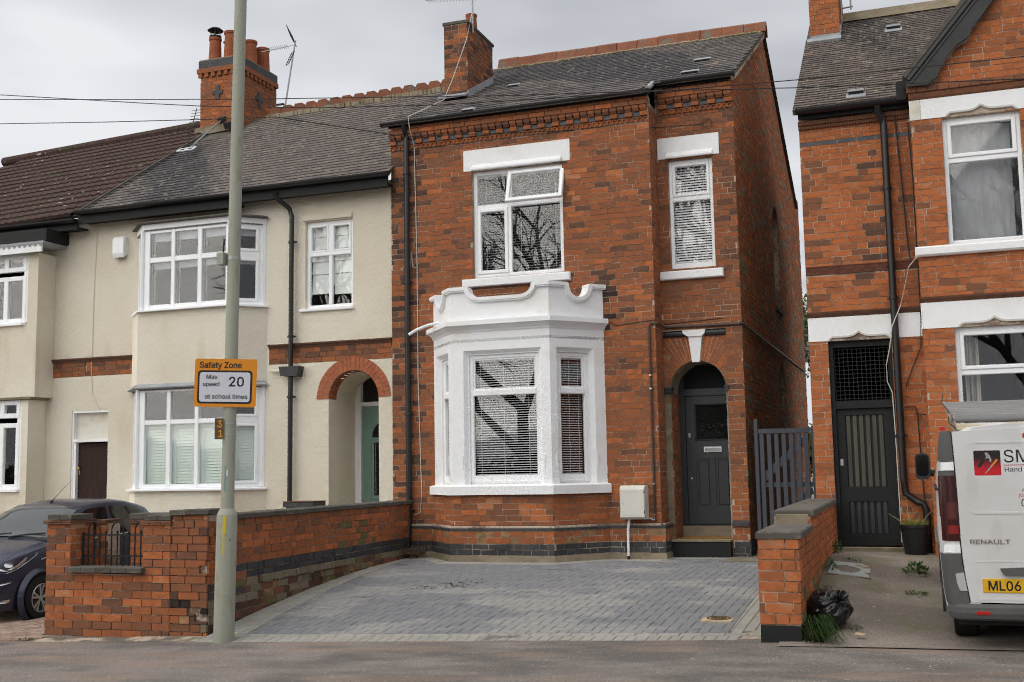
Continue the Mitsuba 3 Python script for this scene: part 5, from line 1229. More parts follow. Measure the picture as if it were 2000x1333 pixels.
for fr, x0, x1, z0, z1, o0, o1, name in ((fG, -1.317, -.285, 3.08, 3.372, -1.085, -.36, 'door_lintel'), (fB, .13, 2.6, 5.56, 5.795, .40, 1.16, 'upper_lintel'), (fB, .02, 2.6, 3.10, 3.40, .40, 1.16, 'lower_lintel')):
    shp, lip = ogee(fr, o0, o1, z0)
    k = part(G, name, M().prism(sg.box(x0, z0, x1, z1).difference(shp), -.10, .014, fr), 'm_white')
    part(k, 'lip', M().prism(lip, -.02, .024, fr).prism(shp, -.10, -.012, fr), 'm_stonegrey')
diffuse('m_stonegrey', lambda p, n, uv: mix((0.46, 0.44, 0.41), (0.58, 0.57, 0.55), fbm(p.x * 6, p.y * 6, p.z * 6, 3)), 0.8)
part(G, 'lintel_end', M().box(-.283, .018, 3.08, 3.372, -.10, .012, fr=fG), 'm_white'); part(G, 'lintel_end', M().box(.016, .127, 5.56, 5.795, -.10, .013, fr=fB), 'm_panel', label='stained end block of the upper lintel')
part(G, 'lintel_cheek', M().box(.006, .018, GB - .012, GY - .014, 3.10, 3.40).box(.006, .015, GB - .012, GY - .014, 5.56, 5.795), 'm_white')
part(G, 'sill', M().cbox(-.02, 2.6, 3.935, 4.05, -.10, .07, .02, fr=fB), 'm_white')
# windows of the bay
def wide_window(name, u0, u1, v0, v1, tr, cover=None, lower=None):
    mm = M(); h = -.06
    ring(mm, fB, u0, u1, v0, v1, .05, h - .06, h, .006); mm.cbox(u0 + .05, u1 - .05, tr - .03, tr + .03, h - .06, h, .006, fr=fB); ring(mm, fB, u0 + .05, u1 - .05, tr + .03, v1 - .05, .045, h - .05, h + .016, .006)
    k = part(G, name, mm, 'm_upvc')
    pane(k, fB, u0 + .095, u1 - .095, tr + .075, v1 - .095, h - .02); pane(k, fB, u0 + .05, u1 - .05, v0 + .05, tr - .03, h - .03)
    if cover: cover(k, h)
    room(k, fB, u0, u1, v0, v1, -.125, 1.6, 'm_room'); return k
def net(k, h):
    m_ = M(); n = 40
    for i in range(n):
        a, b = .36 + .82 * i / n, .36 + .82 * (i + 1) / n; ha, hb_ = h - .16 - .003 * math.sin(i * 1.3), h - .16 - .003 * math.sin((i + 1) * 1.3)
        m_.add(fB.P(np.array([[a, 4.08, ha], [b, 4.08, hb_], [b, 5.52, hb_], [a, 5.52, ha]])), [[0, 1, 2, 3]])
    part(k, 'net_curtain', m_, 'm_net')
diffuse('m_net', (0.30, 0.31, 0.325), 0.95)
def drape(k, h):
    m_ = M(); n = 30; x0_, x1_ = .44, .60
    for i in range(n):
        a, b = x0_ + (x1_ - x0_) * i / n, x0_ + (x1_ - x0_) * (i + 1) / n; f_ = lambda q: h - .18 + .022 * math.sin(q * 1.1)
        m_.add(fB.P(np.array([[a, 1.9, f_(i)], [b, 1.9, f_(i + 1)], [b, 3.06, f_(i + 1)], [a, 3.06, f_(i)]])), [[0, 1, 2, 3]], (i / n, .5))
    part(k, 'curtain', m_, 'm_curtain')
wide_window('upper_window', .352, 1.19, 4.06, 5.555, 5.05, net); wide_window('upper_window', 1.332, 2.17, 4.06, 5.555, 5.05)
wide_window('lower_window', .352, 1.19, 1.9, 3.10, 2.585, drape); wide_window('lower_window', 1.332, 2.17, 1.9, 3.10, 2.585)
# passage door
PG = G + '__passage_door'; dy = GY + .12; fP2 = wallfr(0, dy, 1, dy)
mm = M(); a, b = -1.09, -.35
mm.box(a, a + .05, .60, 3.08, -.06, .06, fr=fP2).box(b - .04, b, .60, 3.08, -.06, .06, fr=fP2).box(a + .05, b - .04, 2.25, 2.345, -.05, .05, fr=fP2).box(a + .05, b - .04, 3.0, 3.08, -.05, .05, fr=fP2)
part(G, 'passage_frame', mm, 'm_blackmatt')
l0, l1 = a + .052, b - .042
mm = M().box(l0, l0 + .095, .60, 2.245, -.03, .01, fr=fP2).box(l1 - .095, l1, .60, 2.245, -.03, .01, fr=fP2).box(l0 + .095, l1 - .095, .60, .74, -.03, .01, fr=fP2).box(l0 + .095, l1 - .095, 1.125, 1.30, -.03, .01, fr=fP2).box(l0 + .095, l1 - .095, 2.17, 2.245, -.03, .01, fr=fP2).box(l0 + .095, l1 - .095, .74, 2.17, -.04, -.018, fr=fP2)
emit(PG, mm, 'm_blackmatt'); tag(PG, 'black passage door of the orange brick house')
w = (l1 - l0 - .19) / 6
for i in range(6):
    u = l0 + .095 + i * w + w * .19
    part(PG, 'slat', M().cbox(u, u + w * .62, 1.302, 2.168, -.018, -.002, .003, (.5, i / 6), fP2), 'm_slat'); part(PG, 'slat', M().cbox(u, u + w * .62, .742, 1.123, -.018, -.002, .003, (.5, i / 6 + .4), fP2), 'm_doorgrey')
part(PG, 'lock', M().box(l0 + .02, l0 + .055, 1.56, 1.64, .01, .022, fr=fP2), 'm_galv')
mm = M()
for i in range(13): u = a + .06 + i * (b - a - .11) / 12; mm.box(u - .003, u + .003, 2.35, 3.0, -.003, .003, fr=fP2)
for i in range(13): z = 2.37 + i * .0505; mm.box(a + .052, b - .042, z - .003, z + .003, .0035, .0095, fr=fP2)
part(PG, 'wire_grid', mm, 'm_wire')
room(G, fG, a, b, .6, 3.08, -.25, 3.0, 'm_room')
part(G, 'passage_step', M().cbox(a - .02, b + .02, GY - .05, dy - .06, .40, .588, .006), 'm_plinthstone')
# roof
EG, KG = 5.975, .715; nG = np.array([0, 1, KG]); fGR = Fr([0, 14.40, EG], [1, 0, 0], nG); GL = math.hypot(17.64 - 14.40, (17.64 - 14.40) * KG)
GR = G + '__roof'; vrg = 1.36
rp = sg.Polygon([(-1.37, 0), (2.8, 0), (2.8, GL), (-1.37, GL)])
emit(GR, M().prism(rp, -.05, -.012, fGR).add([[-1.37, 17.64, EG + 3.24 * KG], [2.8, 17.64, EG + 3.24 * KG], [2.8, 21.5, 5.6], [-1.37, 21.5, 5.6]], [[0, 1, 2, 3]]), 'm_coping')
RP = Pieces()
lay_roof(RP, GR, fGR, sg.Polygon([(-1.37, 0), (.02, 0), (1.6, 3.2), (1.6, GL), (-1.37, GL)]).difference(sg.box(-1.34, 3.13, -.86, 4.2)), lambda u, v, r: r.gauss(.80, .16), 111, w=.150, gauge=.093, thick=.013)
RP.flush('tile', GR, 'tiles', 'remaining courses of small brown tiles', 290)
part(GR, 'ridge', M().prism([(-.16, -.10), (-.05, .07), (.05, .07), (.16, -.10)], -.86, 2.7, Fr([0, 17.64, EG + 3.24 * KG + .03], [0, 1, 0], [0, 0, 1], [1, 0, 0])), 'm_plinthstone')
for u, v in ((-.143, 3.074), (-.61, .316)):
    k = part(GR, 'roof_vent', M().cbox(u - .12, u + .12, v - .09, v + .08, .0, .022, .006, fr=fGR).cbox(u - .10, u + .10, v + .02, v + .08, .02, .07, .01, fr=fGR), 'm_lead')
    part(k, 'grille', M().box(u - .088, u + .088, v + .012, v + .021, .028, .058, fr=fGR), 'm_seal')
# chimney, flashing, bracket
GK = G + '__chimney'; x0, x1, y0, y1 = -1.305, -.885, 16.93, 17.95
emit(GK, M().box(x0, x1, y0, y1, 7.4, 10.5), 'm_mortar'); cp = Pieces()
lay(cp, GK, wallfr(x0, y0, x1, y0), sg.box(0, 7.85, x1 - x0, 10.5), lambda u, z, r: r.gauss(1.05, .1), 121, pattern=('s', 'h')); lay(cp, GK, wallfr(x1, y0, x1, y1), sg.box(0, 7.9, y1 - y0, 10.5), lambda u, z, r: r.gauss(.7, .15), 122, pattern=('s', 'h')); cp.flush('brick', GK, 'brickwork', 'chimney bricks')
part(GK, 'flashing', M().box(x0 - .04, x1 + .02, -.04, .12, 0, .03, fr=Fr([0, y0 - .10, 7.72], [1, 0, 0], nG)).box(x0 + 0, x1, y0 - .02, y0, 7.74, 7.85).prism([(0, 7.75), (.7, 8.25), (.7, 8.36), (.06, 7.96), (0, 7.96)], 0, .012, wallfr(x1, y0, x1, y1)), 'm_lead')
part(GK, 'bracket', M().tube([[x1, y0 + .3, 8.33], [x1 + .19, y0 + .3, 8.34]], .012, 6).tube([[x1 + .16, y0 + .3, 8.30], [x1 + .16, y0 + .3, 8.7]], .014, 6).tube([[x1 + .02, y0 + .28, 8.1], [x1 + .02, y0 + .28, 8.9]], .012, 6), 'm_galv')
# gutters and pipes
gutter(G, -1.33, -.10, 14.36, 5.975, .062); part(G, 'fascia', M().box(-1.31, .0, 14.43, 14.46, 5.87, 5.97), 'm_blackmatt'); part(G, 'valley', M().box(-.13, -.02, 14.25, 14.6, 5.92, 6.15), 'm_blackmatt')
downpipe(G, [[-.36, 14.37, 5.93], [-.36, 14.40, 5.86], [-.31, 14.44, 5.76], [-.30, 14.455, 5.68], [-.295, 14.455, 1.40], [-.28, 14.45, 1.22], [-.15, 14.42, 1.12], [-.09, 14.42, 1.10], [-.06, 14.42, 1.02], [-.06, 14.42, .5]], .043, (4.9, 3.55, 1.9))
part(G, 'cable', M().tube([[-.17, 14.50, 5.9], [-.13, 14.50, 5.0], [-.10, 14.5, 4.2], [-.06, 14.47, 3.9]], .009, 5).tube([[-.02, 14.50, 5.7], [.0, 14.5, 5.0], [.0, 14.50, 4.1], [-.0, 14.5, 3.3], [-.02, 14.50, 2.95], [-.12, 14.50, 2.72], [-.21, 14.50, 2.50], [-.21, 14.50, 2.46]], .007, 5).tube([[-.24, 14.50, 2.24], [-.12, 14.50, 2.24], [-.10, 14.50, 2.16], [-.08, 14.50, 1.2], [-.06, 14.5, .7]], .008, 5).tube([[-.14, 14.50, 2.16], [.0, 14.50, 2.14]], .006, 5), 'm_wire')
part(G, 'cable', M().tube([[.0, 13.90, 3.94], [-.10, 14.0, 3.84], [-.17, 14.25, 3.6], [-.22, 14.42, 3.45], [-.33, 14.38, 3.2], [-.37, 14.43, 2.95], [-.42, 14.46, 2.75], [-.42, 14.5, 2.55], [-.37, 14.5, 2.42], [-.36, 14.49, 2.0], [-.355, 14.49, .65]], .006, 5), 'm_cable', label='loose pale cable looping down by the passage door')
part(G, 'shell', M().prism([(14.66, .2), (14.66, 6.0), (17.6, 8.2), (21.3, 5.6), (21.3, .2)], -1.31, -1.20, Fr([0, 0, 0], [0, 1, 0], [0, 0, 1], [1, 0, 0])), 'm_mortar')
# ================================================================ GARDEN WALLS
def garden_bricks(key, pieces, fr, region, tone, seed, **kw): lay(pieces, key, fr, region, tone, seed, joint=.0095, wear=.003, **kw)
def creasing(key, x0, x1, y0, y1, z):
    rnd = random.Random(int(abs(x0) * 977)); m = M()
    for k in range(2):
        n = max(2, round((x1 - x0) / .11)); w = (x1 - x0 + .05) / n
        for i in range(n): m.box(x0 - .025 + i * w + .002, x0 - .025 + (i + 1) * w - .002, y0 - .03 - rnd.uniform(0, .006), y1 + .03, z + k * .02 + .001, z + k * .02 + .017, (rnd.uniform(.0, .5), rnd.random()))
    part(key, 'tile_creasing', m, 'm_brick', kind='stuff')
# ---- front wall with its two piers and the railed opening
FW = thing('front_garden_wall', 'low orange brick garden wall with capped piers and a railed opening left of the lamp post', 'wall')
y0 = 9.6; fW = wallfr(0, y0, 1, y0); P1, P2 = (-8.52, -8.222), (-7.338, -7.024)
gp = Pieces()
shape = unary_union([sg.box(P1[0], -.12, P1[1], 1.11), sg.box(P2[0], -.12, P2[1], 1.10), sg.box(P1[1], -.12, P2[0], .634)])
emit(FW + '__core', M().prism(shape, -.33, -.006, fW), 'm_mortar')
def tone_fw(u, z, r):
    t = r.gauss(1.0, .16); q = r.random()
    if q < .16: t = r.uniform(.15, .45)
    elif q > .955: t = 1.5
    if .52 < z < .63 and r.random() < .55: t = r.uniform(-.5, .4)
    if z < .12 and r.random() < .5: t = r.uniform(.2, .6)
    return t
garden_bricks(FW, gp, fW, shape.intersection(sg.box(-9, .0, -6, 2)), tone_fw, 201, course=.0763, z0=.0, L=.236, pattern='stretcher')
garden_bricks(FW, gp, wallfr(P1[1], y0, P1[1], y0 + 1), sg.box(0, .634, .33, 1.11), tone_fw, 202, L=.236, pattern=('s', 'h')); garden_bricks(FW, gp, wallfr(P2[1], y0, P2[1], y0 + 1), sg.box(0, .0, .1, 1.10), tone_fw, 203, hidden=True)
gp.flush('brick', FW, 'brickwork', 'hidden bricks of the wall')
part(FW, 'foot', M().prism([(x, float(z_pave(np.array(x), np.array(9.55))) + h) for x, h in ((P1[0] - .005, -.2), (P2[1] + .01, -.2), (P2[1] + .01, .012), (-7.7, .02), (P1[0] - .005, .03))], -.1, .03, fW), 'm_concrete')
for (a, b), z in ((P1, 1.11), (P2, 1.10)):
    creasing(FW, a, b, y0, y0 + .33, z)
    k = part(FW, 'pier_cap', M().cbox(a + .002, (a + b) / 2 - .003, y0 + .0, y0 + .33, z + .043, z + .095, .006, (.4, .2)), 'm_coping'); part(FW, 'pier_cap', M().cbox((a + b) / 2 + .003, b - .002, y0 + .0, y0 + .33, z + .043, z + .094, .006, (.7, .8)), 'm_coping')
n = 5; w = (P2[0] - P1[1] + .05) / n; rnd = random.Random(6)
for i in range(n):
    a, b = P1[1] + .03 + i * w * .97 + .003, P1[1] + .03 + (i + 1) * w * .97 - .003
    part(FW, 'sill_brick', M().cbox(a - .02, b - .02, y0 - .07, y0 + .25, .636, .684, .006, (rnd.random(), rnd.random())), 'm_coping')
# pieces of the same wall turned back on the far side of the opening
bp = Pieces()
for a, b in ((-8.225, -8.09), (-7.79, -7.60)):
    emit(numbered(FW + '__inner_pier'), M().box(a + .006, b - .006, 9.99, 10.20, .0, 1.10), 'm_mortar')
    garden_bricks(FW, bp, wallfr(0, 9.985, 1, 9.985), sg.box(a, .3, b, 1.10), tone_fw, 205 + int(b * 10), L=.236, pattern=('h', 's'))
    creasing(FW, a + .02, b - .02, 9.99, 10.2, 1.10)
bp.flush('inner_brick', FW, 'inner_brickwork', 'bricks of the inner piers')
part(FW, 'inner_cap', M().cbox(-7.80, -7.30, 9.97, 10.25, 1.145, 1.20, .008), 'm_coping')
# ---- iron railing
RA = thing('iron_railing', 'black wrought iron railing with hooped tops set in the garden wall opening', 'railing')
x0, x1, yr = P1[1] + .015, P2[0] - .01, 9.76
part(RA, 'rail', M().box(x0, x1, yr - .006, yr + .006, .775, .79), 'm_blackmatt'); part(RA, 'rail', M().box(x0, x1, yr - .006, yr + .006, .985, 1.0), 'm_blackmatt')
n = 12; step = (x1 - x0) / n
for i in range(1, n):
    x = x0 + i * step; c = i % 4
    if c == 2: part(RA, 'hoop', M().tube([[x - step, yr, .67], [x - step, yr, 1.03]] + [[x - step * math.cos(t), yr, 1.03 + .095 * math.sin(t)] for t in np.linspace(.2, math.pi - .2, 9)] + [[x + step, yr, 1.03], [x + step, yr, .67]], .0075, 6), 'm_blackmatt')
    if c in (0, 2): part(RA, 'bar', M().tube([[x, yr, .67], [x, yr, 1.005]], .007, 6).lathe([(0, .05), (.004, .04), (.014, .018), (.006, .0), (0, 0)], [x, yr, 1.0], 8), 'm_blackmatt')
part(RA, 'bar', M().tube([[x1 - .005, yr + .012, .66], [x1 - .005, yr + .012, 1.14]], .013, 8), 'm_blackmatt'); part(RA, 'bar', M().tube([[x0 + .01, yr, .7], [x0 + .01, yr, 1.02]], .012, 6), 'm_blackmatt')

# ---- boundary wall running back to the house
BWL = thing('boundary_wall', 'long weathered brick boundary wall with dark coping running from the lamp post back to the red house', 'wall')
p0, p1 = (float(WALL_L(9.63)), 9.63), (float(WALL_L(15.0)), 15.0)
fL = wallfr(*p0, *p1); LL = math.hypot(p1[0] - p0[0], 5.4)
shape = sg.box(0, -.2, LL, 1.135)
emit(BWL + '__core', M().prism(sg.box(.06, -.2, LL, 1.135), -.24, -.008, fL), 'm_mortar')
wp = Pieces()
def tone_bw(u, z, r):
    t = r.gauss(.98, .12)
    if r.random() < .1: t = .45
    if z > 1.06: t -= .25
    if 3.0 < u < 4.2 and z < 1.0 and r.random() < .45: t = 2.0
    if .535 < z < .685 and u > .62: return (r.random(), 'm_bluebrick')
    if z < .535:
        t = r.choice((.1, .3, 2.6, 2.9, 3.0, 1.9, .4, -.2)) + r.uniform(-.1, .1)
        if u < .62 and r.random() < .4: return (r.random(), 'm_bluebrick')
    if z < .30: t = r.choice((.0, .2, 2.2, -.3, 2.8))
    if u > 4.6 and r.random() < .5: t -= .4
    return t
garden_bricks(BWL, wp, fL, sg.box(0, -.08, LL, 1.135).difference(sg.box(1.0, .465, 3.35, .534)), tone_bw, 211, z0=1.135 - 16 * .0763, L=.236)
garden_bricks(BWL, wp, fL, sg.box(1.0, .465, 3.35, .534), lambda u, z, r: r.choice((2.8, 3.0, 2.6, 2.9)), 212, z0=.462, course=.075, proud=.035, L=.20, pattern=('s', 'h'))
# the older stub facing the street, sooty and broken at the foot
fS_ = wallfr(-7.018, 9.608, -6.6, 9.608)
def tone_st(u, z, r):
    t = r.gauss(.75, .18)
    if z < .55 and r.random() < .7: t = r.uniform(-1, .1)
    if z < .2: t = r.uniform(-.6, 2.6)
    if u > .36 and r.random() < .6: t -= .4
    return t
emit(BWL + '__stub_core', M().prism(sg.box(.0, -.2, .40, 1.19), -.24, -.02, fS_), 'm_mortar')
holes = unary_union([sg.box(.20, .25, .345, .315), sg.box(.33, .63, .42, .71), sg.box(.28, .18, .42, .25)])
garden_bricks(BWL, wp, fS_, sg.box(0, -.0, .418, 1.19).difference(holes), tone_st, 213, L=.236, proud=.006)
wp.flush('brick', BWL, 'brickwork', 'lower and farther bricks of the boundary wall')
rnd = random.Random(12); n = 66; w = (LL - .42) / n
for i in range(n):
    a = .40 + i * w; h = rnd.uniform(-.003, .003)
    part(BWL, 'coping_brick', M().cbox(a + .002, a + w - .002, -.035, .27, 1.137, 1.186 + h, .008, (rnd.random(), rnd.random()), Fr(fL.O, fL.U, -fL.N, [0, 0, 1])), 'm_coping')
for a, b, z in ((-7.02, -6.83, 1.195), (-6.825, -6.57, 1.20)): part(BWL, 'coping_brick', M().cbox(a, b, 9.57, 10.0, z, z + .048, .008, (rnd.random(), rnd.random())), 'm_coping')
# a second low wall behind it, by the porch
LW = thing('porch_garden_wall', 'low wall end with dark blue brick cap in front of the arched porch', 'wall')
part(LW, 'body', M().box(-8.30, -7.90, 13.9, 14.2, .0, 1.13), 'm_brick'); part(LW, 'cap', M().cbox(-8.33, -7.87, 13.87, 14.23, 1.13, 1.20, .006), 'm_bluebrick'); part(LW, 'cap_tile', M().box(-8.335, -7.865, 13.865, 14.235, 1.201, 1.212, (.1, .1)), 'm_brick')

# ---- right hand wall: pier, step and run to the orange house
RW = thing('stepped_garden_wall', 'short stepped orange brick wall between the paved drive and the concrete drive', 'wall')
q0, q1 = (-.989, 9.25), (float(WALL_R(14.5)), 14.5)
fRW = wallfr(*q0, *q1); RLEN = math.hypot(q1[0] - q0[0], 5.25); fRF = wallfr(-1.305, 9.25, -.989, 9.25)
emit(RW + '__core', M().prism(sg.box(0.006, .0, RLEN, 1.0).union(sg.box(1.30, .0, RLEN, 1.115)), -.31, -.006, fRW), 'm_mortar')
rp_ = Pieces()
tr_ = lambda u, z, r: r.gauss(1.15, .08) if r.random() < .9 else .6
garden_bricks(RW, rp_, fRF, sg.box(0, .345, .316, 1.0), tr_, 221, z0=.345, course=.0819, L=.2107, pattern=('s', 'h'))
garden_bricks(RW, rp_, fRW, sg.box(0, .345, RLEN, 1.0).union(sg.box(1.30, .345, RLEN, 1.115)), lambda u, z, r: r.gauss(.95, .13) if z > .55 or r.random() < .5 else r.uniform(1.8, 2.2), 222, z0=.345, course=.0819, L=.225)
rp_.flush('brick', RW, 'brickwork', 'farther bricks of the stepped wall')
part(RW, 'tarred_foot', M().prism([(-.003, .0), (.322, .0), (.312, .335), (.006, .338)], -.3, .014, fRF), 'm_blackmatt', label='black tarred foot of the wall pier')
rc = lambda a, b, z, t: part(RW, 'coping_slab', M().cbox(a, b, -.025, .325, z, z + .055, .012, t, Fr(fRW.O, fRW.U, -fRW.N, [0, 0, 1])), 'm_coping')
rc(-.015, 1.29, 1.0, (.6, .2)); rc(1.36, 2.9, 1.117, (.7, .5)); rc(2.905, 4.1, 1.116, (.5, .3)); rc(4.105, 5.2, 1.117, (.65, .7))
part(RW, 'mortar_patch', M().box(1.28, 1.40, .02, .30, 1.05, 1.135, fr=Fr(fRW.O, fRW.U, -fRW.N, [0, 0, 1])), 'm_plinthstone')

# ================================================================ GATE
GT = thing('side_gate', 'tall slate grey wooden slatted gate in the gap between the two brick houses', 'gate')
yg = 15.30; fGt = wallfr(0, yg, 1, yg); a, b = -2.135, -1.375
part(GT, 'post', M().cbox(a, a + .05, .40, 2.185, -.04, .03, .006, fr=fGt), 'm_gate'); part(GT, 'post', M().cbox(b - .035, b + .005, .40, 2.08, -.04, .02, .006, fr=fGt), 'm_gate')
part(GT, 'rail', M().box(a + .055, b - .04, 1.995, 2.055, -.02, .022, fr=fGt), 'm_gate'); part(GT, 'rail', M().box(a + .055, b - .04, 1.30, 1.36, -.045, -.012, fr=fGt), 'm_gate'); part(GT, 'rail', M().box(a + .055, b - .04, .56, .62, -.045, -.012, fr=fGt), 'm_gate')
n = 7; w = (b - a - .10) / n
for i in range(n): u = a + .065 + i * w; part(GT, 'slat', M().cbox(u, u + w * .60, .48, 1.993, -.010, .012, .004, (.5, i / n), fGt), 'm_gate')
for z0_, z1_ in ((.64, 1.28), (1.38, 1.98)):
    part(GT, 'brace', M().prism([(a + .06, z0_), (a + .13, z0_), (b - .05, z1_ - .07), (b - .05, z1_), (b - .10, z1_), (a + .06, z0_ + .07)], -.044, -.013, fGt), 'm_gate')

# ================================================================ LAMP POST AND SIGNS
LP = thing('lamp_post', 'pale green steel lamp post with a thicker base and yellow paint mark', 'lamp post')
bx, by, zg = -6.262, 9.39, .03; lean = .0195
cp_ = lambda z: [bx + (z - zg) * lean, by, z]
emit(LP + '__base', M().tube([cp_(zg - .1), cp_(.25), cp_(.7), cp_(1.165), cp_(1.205)], [.0975, .0965, .096, .095, .093], 24).tube([cp_(1.2), cp_(1.24), cp_(1.262)], [.093, .078, .064], 24), 'm_pole', smooth=40)
part(LP, 'pole', M().tube([cp_(1.25), cp_(3.2), cp_(6.3), cp_(7.6)], [.0625, .0605, .058, .050], 24), 'm_pole', smooth=40)
part(LP, 'arm', M().tube([cp_(7.55), np.add(cp_(7.9), [0, -.25, .05]), np.add(cp_(8.0), [0, -.9, .1])], [.05, .04, .035], 12), 'm_pole'); part(LP, 'lantern', M().cbox(bx + .02, bx + .26, by - 1.6, by - .9, 8.02, 8.14, .03), 'm_galv')
def on_post(a0, a1, z0_, z1_, r, dr_, n=6):
    m = M(); A = np.linspace(a0, a1, n); v = []
    for z in (z0_, z1_):
        c = np.array(cp_(z))
        for rr in (r, r + dr_): v += [[c[0] + rr * math.sin(t), c[1] - rr * math.cos(t), z] for t in A]
    v = np.array(v); i = np.arange(n - 1)
    f = [np.c_[i + n, i + n + 1, i + 3 * n + 1, i + 3 * n], np.c_[i, i + 1, i + n + 1, i + n], np.c_[i + 2 * n, i + 3 * n, i + 3 * n + 1, i + 2 * n + 1]]
    f = np.vstack(f + [[[0, n, 3 * n, 2 * n], [n - 1, 3 * n - 1, 4 * n - 1, 2 * n - 1]]]); return m.add(v, f)
dk = part(LP, 'inspection_door', on_post(.05, 1.05, .46, 1.02, .0955, .006), 'm_pole'); part(dk, 'lock', on_post(.86, .94, .965, .982, .1015, .002, 3), 'm_seal')
part(LP, 'paint_mark', on_post(.18, .52, 1.03, 1.19, .0955, .0012), 'm_yellowpaint', label='yellow paint mark on the lamp post'); part(LP, 'paint_mark', on_post(.24, .40, .84, 1.03, .1018, .001), 'm_yellowpaint')
part(LP, 'old_sticker', on_post(.0, .28, 1.42, 1.66, .0627, .0008), 'm_greendoor'); part(LP, 'old_sticker', on_post(.30, .55, 1.56, 1.62, .0627, .0008), 'm_signwhite')
cl = part(LP, 'clamp', M().lathe([(.0605, -.02), (.064, -.018), (.064, .018), (.0605, .02)], cp_(3.64), 20), 'm_galv'); part(cl, 'clamp_box', M().cbox(bx + .07 - .135, bx + .07 - .062, by - .09, by - .0, 3.58, 3.70, .006), 'm_polebox'); part(cl, 'bolt', M().tube([[bx + .07 - .1, by - .03, 3.70], [bx + .08 - .1, by - .03, 3.84]], .008, 6), 'm_blackmatt')
diffuse('m_polebox', (0.30, 0.31, 0.265), 0.6)
# ---- Safety Zone sign
SG = thing('safety_zone_sign', 'orange and white Safety Zone sign on the lamp post, max speed 20 at school times', 'sign')
yaw, tl = math.radians(21), math.radians(1.6)
U_ = np.array([math.cos(yaw) * math.cos(tl), math.sin(yaw) * math.cos(tl), -math.sin(tl)]); V_ = np.array([math.sin(tl) * math.cos(yaw), math.sin(tl) * math.sin(yaw), math.cos(tl)])
sc0 = np.array([-6.222, 9.315, 2.44]); fSg = Fr(sc0, U_, V_)
sw_, sh_ = .292, .228
rr = lambda x0, y0_, x1, y1, r: sg.box(x0 + r, y0_ + r, x1 - r, y1 - r).buffer(r, 8)
emit(SG + '__plate', M().prism(rr(-sw_, -sh_, sw_, sh_, .022), -.004, 0, fSg), 'm_signyellow')
part(SG, 'black_border', M().prism(rr(-.262, -.198, .252, .118, .035), .0005, .0015, fSg), 'm_signblack'); part(SG, 'white_panel', M().prism(rr(-.243, -.18, .233, .10, .026), .002, .003, fSg), 'm_signwhite')
def text(parent, s, h, x, y_, bold, fr, bsdf, z=.0035, wide=1.0, name='lettering', right=False, depth=.0012):
    t = meshkit.text_mesh(s, h, depth, bold); v = np.array(t.vertices); v[:, 0] *= wide
    if right: v[:, 0] -= v[:, 0].max()
    return part(parent, name, M().add(fr.P(v + [x, y_, z]), np.array(t.faces)), bsdf)
text(SG, 'Safety Zone', .055, -.252, .142, True, fSg, 'm_signblack', .0012, .93); text(SG, 'Max', .040, -.185, .036, True, fSg, 'm_signblack', wide=1.0); text(SG, 'speed', .040, -.213, -.032, True, fSg, 'm_signblack', wide=1.0); text(SG, '20', .088, .022, -.032, True, fSg, 'm_signblack', wide=1.0); text(SG, 'at school times', .041, -.190, -.150, True, fSg, 'm_signblack', wide=1.0)
part(SG, 'bracket', M().box(-.06, .06, -.10, -.07, -.03, -.004, fr=fSg).box(-.06, .06, .08, .11, -.03, -.004, fr=fSg), 'm_galv')
# ---- column number plate
NP_ = thing('column_number_plate', 'small brown plate with yellow numbers 3 and 1 on the lamp post', 'sign')
u31 = np.array([math.cos(.35), math.sin(.35), 0])
f31 = Fr([-6.275, 9.30, 2.01], u31, [.02, 0, 1])
emit(NP_ + '__plate', M().cbox(-.042, .038, -.098, .098, -.004, .004, .002, fr=f31), 'm_rust')
text(NP_, '3', .062, -.024, .012, True, f31, 'm_orange', .0042); text(NP_, '1', .062, -.016, -.078, True, f31, 'm_orange', .0042)
part(NP_, 'strap', M().lathe([(.0625, -.006), (.065, -.005), (.065, .005), (.0625, .006)], cp_(2.055), 20).lathe([(.0625, -.006), (.065, -.005), (.065, .005), (.0625, .006)], cp_(1.955), 20), 'm_galv')

# ================================================================ SMALL THINGS ON AND AROUND THE HOUSES
MB_ = thing('gas_meter_box', 'cream gas meter box on the red brick wall right of the bay window', 'meter box')
fM = wallfr(0, 15.0, 1, 15.0); a, b, c, d = -3.825, -3.50, .905, 1.352
emit(MB_ + '__body', M().prism([(0.0, c), (.215, c + .012), (.25, c + .035), (.25, d - .045), (.215, d), (0, d)], a, b, Fr([0, 15.0, 0], [0, -1, 0], [0, 0, 1], [1, 0, 0])), 'm_meterbox')
k = part(MB_, 'door', M().cbox(a + .014, b - .004, c + .038, d - .052, .2505, .258, .004, fr=fM), 'm_meterbox'); part(k, 'lock', M().lathe([(0, .004), (.008, .003), (.008, 0)], [a + .045, 15.0 - .258, 1.12], 10, axis=(0, -1, 0)), 'm_galv')
part(MB_, 'hinge', M().box(b - .006, b + .002, d - .10, d - .07, .25, .262, fr=fM), 'm_seal'); part(MB_, 'hinge', M().box(b - .006, b + .002, c + .09, c + .12, .25, .262, fr=fM), 'm_seal')
part(MB_, 'vent_slot', M().box(a + .05, b - .05, d - .085, d - .081, .2585, .2595, fr=fM), 'm_galv'); part(MB_, 'vent_slot', M().box(a + .05, b - .05, c + .062, c + .066, .2585, .2595, fr=fM), 'm_galv')
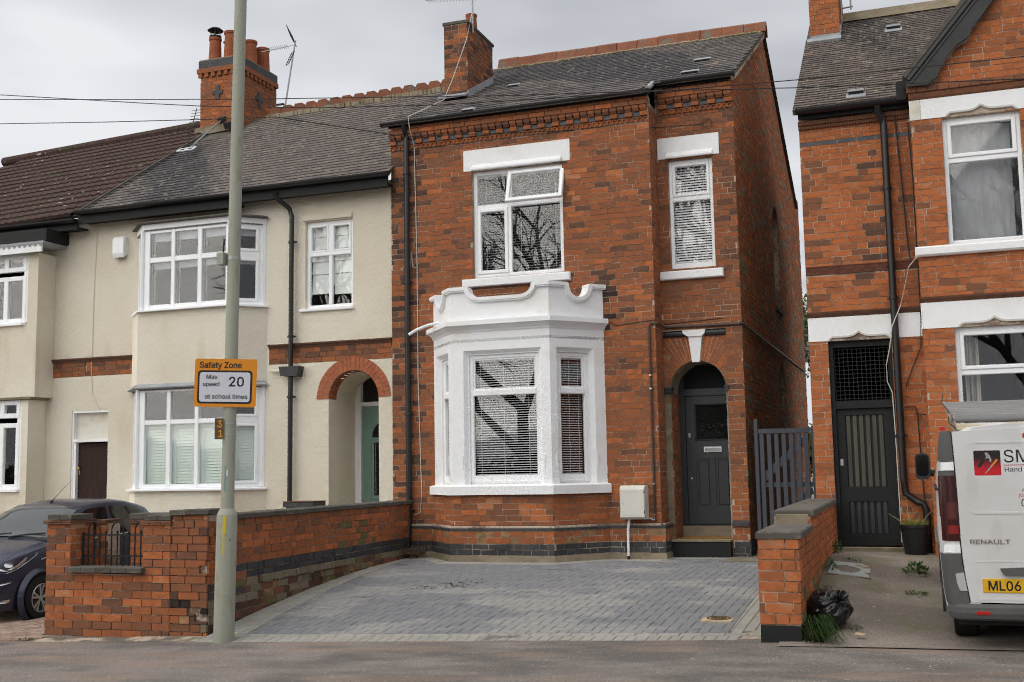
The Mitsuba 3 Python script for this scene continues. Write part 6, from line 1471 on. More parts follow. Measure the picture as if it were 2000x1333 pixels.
part(MB_, 'riser_pipe', M().tube([[-3.735, 14.86, .92], [-3.745, 14.86, .84], [-3.755, 14.86, .78], [-3.758, 14.86, .44]], .017, 10), 'm_upvc'); part(MB_, 'riser_foot', M().tube([[-3.758, 14.86, .44], [-3.758, 14.86, .36]], .0175, 10), 'm_seal'); part(MB_, 'outlet_pipe', M().tube([[-3.52, 14.93, .93], [-3.42, 14.955, .90], [-3.415, 14.96, .98]], .014, 8), 'm_galv')
AL = thing('alarm_box', 'white burglar alarm box high on the cream wall beside the upper bay', 'alarm box')
fAl = wallfr(0, KY, 1, KY)
emit(AL + '__case', M().prism([(-12.115, 5.14), (-11.885, 5.12), (-11.875, 5.40), (-12.10, 5.405)], -.0, .06, fAl).prism([(0, 5.13), (.075, 5.07), (.10, 5.14), (.10, 5.37), (.06, 5.41), (0, 5.41)], -12.10, -11.89, Fr([0, KY - .002, 0], [0, -1, 0], [0, 0, 1], [1, 0, 0])), 'm_upvc'); part(AL, 'lens', M().prism([(.01, 5.115), (.07, 5.065), (.02, 5.08)], -12.06, -11.96, Fr([0, KY, 0], [0, -1, 0], [0, 0, 1], [1, 0, 0])), 'm_seal')
# iron grate standing by the downpipe
GB_ = thing('iron_fire_grate', 'rusty cast iron fire grate standing on the paving by the black downpipe', 'fire grate')
gx0, gx1, gy0, gy1, gz = -7.03, -6.655, 14.62, 14.86, float(z_drive(np.array(-6.85), np.array(14.7)))
for x in (gx0 + .08, gx1 - .12):
    for y_ in (gy0 + .03, gy1 - .03): part(GB_, 'leg', M().tube([[x, y_, gz], [x + .01, y_, gz + .07]], [.014, .010], 6), 'm_rust')
part(GB_, 'frame', M().box(gx0, gx1, gy0, gy0 + .012, gz + .06, gz + .085).box(gx0, gx1, gy1 - .012, gy1, gz + .06, gz + .085).box(gx0, gx0 + .012, gy0 + .012, gy1 - .012, gz + .06, gz + .085).box(gx1 - .012, gx1, gy0 + .012, gy1 - .012, gz + .06, gz + .085), 'm_rust')
for i in range(17):
    x = gx0 + .012 + i * (gx1 - gx0 - .03) / 16; part(GB_, 'bar', M().tube([[x, gy0 - .008, gz + .145], [x + .004, gy0 + .01, gz + .07], [x + .004, gy1 - .01, gz + .07], [x, gy1 + .008, gz + .145]], .006, 5), 'm_grate')
diffuse('m_grate', lambda p, n, uv: mix((0.16, 0.135, 0.10), (0.07, 0.058, 0.045), fbm(p.x * 30, p.y * 30, p.z * 30, 2)), 0.7)
# drain cover in the drive, steel cover in the right drive
DC = thing('drain_cover', 'sandy drain cover set into the paved drive near the wall pier', 'drain cover')
c0 = np.array([-1.80, 10.24]); zc = float(z_drive(c0[0], c0[1])) + .004
part(DC, 'bed', M().box(c0[0] - .13, c0[0] + .13, c0[1] - .15, c0[1] + .15, zc - .03, zc), 'm_sandlight'); mm = M()
for r in (.10, .06): mm.tube([[c0[0] + r * math.cos(t), c0[1] + r * 1.1 * math.sin(t), zc + .002] for t in np.linspace(0, 6.283, 20)], .008, 5)
for i in range(5): mm.tube([[c0[0] - .05 + i * .025, c0[1] - .05, zc + .003], [c0[0] - .05 + i * .025, c0[1] + .05, zc + .003]], .005, 4)
part(DC, 'grille', mm, 'm_rust'); diffuse('m_sandlight', lambda p, n, uv: mix((0.36, 0.27, 0.17), (0.50, 0.39, 0.26), noise(p.x * 30, p.y * 30, 0)), 0.95)
SP = thing('steel_cover', 'thin grey steel cover plate lying in the concrete drive', 'cover plate')
zz = lambda x, y: float(z_right(np.array(x), np.array(y))) + .013
qd = [(-.985, 11.70), (-.605, 11.74), (-.615, 12.45), (-.985, 12.42)]
part(SP, 'plate', M().add([[x, y, zz(x, y) + .005] for x, y in qd] + [[x, y, zz(x, y) - .01] for x, y in qd], [[0, 1, 2, 3], [4, 5, 1, 0], [5, 6, 2, 1], [6, 7, 3, 2], [7, 4, 0, 3]]), 'm_cover'); diffuse('m_cover', lambda p, n, uv: mix((0.27, 0.29, 0.28), (0.17, 0.095, 0.06), smoothstep(.50, .60, fbm(p.x * 3.1, p.y * 2.4, 2.0, 4))), 0.6)
part(SP, 'frame', M().add([[x, y, zz(x, y) + .002] for x, y in ((-1.02, 11.66), (-.575, 11.70), (-.585, 11.735), (-.985, 11.695))], [[0, 1, 2, 3]]), 'm_rust')
TH = thing('red_tool_handle', 'red handled tool lying on the ground beside the black planter', 'tool')
part(TH, 'handle', M().tube([[-.33, 13.62, .525], [-.27, 13.6, .53], [-.20, 13.58, .525]], [.010, .014, .012], 8), 'm_red'); part(TH, 'shaft', M().tube([[-.42, 13.66, .52], [-.33, 13.62, .525]], .006, 6), 'm_seal')

# ---- planter with dead grass
PT = thing('black_planter', 'tall black planter of dry grass beside the passage door', 'planter')
px0, py0, pz = -.20, 14.12, .50
emit(PT + '__pot', M().lathe([(0, 0), (.115, 0), (.155, .34), (.168, .345), (.168, .375), (.148, .375), (.14, .33), (0, .33)], [px0, py0, pz], 24), 'm_black', smooth=30)
rnd = random.Random(31); mm = M()
for i in range(260):
    a, r = rnd.uniform(0, 6.28), .145 * math.sqrt(rnd.random()); x, y_ = px0 + r * math.cos(a), py0 + r * math.sin(a); h = rnd.uniform(.03, .10); dx, dy_ = rnd.uniform(-.06, .06), rnd.uniform(-.06, .06)
    mm.add([[x - .004, y_, pz + .35], [x + .004, y_, pz + .35], [x + dx, y_ + dy_, pz + .36 + h]], [[0, 1, 2]], (rnd.uniform(.8, 1.5), .5))
part(PT, 'grass', mm, 'm_leaf', kind='stuff')
mm = M()
for x, y_, dx, dy_, h in ((-.05, 0, -.03, 0, .36), (.0, .03, -.10, 0, .22), (.05, 0, .16, -.02, .20), (-.08, 0, -.2, .0, .16), (.02, .0, .05, 0, .15)): mm.tube([[px0 + x, py0 + y_, pz + .34], [px0 + x + dx * .5, py0 + y_, pz + .34 + h * .6], [px0 + x + dx, py0 + dy_, pz + .34 + h]], [.004, .003, .0015], 4)
part(PT, 'dry_stem', mm, 'm_straw', kind='stuff')

# ---- refuse sack
BG = thing('refuse_sack', 'tied black plastic refuse sack lying against the stepped wall', 'refuse sack')
ico = trimesh.creation.icosphere(subdivisions=5); v = np.array(ico.vertices); az = np.arctan2(v[:, 0] * .8 + .25, v[:, 2] - .15)
knot = np.array([.52, -.45, .55]); knot /= np.linalg.norm(knot); ca = np.clip(v @ knot, -1, 1)
e1 = np.cross(knot, [0, 0, 1]); e1 /= np.linalg.norm(e1); e2 = np.cross(knot, e1); phi = np.arctan2(v @ e2, v @ e1)
pleat = .075 * (np.abs(np.sin(phi * 5.5 + 2.5 * meshkit.fbm(v * 2.1, 3))) - .5) * np.exp(-((1 - ca) / .75) ** 2) * (1 - np.exp(-((1 - ca) / .08)))
rad = 1 + .30 * (meshkit.fbm(v * 1.5 + 3, 3) - .5) + .16 * (np.abs(meshkit.fbm(v * 2.3 + 7, 2) - .5) * 2 - .3) + 1.2 * pleat - .26 * np.exp(-((1 - ca) / .05))
w3 = v * rad[:, None] * [.185, .23, .155]; zb = z_right(np.array(-.80), np.array(9.8)) + .008
w3 += [-.835, 9.80, zb + .14]; w3[:, 2] = np.maximum(w3[:, 2], zb + .004 * meshkit.noise(v * 9))
emit(BG + '__sack', M().add(w3, np.array(ico.faces)), 'm_bag', smooth=True)
kp = np.array([-.835, 9.80, zb + .14]) + knot * [.165, .20, .14]
mm = M(); rnd = random.Random(77)
for i in range(14):
    a = rnd.uniform(0, 6.28); dv = knot * .05 + .045 * (math.cos(a) * e1 + math.sin(a) * e2); sd = .02 * np.cross(dv, knot) / np.linalg.norm(np.cross(dv, knot)); mm.add([kp - knot * .03, kp + dv + sd, kp + dv * 1.25, kp + dv - sd], [[0, 1, 2, 3]])
part(BG, 'tied_neck', mm, 'm_bag')

# ---- weeds
def leafy(key, parent_name, c, n, spread, h, lsize, tone, seed, zfn, bsdf='m_leaf', up=.6):
    r_ = random.Random(seed); mm = M()
    for i in range(n):
        a, q = r_.uniform(0, 6.283), math.sqrt(r_.random()); x, y = c[0] + spread[0] * q * math.cos(a), c[1] + spread[1] * q * math.sin(a)
        z = float(zfn(np.array(x), np.array(y))) + h * r_.random() * (1 - .6 * q) + .008
        d = np.array([math.cos(a) * (1 - up) + r_.uniform(-.4, .4), math.sin(a) * (1 - up) + r_.uniform(-.4, .4), r_.uniform(.1, 1) * up]); d /= np.linalg.norm(d); s_ = np.cross(d, [r_.uniform(-.4, .4), r_.uniform(-.4, .4), 1]); s_ /= np.linalg.norm(s_)
        L = lsize * r_.uniform(.6, 1.3); p = np.array([x, y, z]); t = (tone + r_.uniform(-.3, .3), r_.random())
        mm.add([p, p + d * L * .5 + s_ * L * .26, p + d * L, p + d * L * .5 - s_ * L * .26], [[0, 1, 2, 3]], t)
    return part(key, parent_name, mm, bsdf, kind='stuff')
PW_ = thing('wall_foot_weed', 'dense green weed with trailing grass blades at the foot of the wall pier', 'plant')
leafy(PW_, 'leaf', (-.885, 9.30), 700, (.12, .16), .22, .026, .35, 41, z_right)
mm = M(); rnd = random.Random(15)
for i in range(60):
    x, y = -.90 + rnd.uniform(-.07, .07), 9.26 + rnd.uniform(-.06, .08); z = float(z_pave(np.array(x), np.array(y))); ex, ey = x + rnd.uniform(.08, .24), y - rnd.uniform(.05, .32); h = rnd.uniform(.10, .24); t = (rnd.uniform(.1, .7), .5)
    p = [np.array([x, y, z]), np.array([x * .6 + ex * .4, y * .6 + ey * .4, z + h]), np.array([ex, ey, float(z_pave(np.array(ex), np.array(ey))) + .012])]; wv = np.array([.003, .003, 0])
    mm.add([p[0] - wv, p[0] + wv, p[1] + wv, p[1] - wv, p[2]], [[0, 1, 2], [0, 2, 3], [3, 2, 4]], t)
part(PW_, 'blade', mm, 'm_leaf', kind='stuff')
for i, (x, y, n, sp, h, s_, lab) in enumerate(((-.98, 12.0, 90, (.05, .20), .10, .03, 'bright green weed at the wall foot behind the steel cover'), (-1.03, 13.6, 120, (.05, .35), .16, .035, 'green weeds at the far foot of the stepped wall'), (-.95, 10.9, 70, (.06, .12), .06, .022, 'small green weed at the wall foot beside the refuse sack'), (-.80, 12.55, 60, (.10, .04), .05, .024, 'low green weed along the back edge of the steel cover'),
        (-.185, 12.3, 90, (.11, .16), .13, .055, 'leafy dandelion in the crack of the concrete drive'), (-.175, 11.35, 70, (.09, .10), .03, .03, 'flat green weed in the drive crack nearer the pavement'), (-.62, 9.75, 40, (.05, .10), .02, .02, 'patch of small moss green weed beside the sack'), (-8.62, 9.45, 60, (.10, .04), .03, .02, 'grass tuft at the edge of the left drive'), (.13, 13.95, 60, (.06, .1), .25, .03, 'grey green plant growing between the planter and the van'))):
    k = thing('weed', lab, 'weed'); leafy(k, 'leaf', (x, y), n, sp, h, s_, .75 if i != 8 else 1.0, 50 + i, z_right if x > -2 else z_left)
WW = thing('wall_weed', 'small ferns rooted in the ledge of the boundary wall', 'weed'); rnd = random.Random(99); mm = M()
for u, v_ in ((1.75, .50), (2.35, .51), (3.05, .55), (2.2, .40), (.10, .10), (.16, .60), (2.45, .36)):
    for i in range(16):
        p = fL.P(np.array([u + rnd.uniform(-.07, .07), v_ + rnd.uniform(-.03, .03), .01])); d = np.array([rnd.uniform(.2, 1), rnd.uniform(-.6, .6), rnd.uniform(-.3, .9)]) * .035; s_ = np.cross(d, [0, 0, 1]) * .4; mm.add([p, p + d * .5 + s_, p + d, p + d * .5 - s_], [[0, 1, 2, 3]], (rnd.uniform(.2, .9), .5))
part(WW, 'leaf', mm, 'm_leaf', kind='stuff')
# dead leaves on the drive, grit
DL = thing('dead_leaves', 'dark wet dead leaves scattered on the paved drive in front of the bay window', 'leaves'); tag(DL, labels[DL]['label'], None, None, 'stuff'); rnd = random.Random(21); mm = M()
for cx_, cy_, sx, sy, n in ((-5.06, 12.15, .16, .14, 46), (-5.15, 11.85, .17, .06, 30)):
    for i in range(n):
        x, y = cx_ + rnd.gauss(0, sx), cy_ + rnd.gauss(0, sy); z = float(z_drive(np.array(x), np.array(y))) + .003; a = rnd.uniform(0, 6.28); L = rnd.uniform(.015, .05); c_, s_ = math.cos(a) * L, math.sin(a) * L
        mm.add([[x, y, z], [x + c_ * .5 - s_ * .3, y + s_ * .5 + c_ * .3, z + rnd.uniform(.002, .012)], [x + c_, y + s_, z + rnd.uniform(0, .015)], [x + c_ * .5 + s_ * .3, y + s_ * .5 - c_ * .3, z + rnd.uniform(.002, .012)]], [[0, 1, 2, 3]], (rnd.random() ** 2, .5))
for i in range(60):
    x, y = rnd.uniform(-6.9, -1.5), rnd.uniform(9.0, 14.2); z = float(z_drive(np.array(x), np.array(y)) if y > 9.4 else z_pave(np.array(x), np.array(y))) + .004; L = rnd.uniform(.006, .016); a = rnd.uniform(0, 6.28); mm.add([[x, y, z], [x + L * math.cos(a), y + L * math.sin(a), z + .004], [x + L * math.cos(a + 1.3), y + L * math.sin(a + 1.3), z + .003]], [[0, 1, 2]], (rnd.random(), .5))
emit(DL, mm, 'm_dryleaf')
LT_ = thing('litter', 'crumpled pale scrap of paper lying on the concrete drive', 'litter'); emit(LT_ + '__scrap', M().add([[-.62, 9.42, .262], [-.55, 9.38, .262], [-.53, 9.42, .27], [-.58, 9.46, .268], [-.60, 9.44, .28]], [[0, 1, 4], [1, 2, 4], [2, 3, 4], [3, 0, 4]]), 'm_straw')

# ================================================================ AERIALS AND WIRES
AM = thing('roof_aerial', 'yagi television aerial on a mast above the red house chimney', 'aerial')
emit(AM + '__mast', M().tube([[-6.40, 16.3, 8.45], [-6.40, 16.3, 9.30]], .014, 8), 'm_galv')
bo = [np.array([-6.36, 16.3, 9.02]), np.array([-7.15, 16.15, 9.05])]; part(AM, 'boom', M().tube(bo, .008, 6), 'm_galv'); mm = M()
for i in range(16): p = bo[0] + (bo[1] - bo[0]) * (i + .5) / 16; mm.tube([p + [0, -.11, .0], p + [0, .11, 0.0]], .004, 4)
part(AM, 'director', mm, 'm_galv', kind='stuff')
part(AM, 'cable', M().tube([[-6.41, 16.28, 8.75], [-6.43, 16.12, 8.30], [-6.62, 15.96, 7.60], [-6.74, 15.9, 7.28], [-6.85, 15.0, 6.80], [-6.83, 14.78, 6.70], [-6.82, 14.80, 6.55], [-6.83, 14.985, 6.30], [-6.80, 14.985, 4.6], [-6.80, 14.985, 2.9], [-6.76, 14.985, 1.3], [-6.78, 14.985, 1.02], [-6.85, 14.95, .98]], .006, 5), 'm_cable')
AC = thing('grid_aerial', 'grid television aerial on a leaning mast behind the cream house chimney', 'aerial')
b0, b1 = np.array([-11.36, 18.9, 8.55]), np.array([-11.12, 18.9, 9.95]); emit(AC + '__mast', M().tube([b0, b1], .016, 8), 'm_galv')
for o, u_, v_ in ((b1 + [-.02, 0, -.02], np.array([-.20, .1, .30]), np.array([.12, -.35, .06])), (b1 + [-.05, 0, -.22], np.array([-.16, .05, -.22]), np.array([.24, -.30, -.10]))):
    mm = M()
    for i in range(6): mm.tube([o + u_ * i / 5 - v_ * .5, o + u_ * i / 5 + v_ * .5], .006, 4)
    for s_ in (-.5, .5): mm.tube([o + v_ * s_, o + u_ + v_ * s_], .010, 4)
    part(AC, 'grid', mm, 'm_wire')
part(AC, 'boom', M().tube([b1 + [0, 0, -.08], b1 + [-.75, .0, -.12]], .008, 5), 'm_galv'); mm = M()
for i in range(14): p = b1 + [-.18 - i * .042, 0, -.09]; mm.tube([p + [0, -.05, .02], p + [0, .05, -.02]], .0045, 4)
part(AC, 'director', mm, 'm_galv', kind='stuff'); part(AC, 'bracket', M().box(-11.50, -11.34, 18.83, 18.87, 8.60, 8.63).box(-11.50, -11.34, 18.83, 18.87, 8.68, 8.71), 'm_wire')
AF = thing('fallen_aerial', 'fallen television aerial lying on the cream house roof below the tall chimney', 'aerial')
fr_ = Fr([0, 14.78, 5.86], [1, 0, 0], nK); P3 = lambda u, v, h: fr_.P(np.array([u, v, h], float))
emit(AF + '__mast', M().tube([P3(-12.15, 2.75, .10), P3(-12.30, 3.6, .12), P3(-12.40, 4.35, .14)], .016, 6), 'm_galv')
part(AF, 'reflector', M().box(-12.36, -12.02, 2.58, 2.60, .09, .105, fr=fr_).box(-12.36, -12.02, 2.72, 2.74, .09, .105, fr=fr_).box(-12.36, -12.335, 2.60, 2.72, .09, .105, fr=fr_).box(-12.20, -12.18, 2.60, 2.72, .09, .105, fr=fr_).box(-12.045, -12.02, 2.60, 2.72, .09, .105, fr=fr_), 'm_upvc')
part(AF, 'boom', M().tube([P3(-12.22, 2.75, .12), P3(-12.48, 3.8, .55)], .008, 5), 'm_wire'); mm = M()
for i in range(13): p = P3(-12.22 - i * .02, 2.8 + i * .078, .13 + i * .033); mm.tube([p - fr_.U * .10, p + fr_.U * .10], .005, 4)
part(AF, 'director', mm, 'm_wire', kind='stuff'); part(AF, 'clamp', M().box(-12.45, -12.30, 4.30, 4.40, .08, .2, fr=fr_).box(-12.2, -12.0, 4.05, 4.15, .02, .15, fr=fr_), 'm_wire')
for i, pts in enumerate(([], [[-30, 13.2, 9.9], [-18, 13.2, 7.92], [-12.8, 13.2, 7.245], [-10.05, 13.2, 6.887], [-8.05, 13.2, 6.64], [-6.07, 13.2, 6.41], [-4.67, 13.2, 6.245], [-2.72, 13.2, 6.05], [-1.17, 13.2, 5.88], [3, 13.2, 5.5]], [[-30, 13.0, 10.6], [-18, 13.0, 8.30], [-12.62, 13.0, 7.23], [-9.9, 13.0, 6.747], [-9.06, 13.0, 6.604], [-7.31, 13.0, 6.36], [-5.5, 13.0, 6.17], [-2.5, 13.0, 5.97], [-1.2, 13.0, 5.91], [3, 13.0, 5.8]], [[-30, 13.4, 8.9], [-18, 13.4, 7.55], [-13.0, 13.4, 6.95], [-11.1, 13.4, 6.744], [-9.46, 13.4, 6.58], [-8.18, 13.4, 6.46], [-6.8, 14.6, 6.35], [-3.2, 15.2, 6.22], [-2.65, 15.36, 6.25]])):
    if pts: solo('overhead_wire', M().tube(pts, .006, 4), 'm_wire', ('', 'upper straight telephone wire crossing in front of all the roofs', 'second telephone wire dipping across the cream house chimney', 'lowest telephone wire ending at the hook by the narrow window')[i], 'wire')

# ================================================================ TREES
def leaf_cloud(mm, centres, n, size, tone, r_):
    for _ in range(n):
        c, rad = r_.choice(centres); d = np.array([r_.gauss(0, 1), r_.gauss(0, 1), r_.gauss(0, 1)]); d /= np.linalg.norm(d); p = np.array(c) + d * rad * r_.random() ** .45
        a = np.array([r_.gauss(0, 1), r_.gauss(0, 1), r_.gauss(0, 1)]); a /= np.linalg.norm(a); b_ = np.cross(a, d + .01); b_ /= np.linalg.norm(b_) + 1e-9; s_ = size * r_.uniform(.6, 1.4)
        mm.add([p - a * s_, p + b_ * s_ * .55, p + a * s_, p - b_ * s_ * .55], [[0, 1, 2, 3]], (tone(p, r_), r_.random()))
def branches(mm, p, d, L, r, depth, r_, tips, spread=.55, n=3):
    q = p + d * L; mid = p + d * L * .5 + np.array([r_.uniform(-1, 1), r_.uniform(-1, 1), r_.uniform(-.3, .6)]) * L * .06
    mm.tube([p, mid, q], [r, r * .86, r * .70], 6 if r > .03 else 4, cap=False); tips.append(q)
    if depth == 0: return
    for i in range(n if depth > 1 else n + 1):
        e = d + np.array([r_.gauss(0, spread), r_.gauss(0, spread), r_.gauss(.08, spread * .7)]); e /= np.linalg.norm(e)
        branches(mm, p + d * L * r_.uniform(.55, 1.0) if i else q, e, L * r_.uniform(.62, .82), r * (.62 if i else .70), depth - 1, r_, tips, spread, n)
rnd = random.Random(61)
GTR = thing('blossom_tree', 'green and white blossoming tree in the gardens beyond the gap between the houses', 'tree'); mm = M(); tips = []
branches(mm, np.array([-2.6, 33.0, .2]), np.array([.02, 0, 1.0]), 2.6, .17, 4, rnd, tips, .5, 3); part(GTR, 'trunk', mm, 'm_bark'); mm = M()
leaf_cloud(mm, [(t, .55) for t in tips if t[2] > 2.0], 9000, .075, lambda p, r: 2.0 if r.random() < .35 else r.uniform(.6, 1.25), rnd); part(GTR, 'crown', mm, 'm_leaf')
GBU = thing('garden_bush', 'yellow green bush behind the slatted gate', 'bush'); mm = M(); tips = []
branches(mm, np.array([-2.15, 26.5, .3]), np.array([.0, 0, 1.0]), .9, .06, 3, rnd, tips, .6, 3); part(GBU, 'stem', mm, 'm_bark'); mm = M()
leaf_cloud(mm, [(t, .45) for t in tips], 3500, .06, lambda p, r: r.uniform(.9, 1.6), rnd); part(GBU, 'foliage', mm, 'm_leaf')
# bare street trees across the road: seen only mirrored in the window panes
for i, (x, y, s_) in enumerate(((-13.5, -9.5, 1.0), (-4.5, -11, 1.1), (3.2, -10, .95), (9.5, -12.5, 1.1), (-22, -12, 1.15))):
    k = thing('bare_tree', 'bare winter tree across the road, mirrored in the windows', 'tree', 'bare trees across the road'); r_ = random.Random(300 + i); mm = M(); tips = []
    branches(mm, np.array([x, y, -.3]), np.array([.03, .02, 1.0]), 4.1 * s_, .26 * s_, 6, r_, tips, .52, 3); part(k, 'trunk', mm, 'm_bark')
r_ = random.Random(5); hk = thing('clipped_hedge', 'dark evergreen hedge across the road, mirrored in the lower windows', 'hedge'); mm = M()
n = 9000
for _ in range(n):
    p = np.array([r_.uniform(-40, 25), -7.6 + r_.choice((-.5, .5)) * (1 - .1 * r_.random()) * r_.random() ** .2, 0]); p[2] = -.3 + 2.3 * r_.random() ** .7 + .25 * math.sin(p[0] * .9) * r_.random()
    a = np.array([r_.gauss(0, 1), r_.gauss(0, 1), r_.gauss(0, 1)]); a /= np.linalg.norm(a); b_ = np.cross(a, [.3, .5, .8]); b_ /= np.linalg.norm(b_); s_ = .16 * r_.uniform(.6, 1.4); mm.add([p - a * s_, p + b_ * s_ * .55, p + a * s_, p - b_ * s_ * .55], [[0, 1, 2, 3]], (r_.uniform(0, .45), .5))
part(hk, 'foliage', mm, 'm_leaf', kind='stuff'); part(hk, 'core', M().box(-40, 25, -7.9, -7.3, -.5, 1.7), 'm_hedgecore'); diffuse('m_hedgecore', (0.012, 0.018, 0.008), 1.0)
# ================================================================ VEHICLES
def loft(m, rows, t=(0.5, 0.5), closed=False):
    """Skins a grid of points (stations x section points)."""
    rows = np.array(rows); a, b = rows.shape[:2]
    i, j = np.meshgrid(np.arange(a - 1), np.arange(b - 1 if not closed else b), indexing='ij')
    j2 = (j + 1) % b
    return m.add(rows.reshape(-1, 3), np.stack([i * b + j, i * b + j2, (i + 1) * b + j2, (i + 1) * b + j], -1).reshape(-1, 4), t)
def wheel(parent, c, r, w, side, spokes=5, dark=False):
    """A road wheel; side = +1 faces +x, -1 faces -x."""
    ax = (side, 0, 0)
    k = part(parent, 'wheel', M().lathe([(r * .62, -w), (r * .9, -w), (r, -w * .82), (r, -w * .12), (r * .955, .0), (r * .70, .004), (r * .64, -.012)], c, 32, axis=ax), 'm_tyre', smooth=30)
    part(k, 'rim', M().lathe([(r * .66, -.004), (r * .62, .002), (r * .585, -.014), (r * .56, -w * .5)], c, 32, axis=ax).lathe([(0, -.02), (.03, -.018), (.034, -.05), (0, -.06)], c, 16, axis=ax), 'm_alloy' if not dark else 'm_vangrey', smooth=30)
    part(k, 'brake', M().lathe([(0, -w * .5), (r * .6, -w * .5)], c, 24, axis=ax), 'm_seal')
    for i in range(spokes):
        a = i * 2 * math.pi / spokes + .3
        for da in (-.20, .20):
            p0 = np.array([0, math.cos(a + da * .35) * r * .12, math.sin(a + da * .35) * r * .12]); p1 = np.array([0, math.cos(a + da) * r * .60, math.sin(a + da) * r * .60]); tn = np.cross([1, 0, 0], p1 - p0); tn = tn / np.linalg.norm(tn)
            q = np.array([p0 - tn * r * .035, p0 + tn * r * .035, p1 + tn * r * .055, p1 - tn * r * .055]); f = q + [-.020 * side, 0, 0]; bk = q + [-.05 * side, 0, 0]
            f[2:, 0] += .012 * side
            part(k, 'spoke', M().add(np.vstack([f, bk]) + c, [[0, 1, 2, 3], [4, 5, 1, 0], [5, 6, 2, 1], [6, 7, 3, 2], [7, 4, 0, 3]]), 'm_alloy' if not dark else 'm_vangrey')
    return k
# ---------------------------------------------------------------- the small dark car on the left drive, nose to the street
CAR = thing('parked_car', 'small dark navy hatchback parked nose out behind the low garden wall at the left edge', 'car')
cx, cy0, cz0 = -10.50, 10.25, -.045
knot = lambda s, xs, ys: np.interp(s, xs, ys)
S_ = np.r_[0, .03, .07, .12, .18, .26, .36, .48, .6, .72, .84, .90, 1.0, 1.1, 1.2, 1.3, 1.4, 1.5, 1.62, 1.8, 2.0, 2.2, 2.4, 2.6, 2.75, 2.86, 2.94, 3.02, 3.1, 3.16, 3.2]
top = lambda s: knot(s, [0, .05, .12, .3, .6, .86, 1.0, 1.2, 1.42, 1.62, 1.85, 2.1, 2.4, 2.7, 2.86, 2.95, 3.05, 3.14, 3.2], [.50, .60, .69, .765, .845, .90, .975, 1.105, 1.235, 1.305, 1.34, 1.35, 1.335, 1.285, 1.235, 1.16, 1.0, .82, .60])
belt = lambda s: knot(s, [0, .12, .3, .86, 1.2, 2.0, 2.8, 3.05, 3.2], [.48, .66, .735, .845, .862, .90, .94, .90, .58])
wid = lambda s: knot(s, [0, .04, .12, .25, .45, .8, 2.6, 2.9, 3.1, 3.2], [.46, .56, .64, .70, .738, .745, .745, .72, .66, .56])
roofw = lambda s: knot(s, [.86, 1.2, 1.6, 2.4, 2.9, 3.1], [.66, .60, .55, .545, .53, .58])
low = lambda s: knot(s, [0, .08, .3, 2.9, 3.2], [.20, .165, .15, .15, .26])
def side_t(s, z):
    """Half width of the body at height z of station s."""
    w, b, tp = wid(s), belt(s), top(s)
    hi = max(tp - .055, b + .001); rw = roofw(s) if tp > b + .08 else w * .94
    return float(np.interp(z, [low(s), .26, .42, .60, b - .03, b, hi, tp + .02], [w * .95, w * .985, w, w * .998, w * .975, w * .955, rw, rw * .80]))
def section(s):
    b, tp = belt(s), top(s); hi = max(tp - .055, b + .002)
    zs = [low(s), .26, .36, .48, .60, b - .03, b, b + (hi - b) * .33, b + (hi - b) * .66, hi]
    zs = np.maximum.accumulate(np.minimum(zs, hi)); h = [(side_t(s, z), z) for z in zs]
    rw = h[-1][0]; h += [(rw * .93, tp - .022 if tp > b + .08 else tp - .02), (rw * .8, tp - .006), (rw * .5, tp + .008), (0, tp + .014)]
    return h
def W3(s, t, z): return [cx + t, cy0 + s, cz0 + z]
rows = [[W3(s, -t, z) for t, z in section(s)] + [W3(s, t, z) for t, z in section(s)[::-1][1:]] for s in S_]
m = loft(M(), rows)
for r in (rows[0], rows[-1]): m.add(np.vstack([r, np.mean(r, 0)[None]]), [[i, i + 1, len(r)] for i in range(len(r) - 1)])
emit(CAR + '__body', m, 'm_carpaint', smooth=50)
def side_patch(poly, off, sgn=1):
    g = sg.Polygon(poly).segmentize(.05); v2, f2 = trimesh.creation.triangulate_polygon(g, engine='earcut')
    pts = [(s, z) for s, z in v2]
    return M().add([W3(s, sgn * (side_t(s, z) + off), z) for s, z in pts], f2)
for sg_, poly in ((1, [(1.02, .885), (1.30, .895), (1.95, .925), (1.97, 1.26), (1.62, 1.235), (1.36, 1.13)]), (1, [(2.03, .93), (2.72, .96), (2.80, 1.02), (2.68, 1.19), (2.40, 1.25), (2.03, 1.265)]), (-1, [(1.02, .885), (1.95, .925), (1.97, 1.26), (1.62, 1.235), (1.36, 1.13)])):
    g = sg.Polygon(poly); m = M(); zs0 = np.linspace(0, 1, 7); xs0 = np.linspace(g.bounds[0], g.bounds[2], 14); r_ = []
    for s in xs0:
        ln = g.intersection(sg.LineString([(s, 0), (s, 2)])); zb_, zt_ = (ln.bounds[1], ln.bounds[3]) if not ln.is_empty else (g.centroid.y, g.centroid.y)
        r_.append([W3(s, sg_ * (side_t(s, zb_ + (zt_ - zb_) * q) + .006), zb_ + (zt_ - zb_) * q) for q in zs0])
    part(CAR, 'side_window', loft(m, r_), 'm_tint', smooth=40)
r_ = []
for s in np.linspace(.90, 1.50, 14):
    w = roofw(s) * .97; r_.append([W3(s - .004, w * q, top(s) + (.022 - .05 * abs(q) ** 4)) for q in np.linspace(-1, 1, 15)])
part(CAR, 'windscreen', loft(M(), r_), 'm_screen', smooth=40)
diffuse('m_screen', (0.055, 0.06, 0.062), 0.05, specular=0.7, clearcoat=1.0)
part(CAR, 'scuttle', loft(M(), [[W3(s, w_ * .68, top(s) + .012 - .02 * abs(w_) ** 3) for w_ in np.linspace(-1, 1, 9)] for s in (.85, .91)]), 'm_seal')
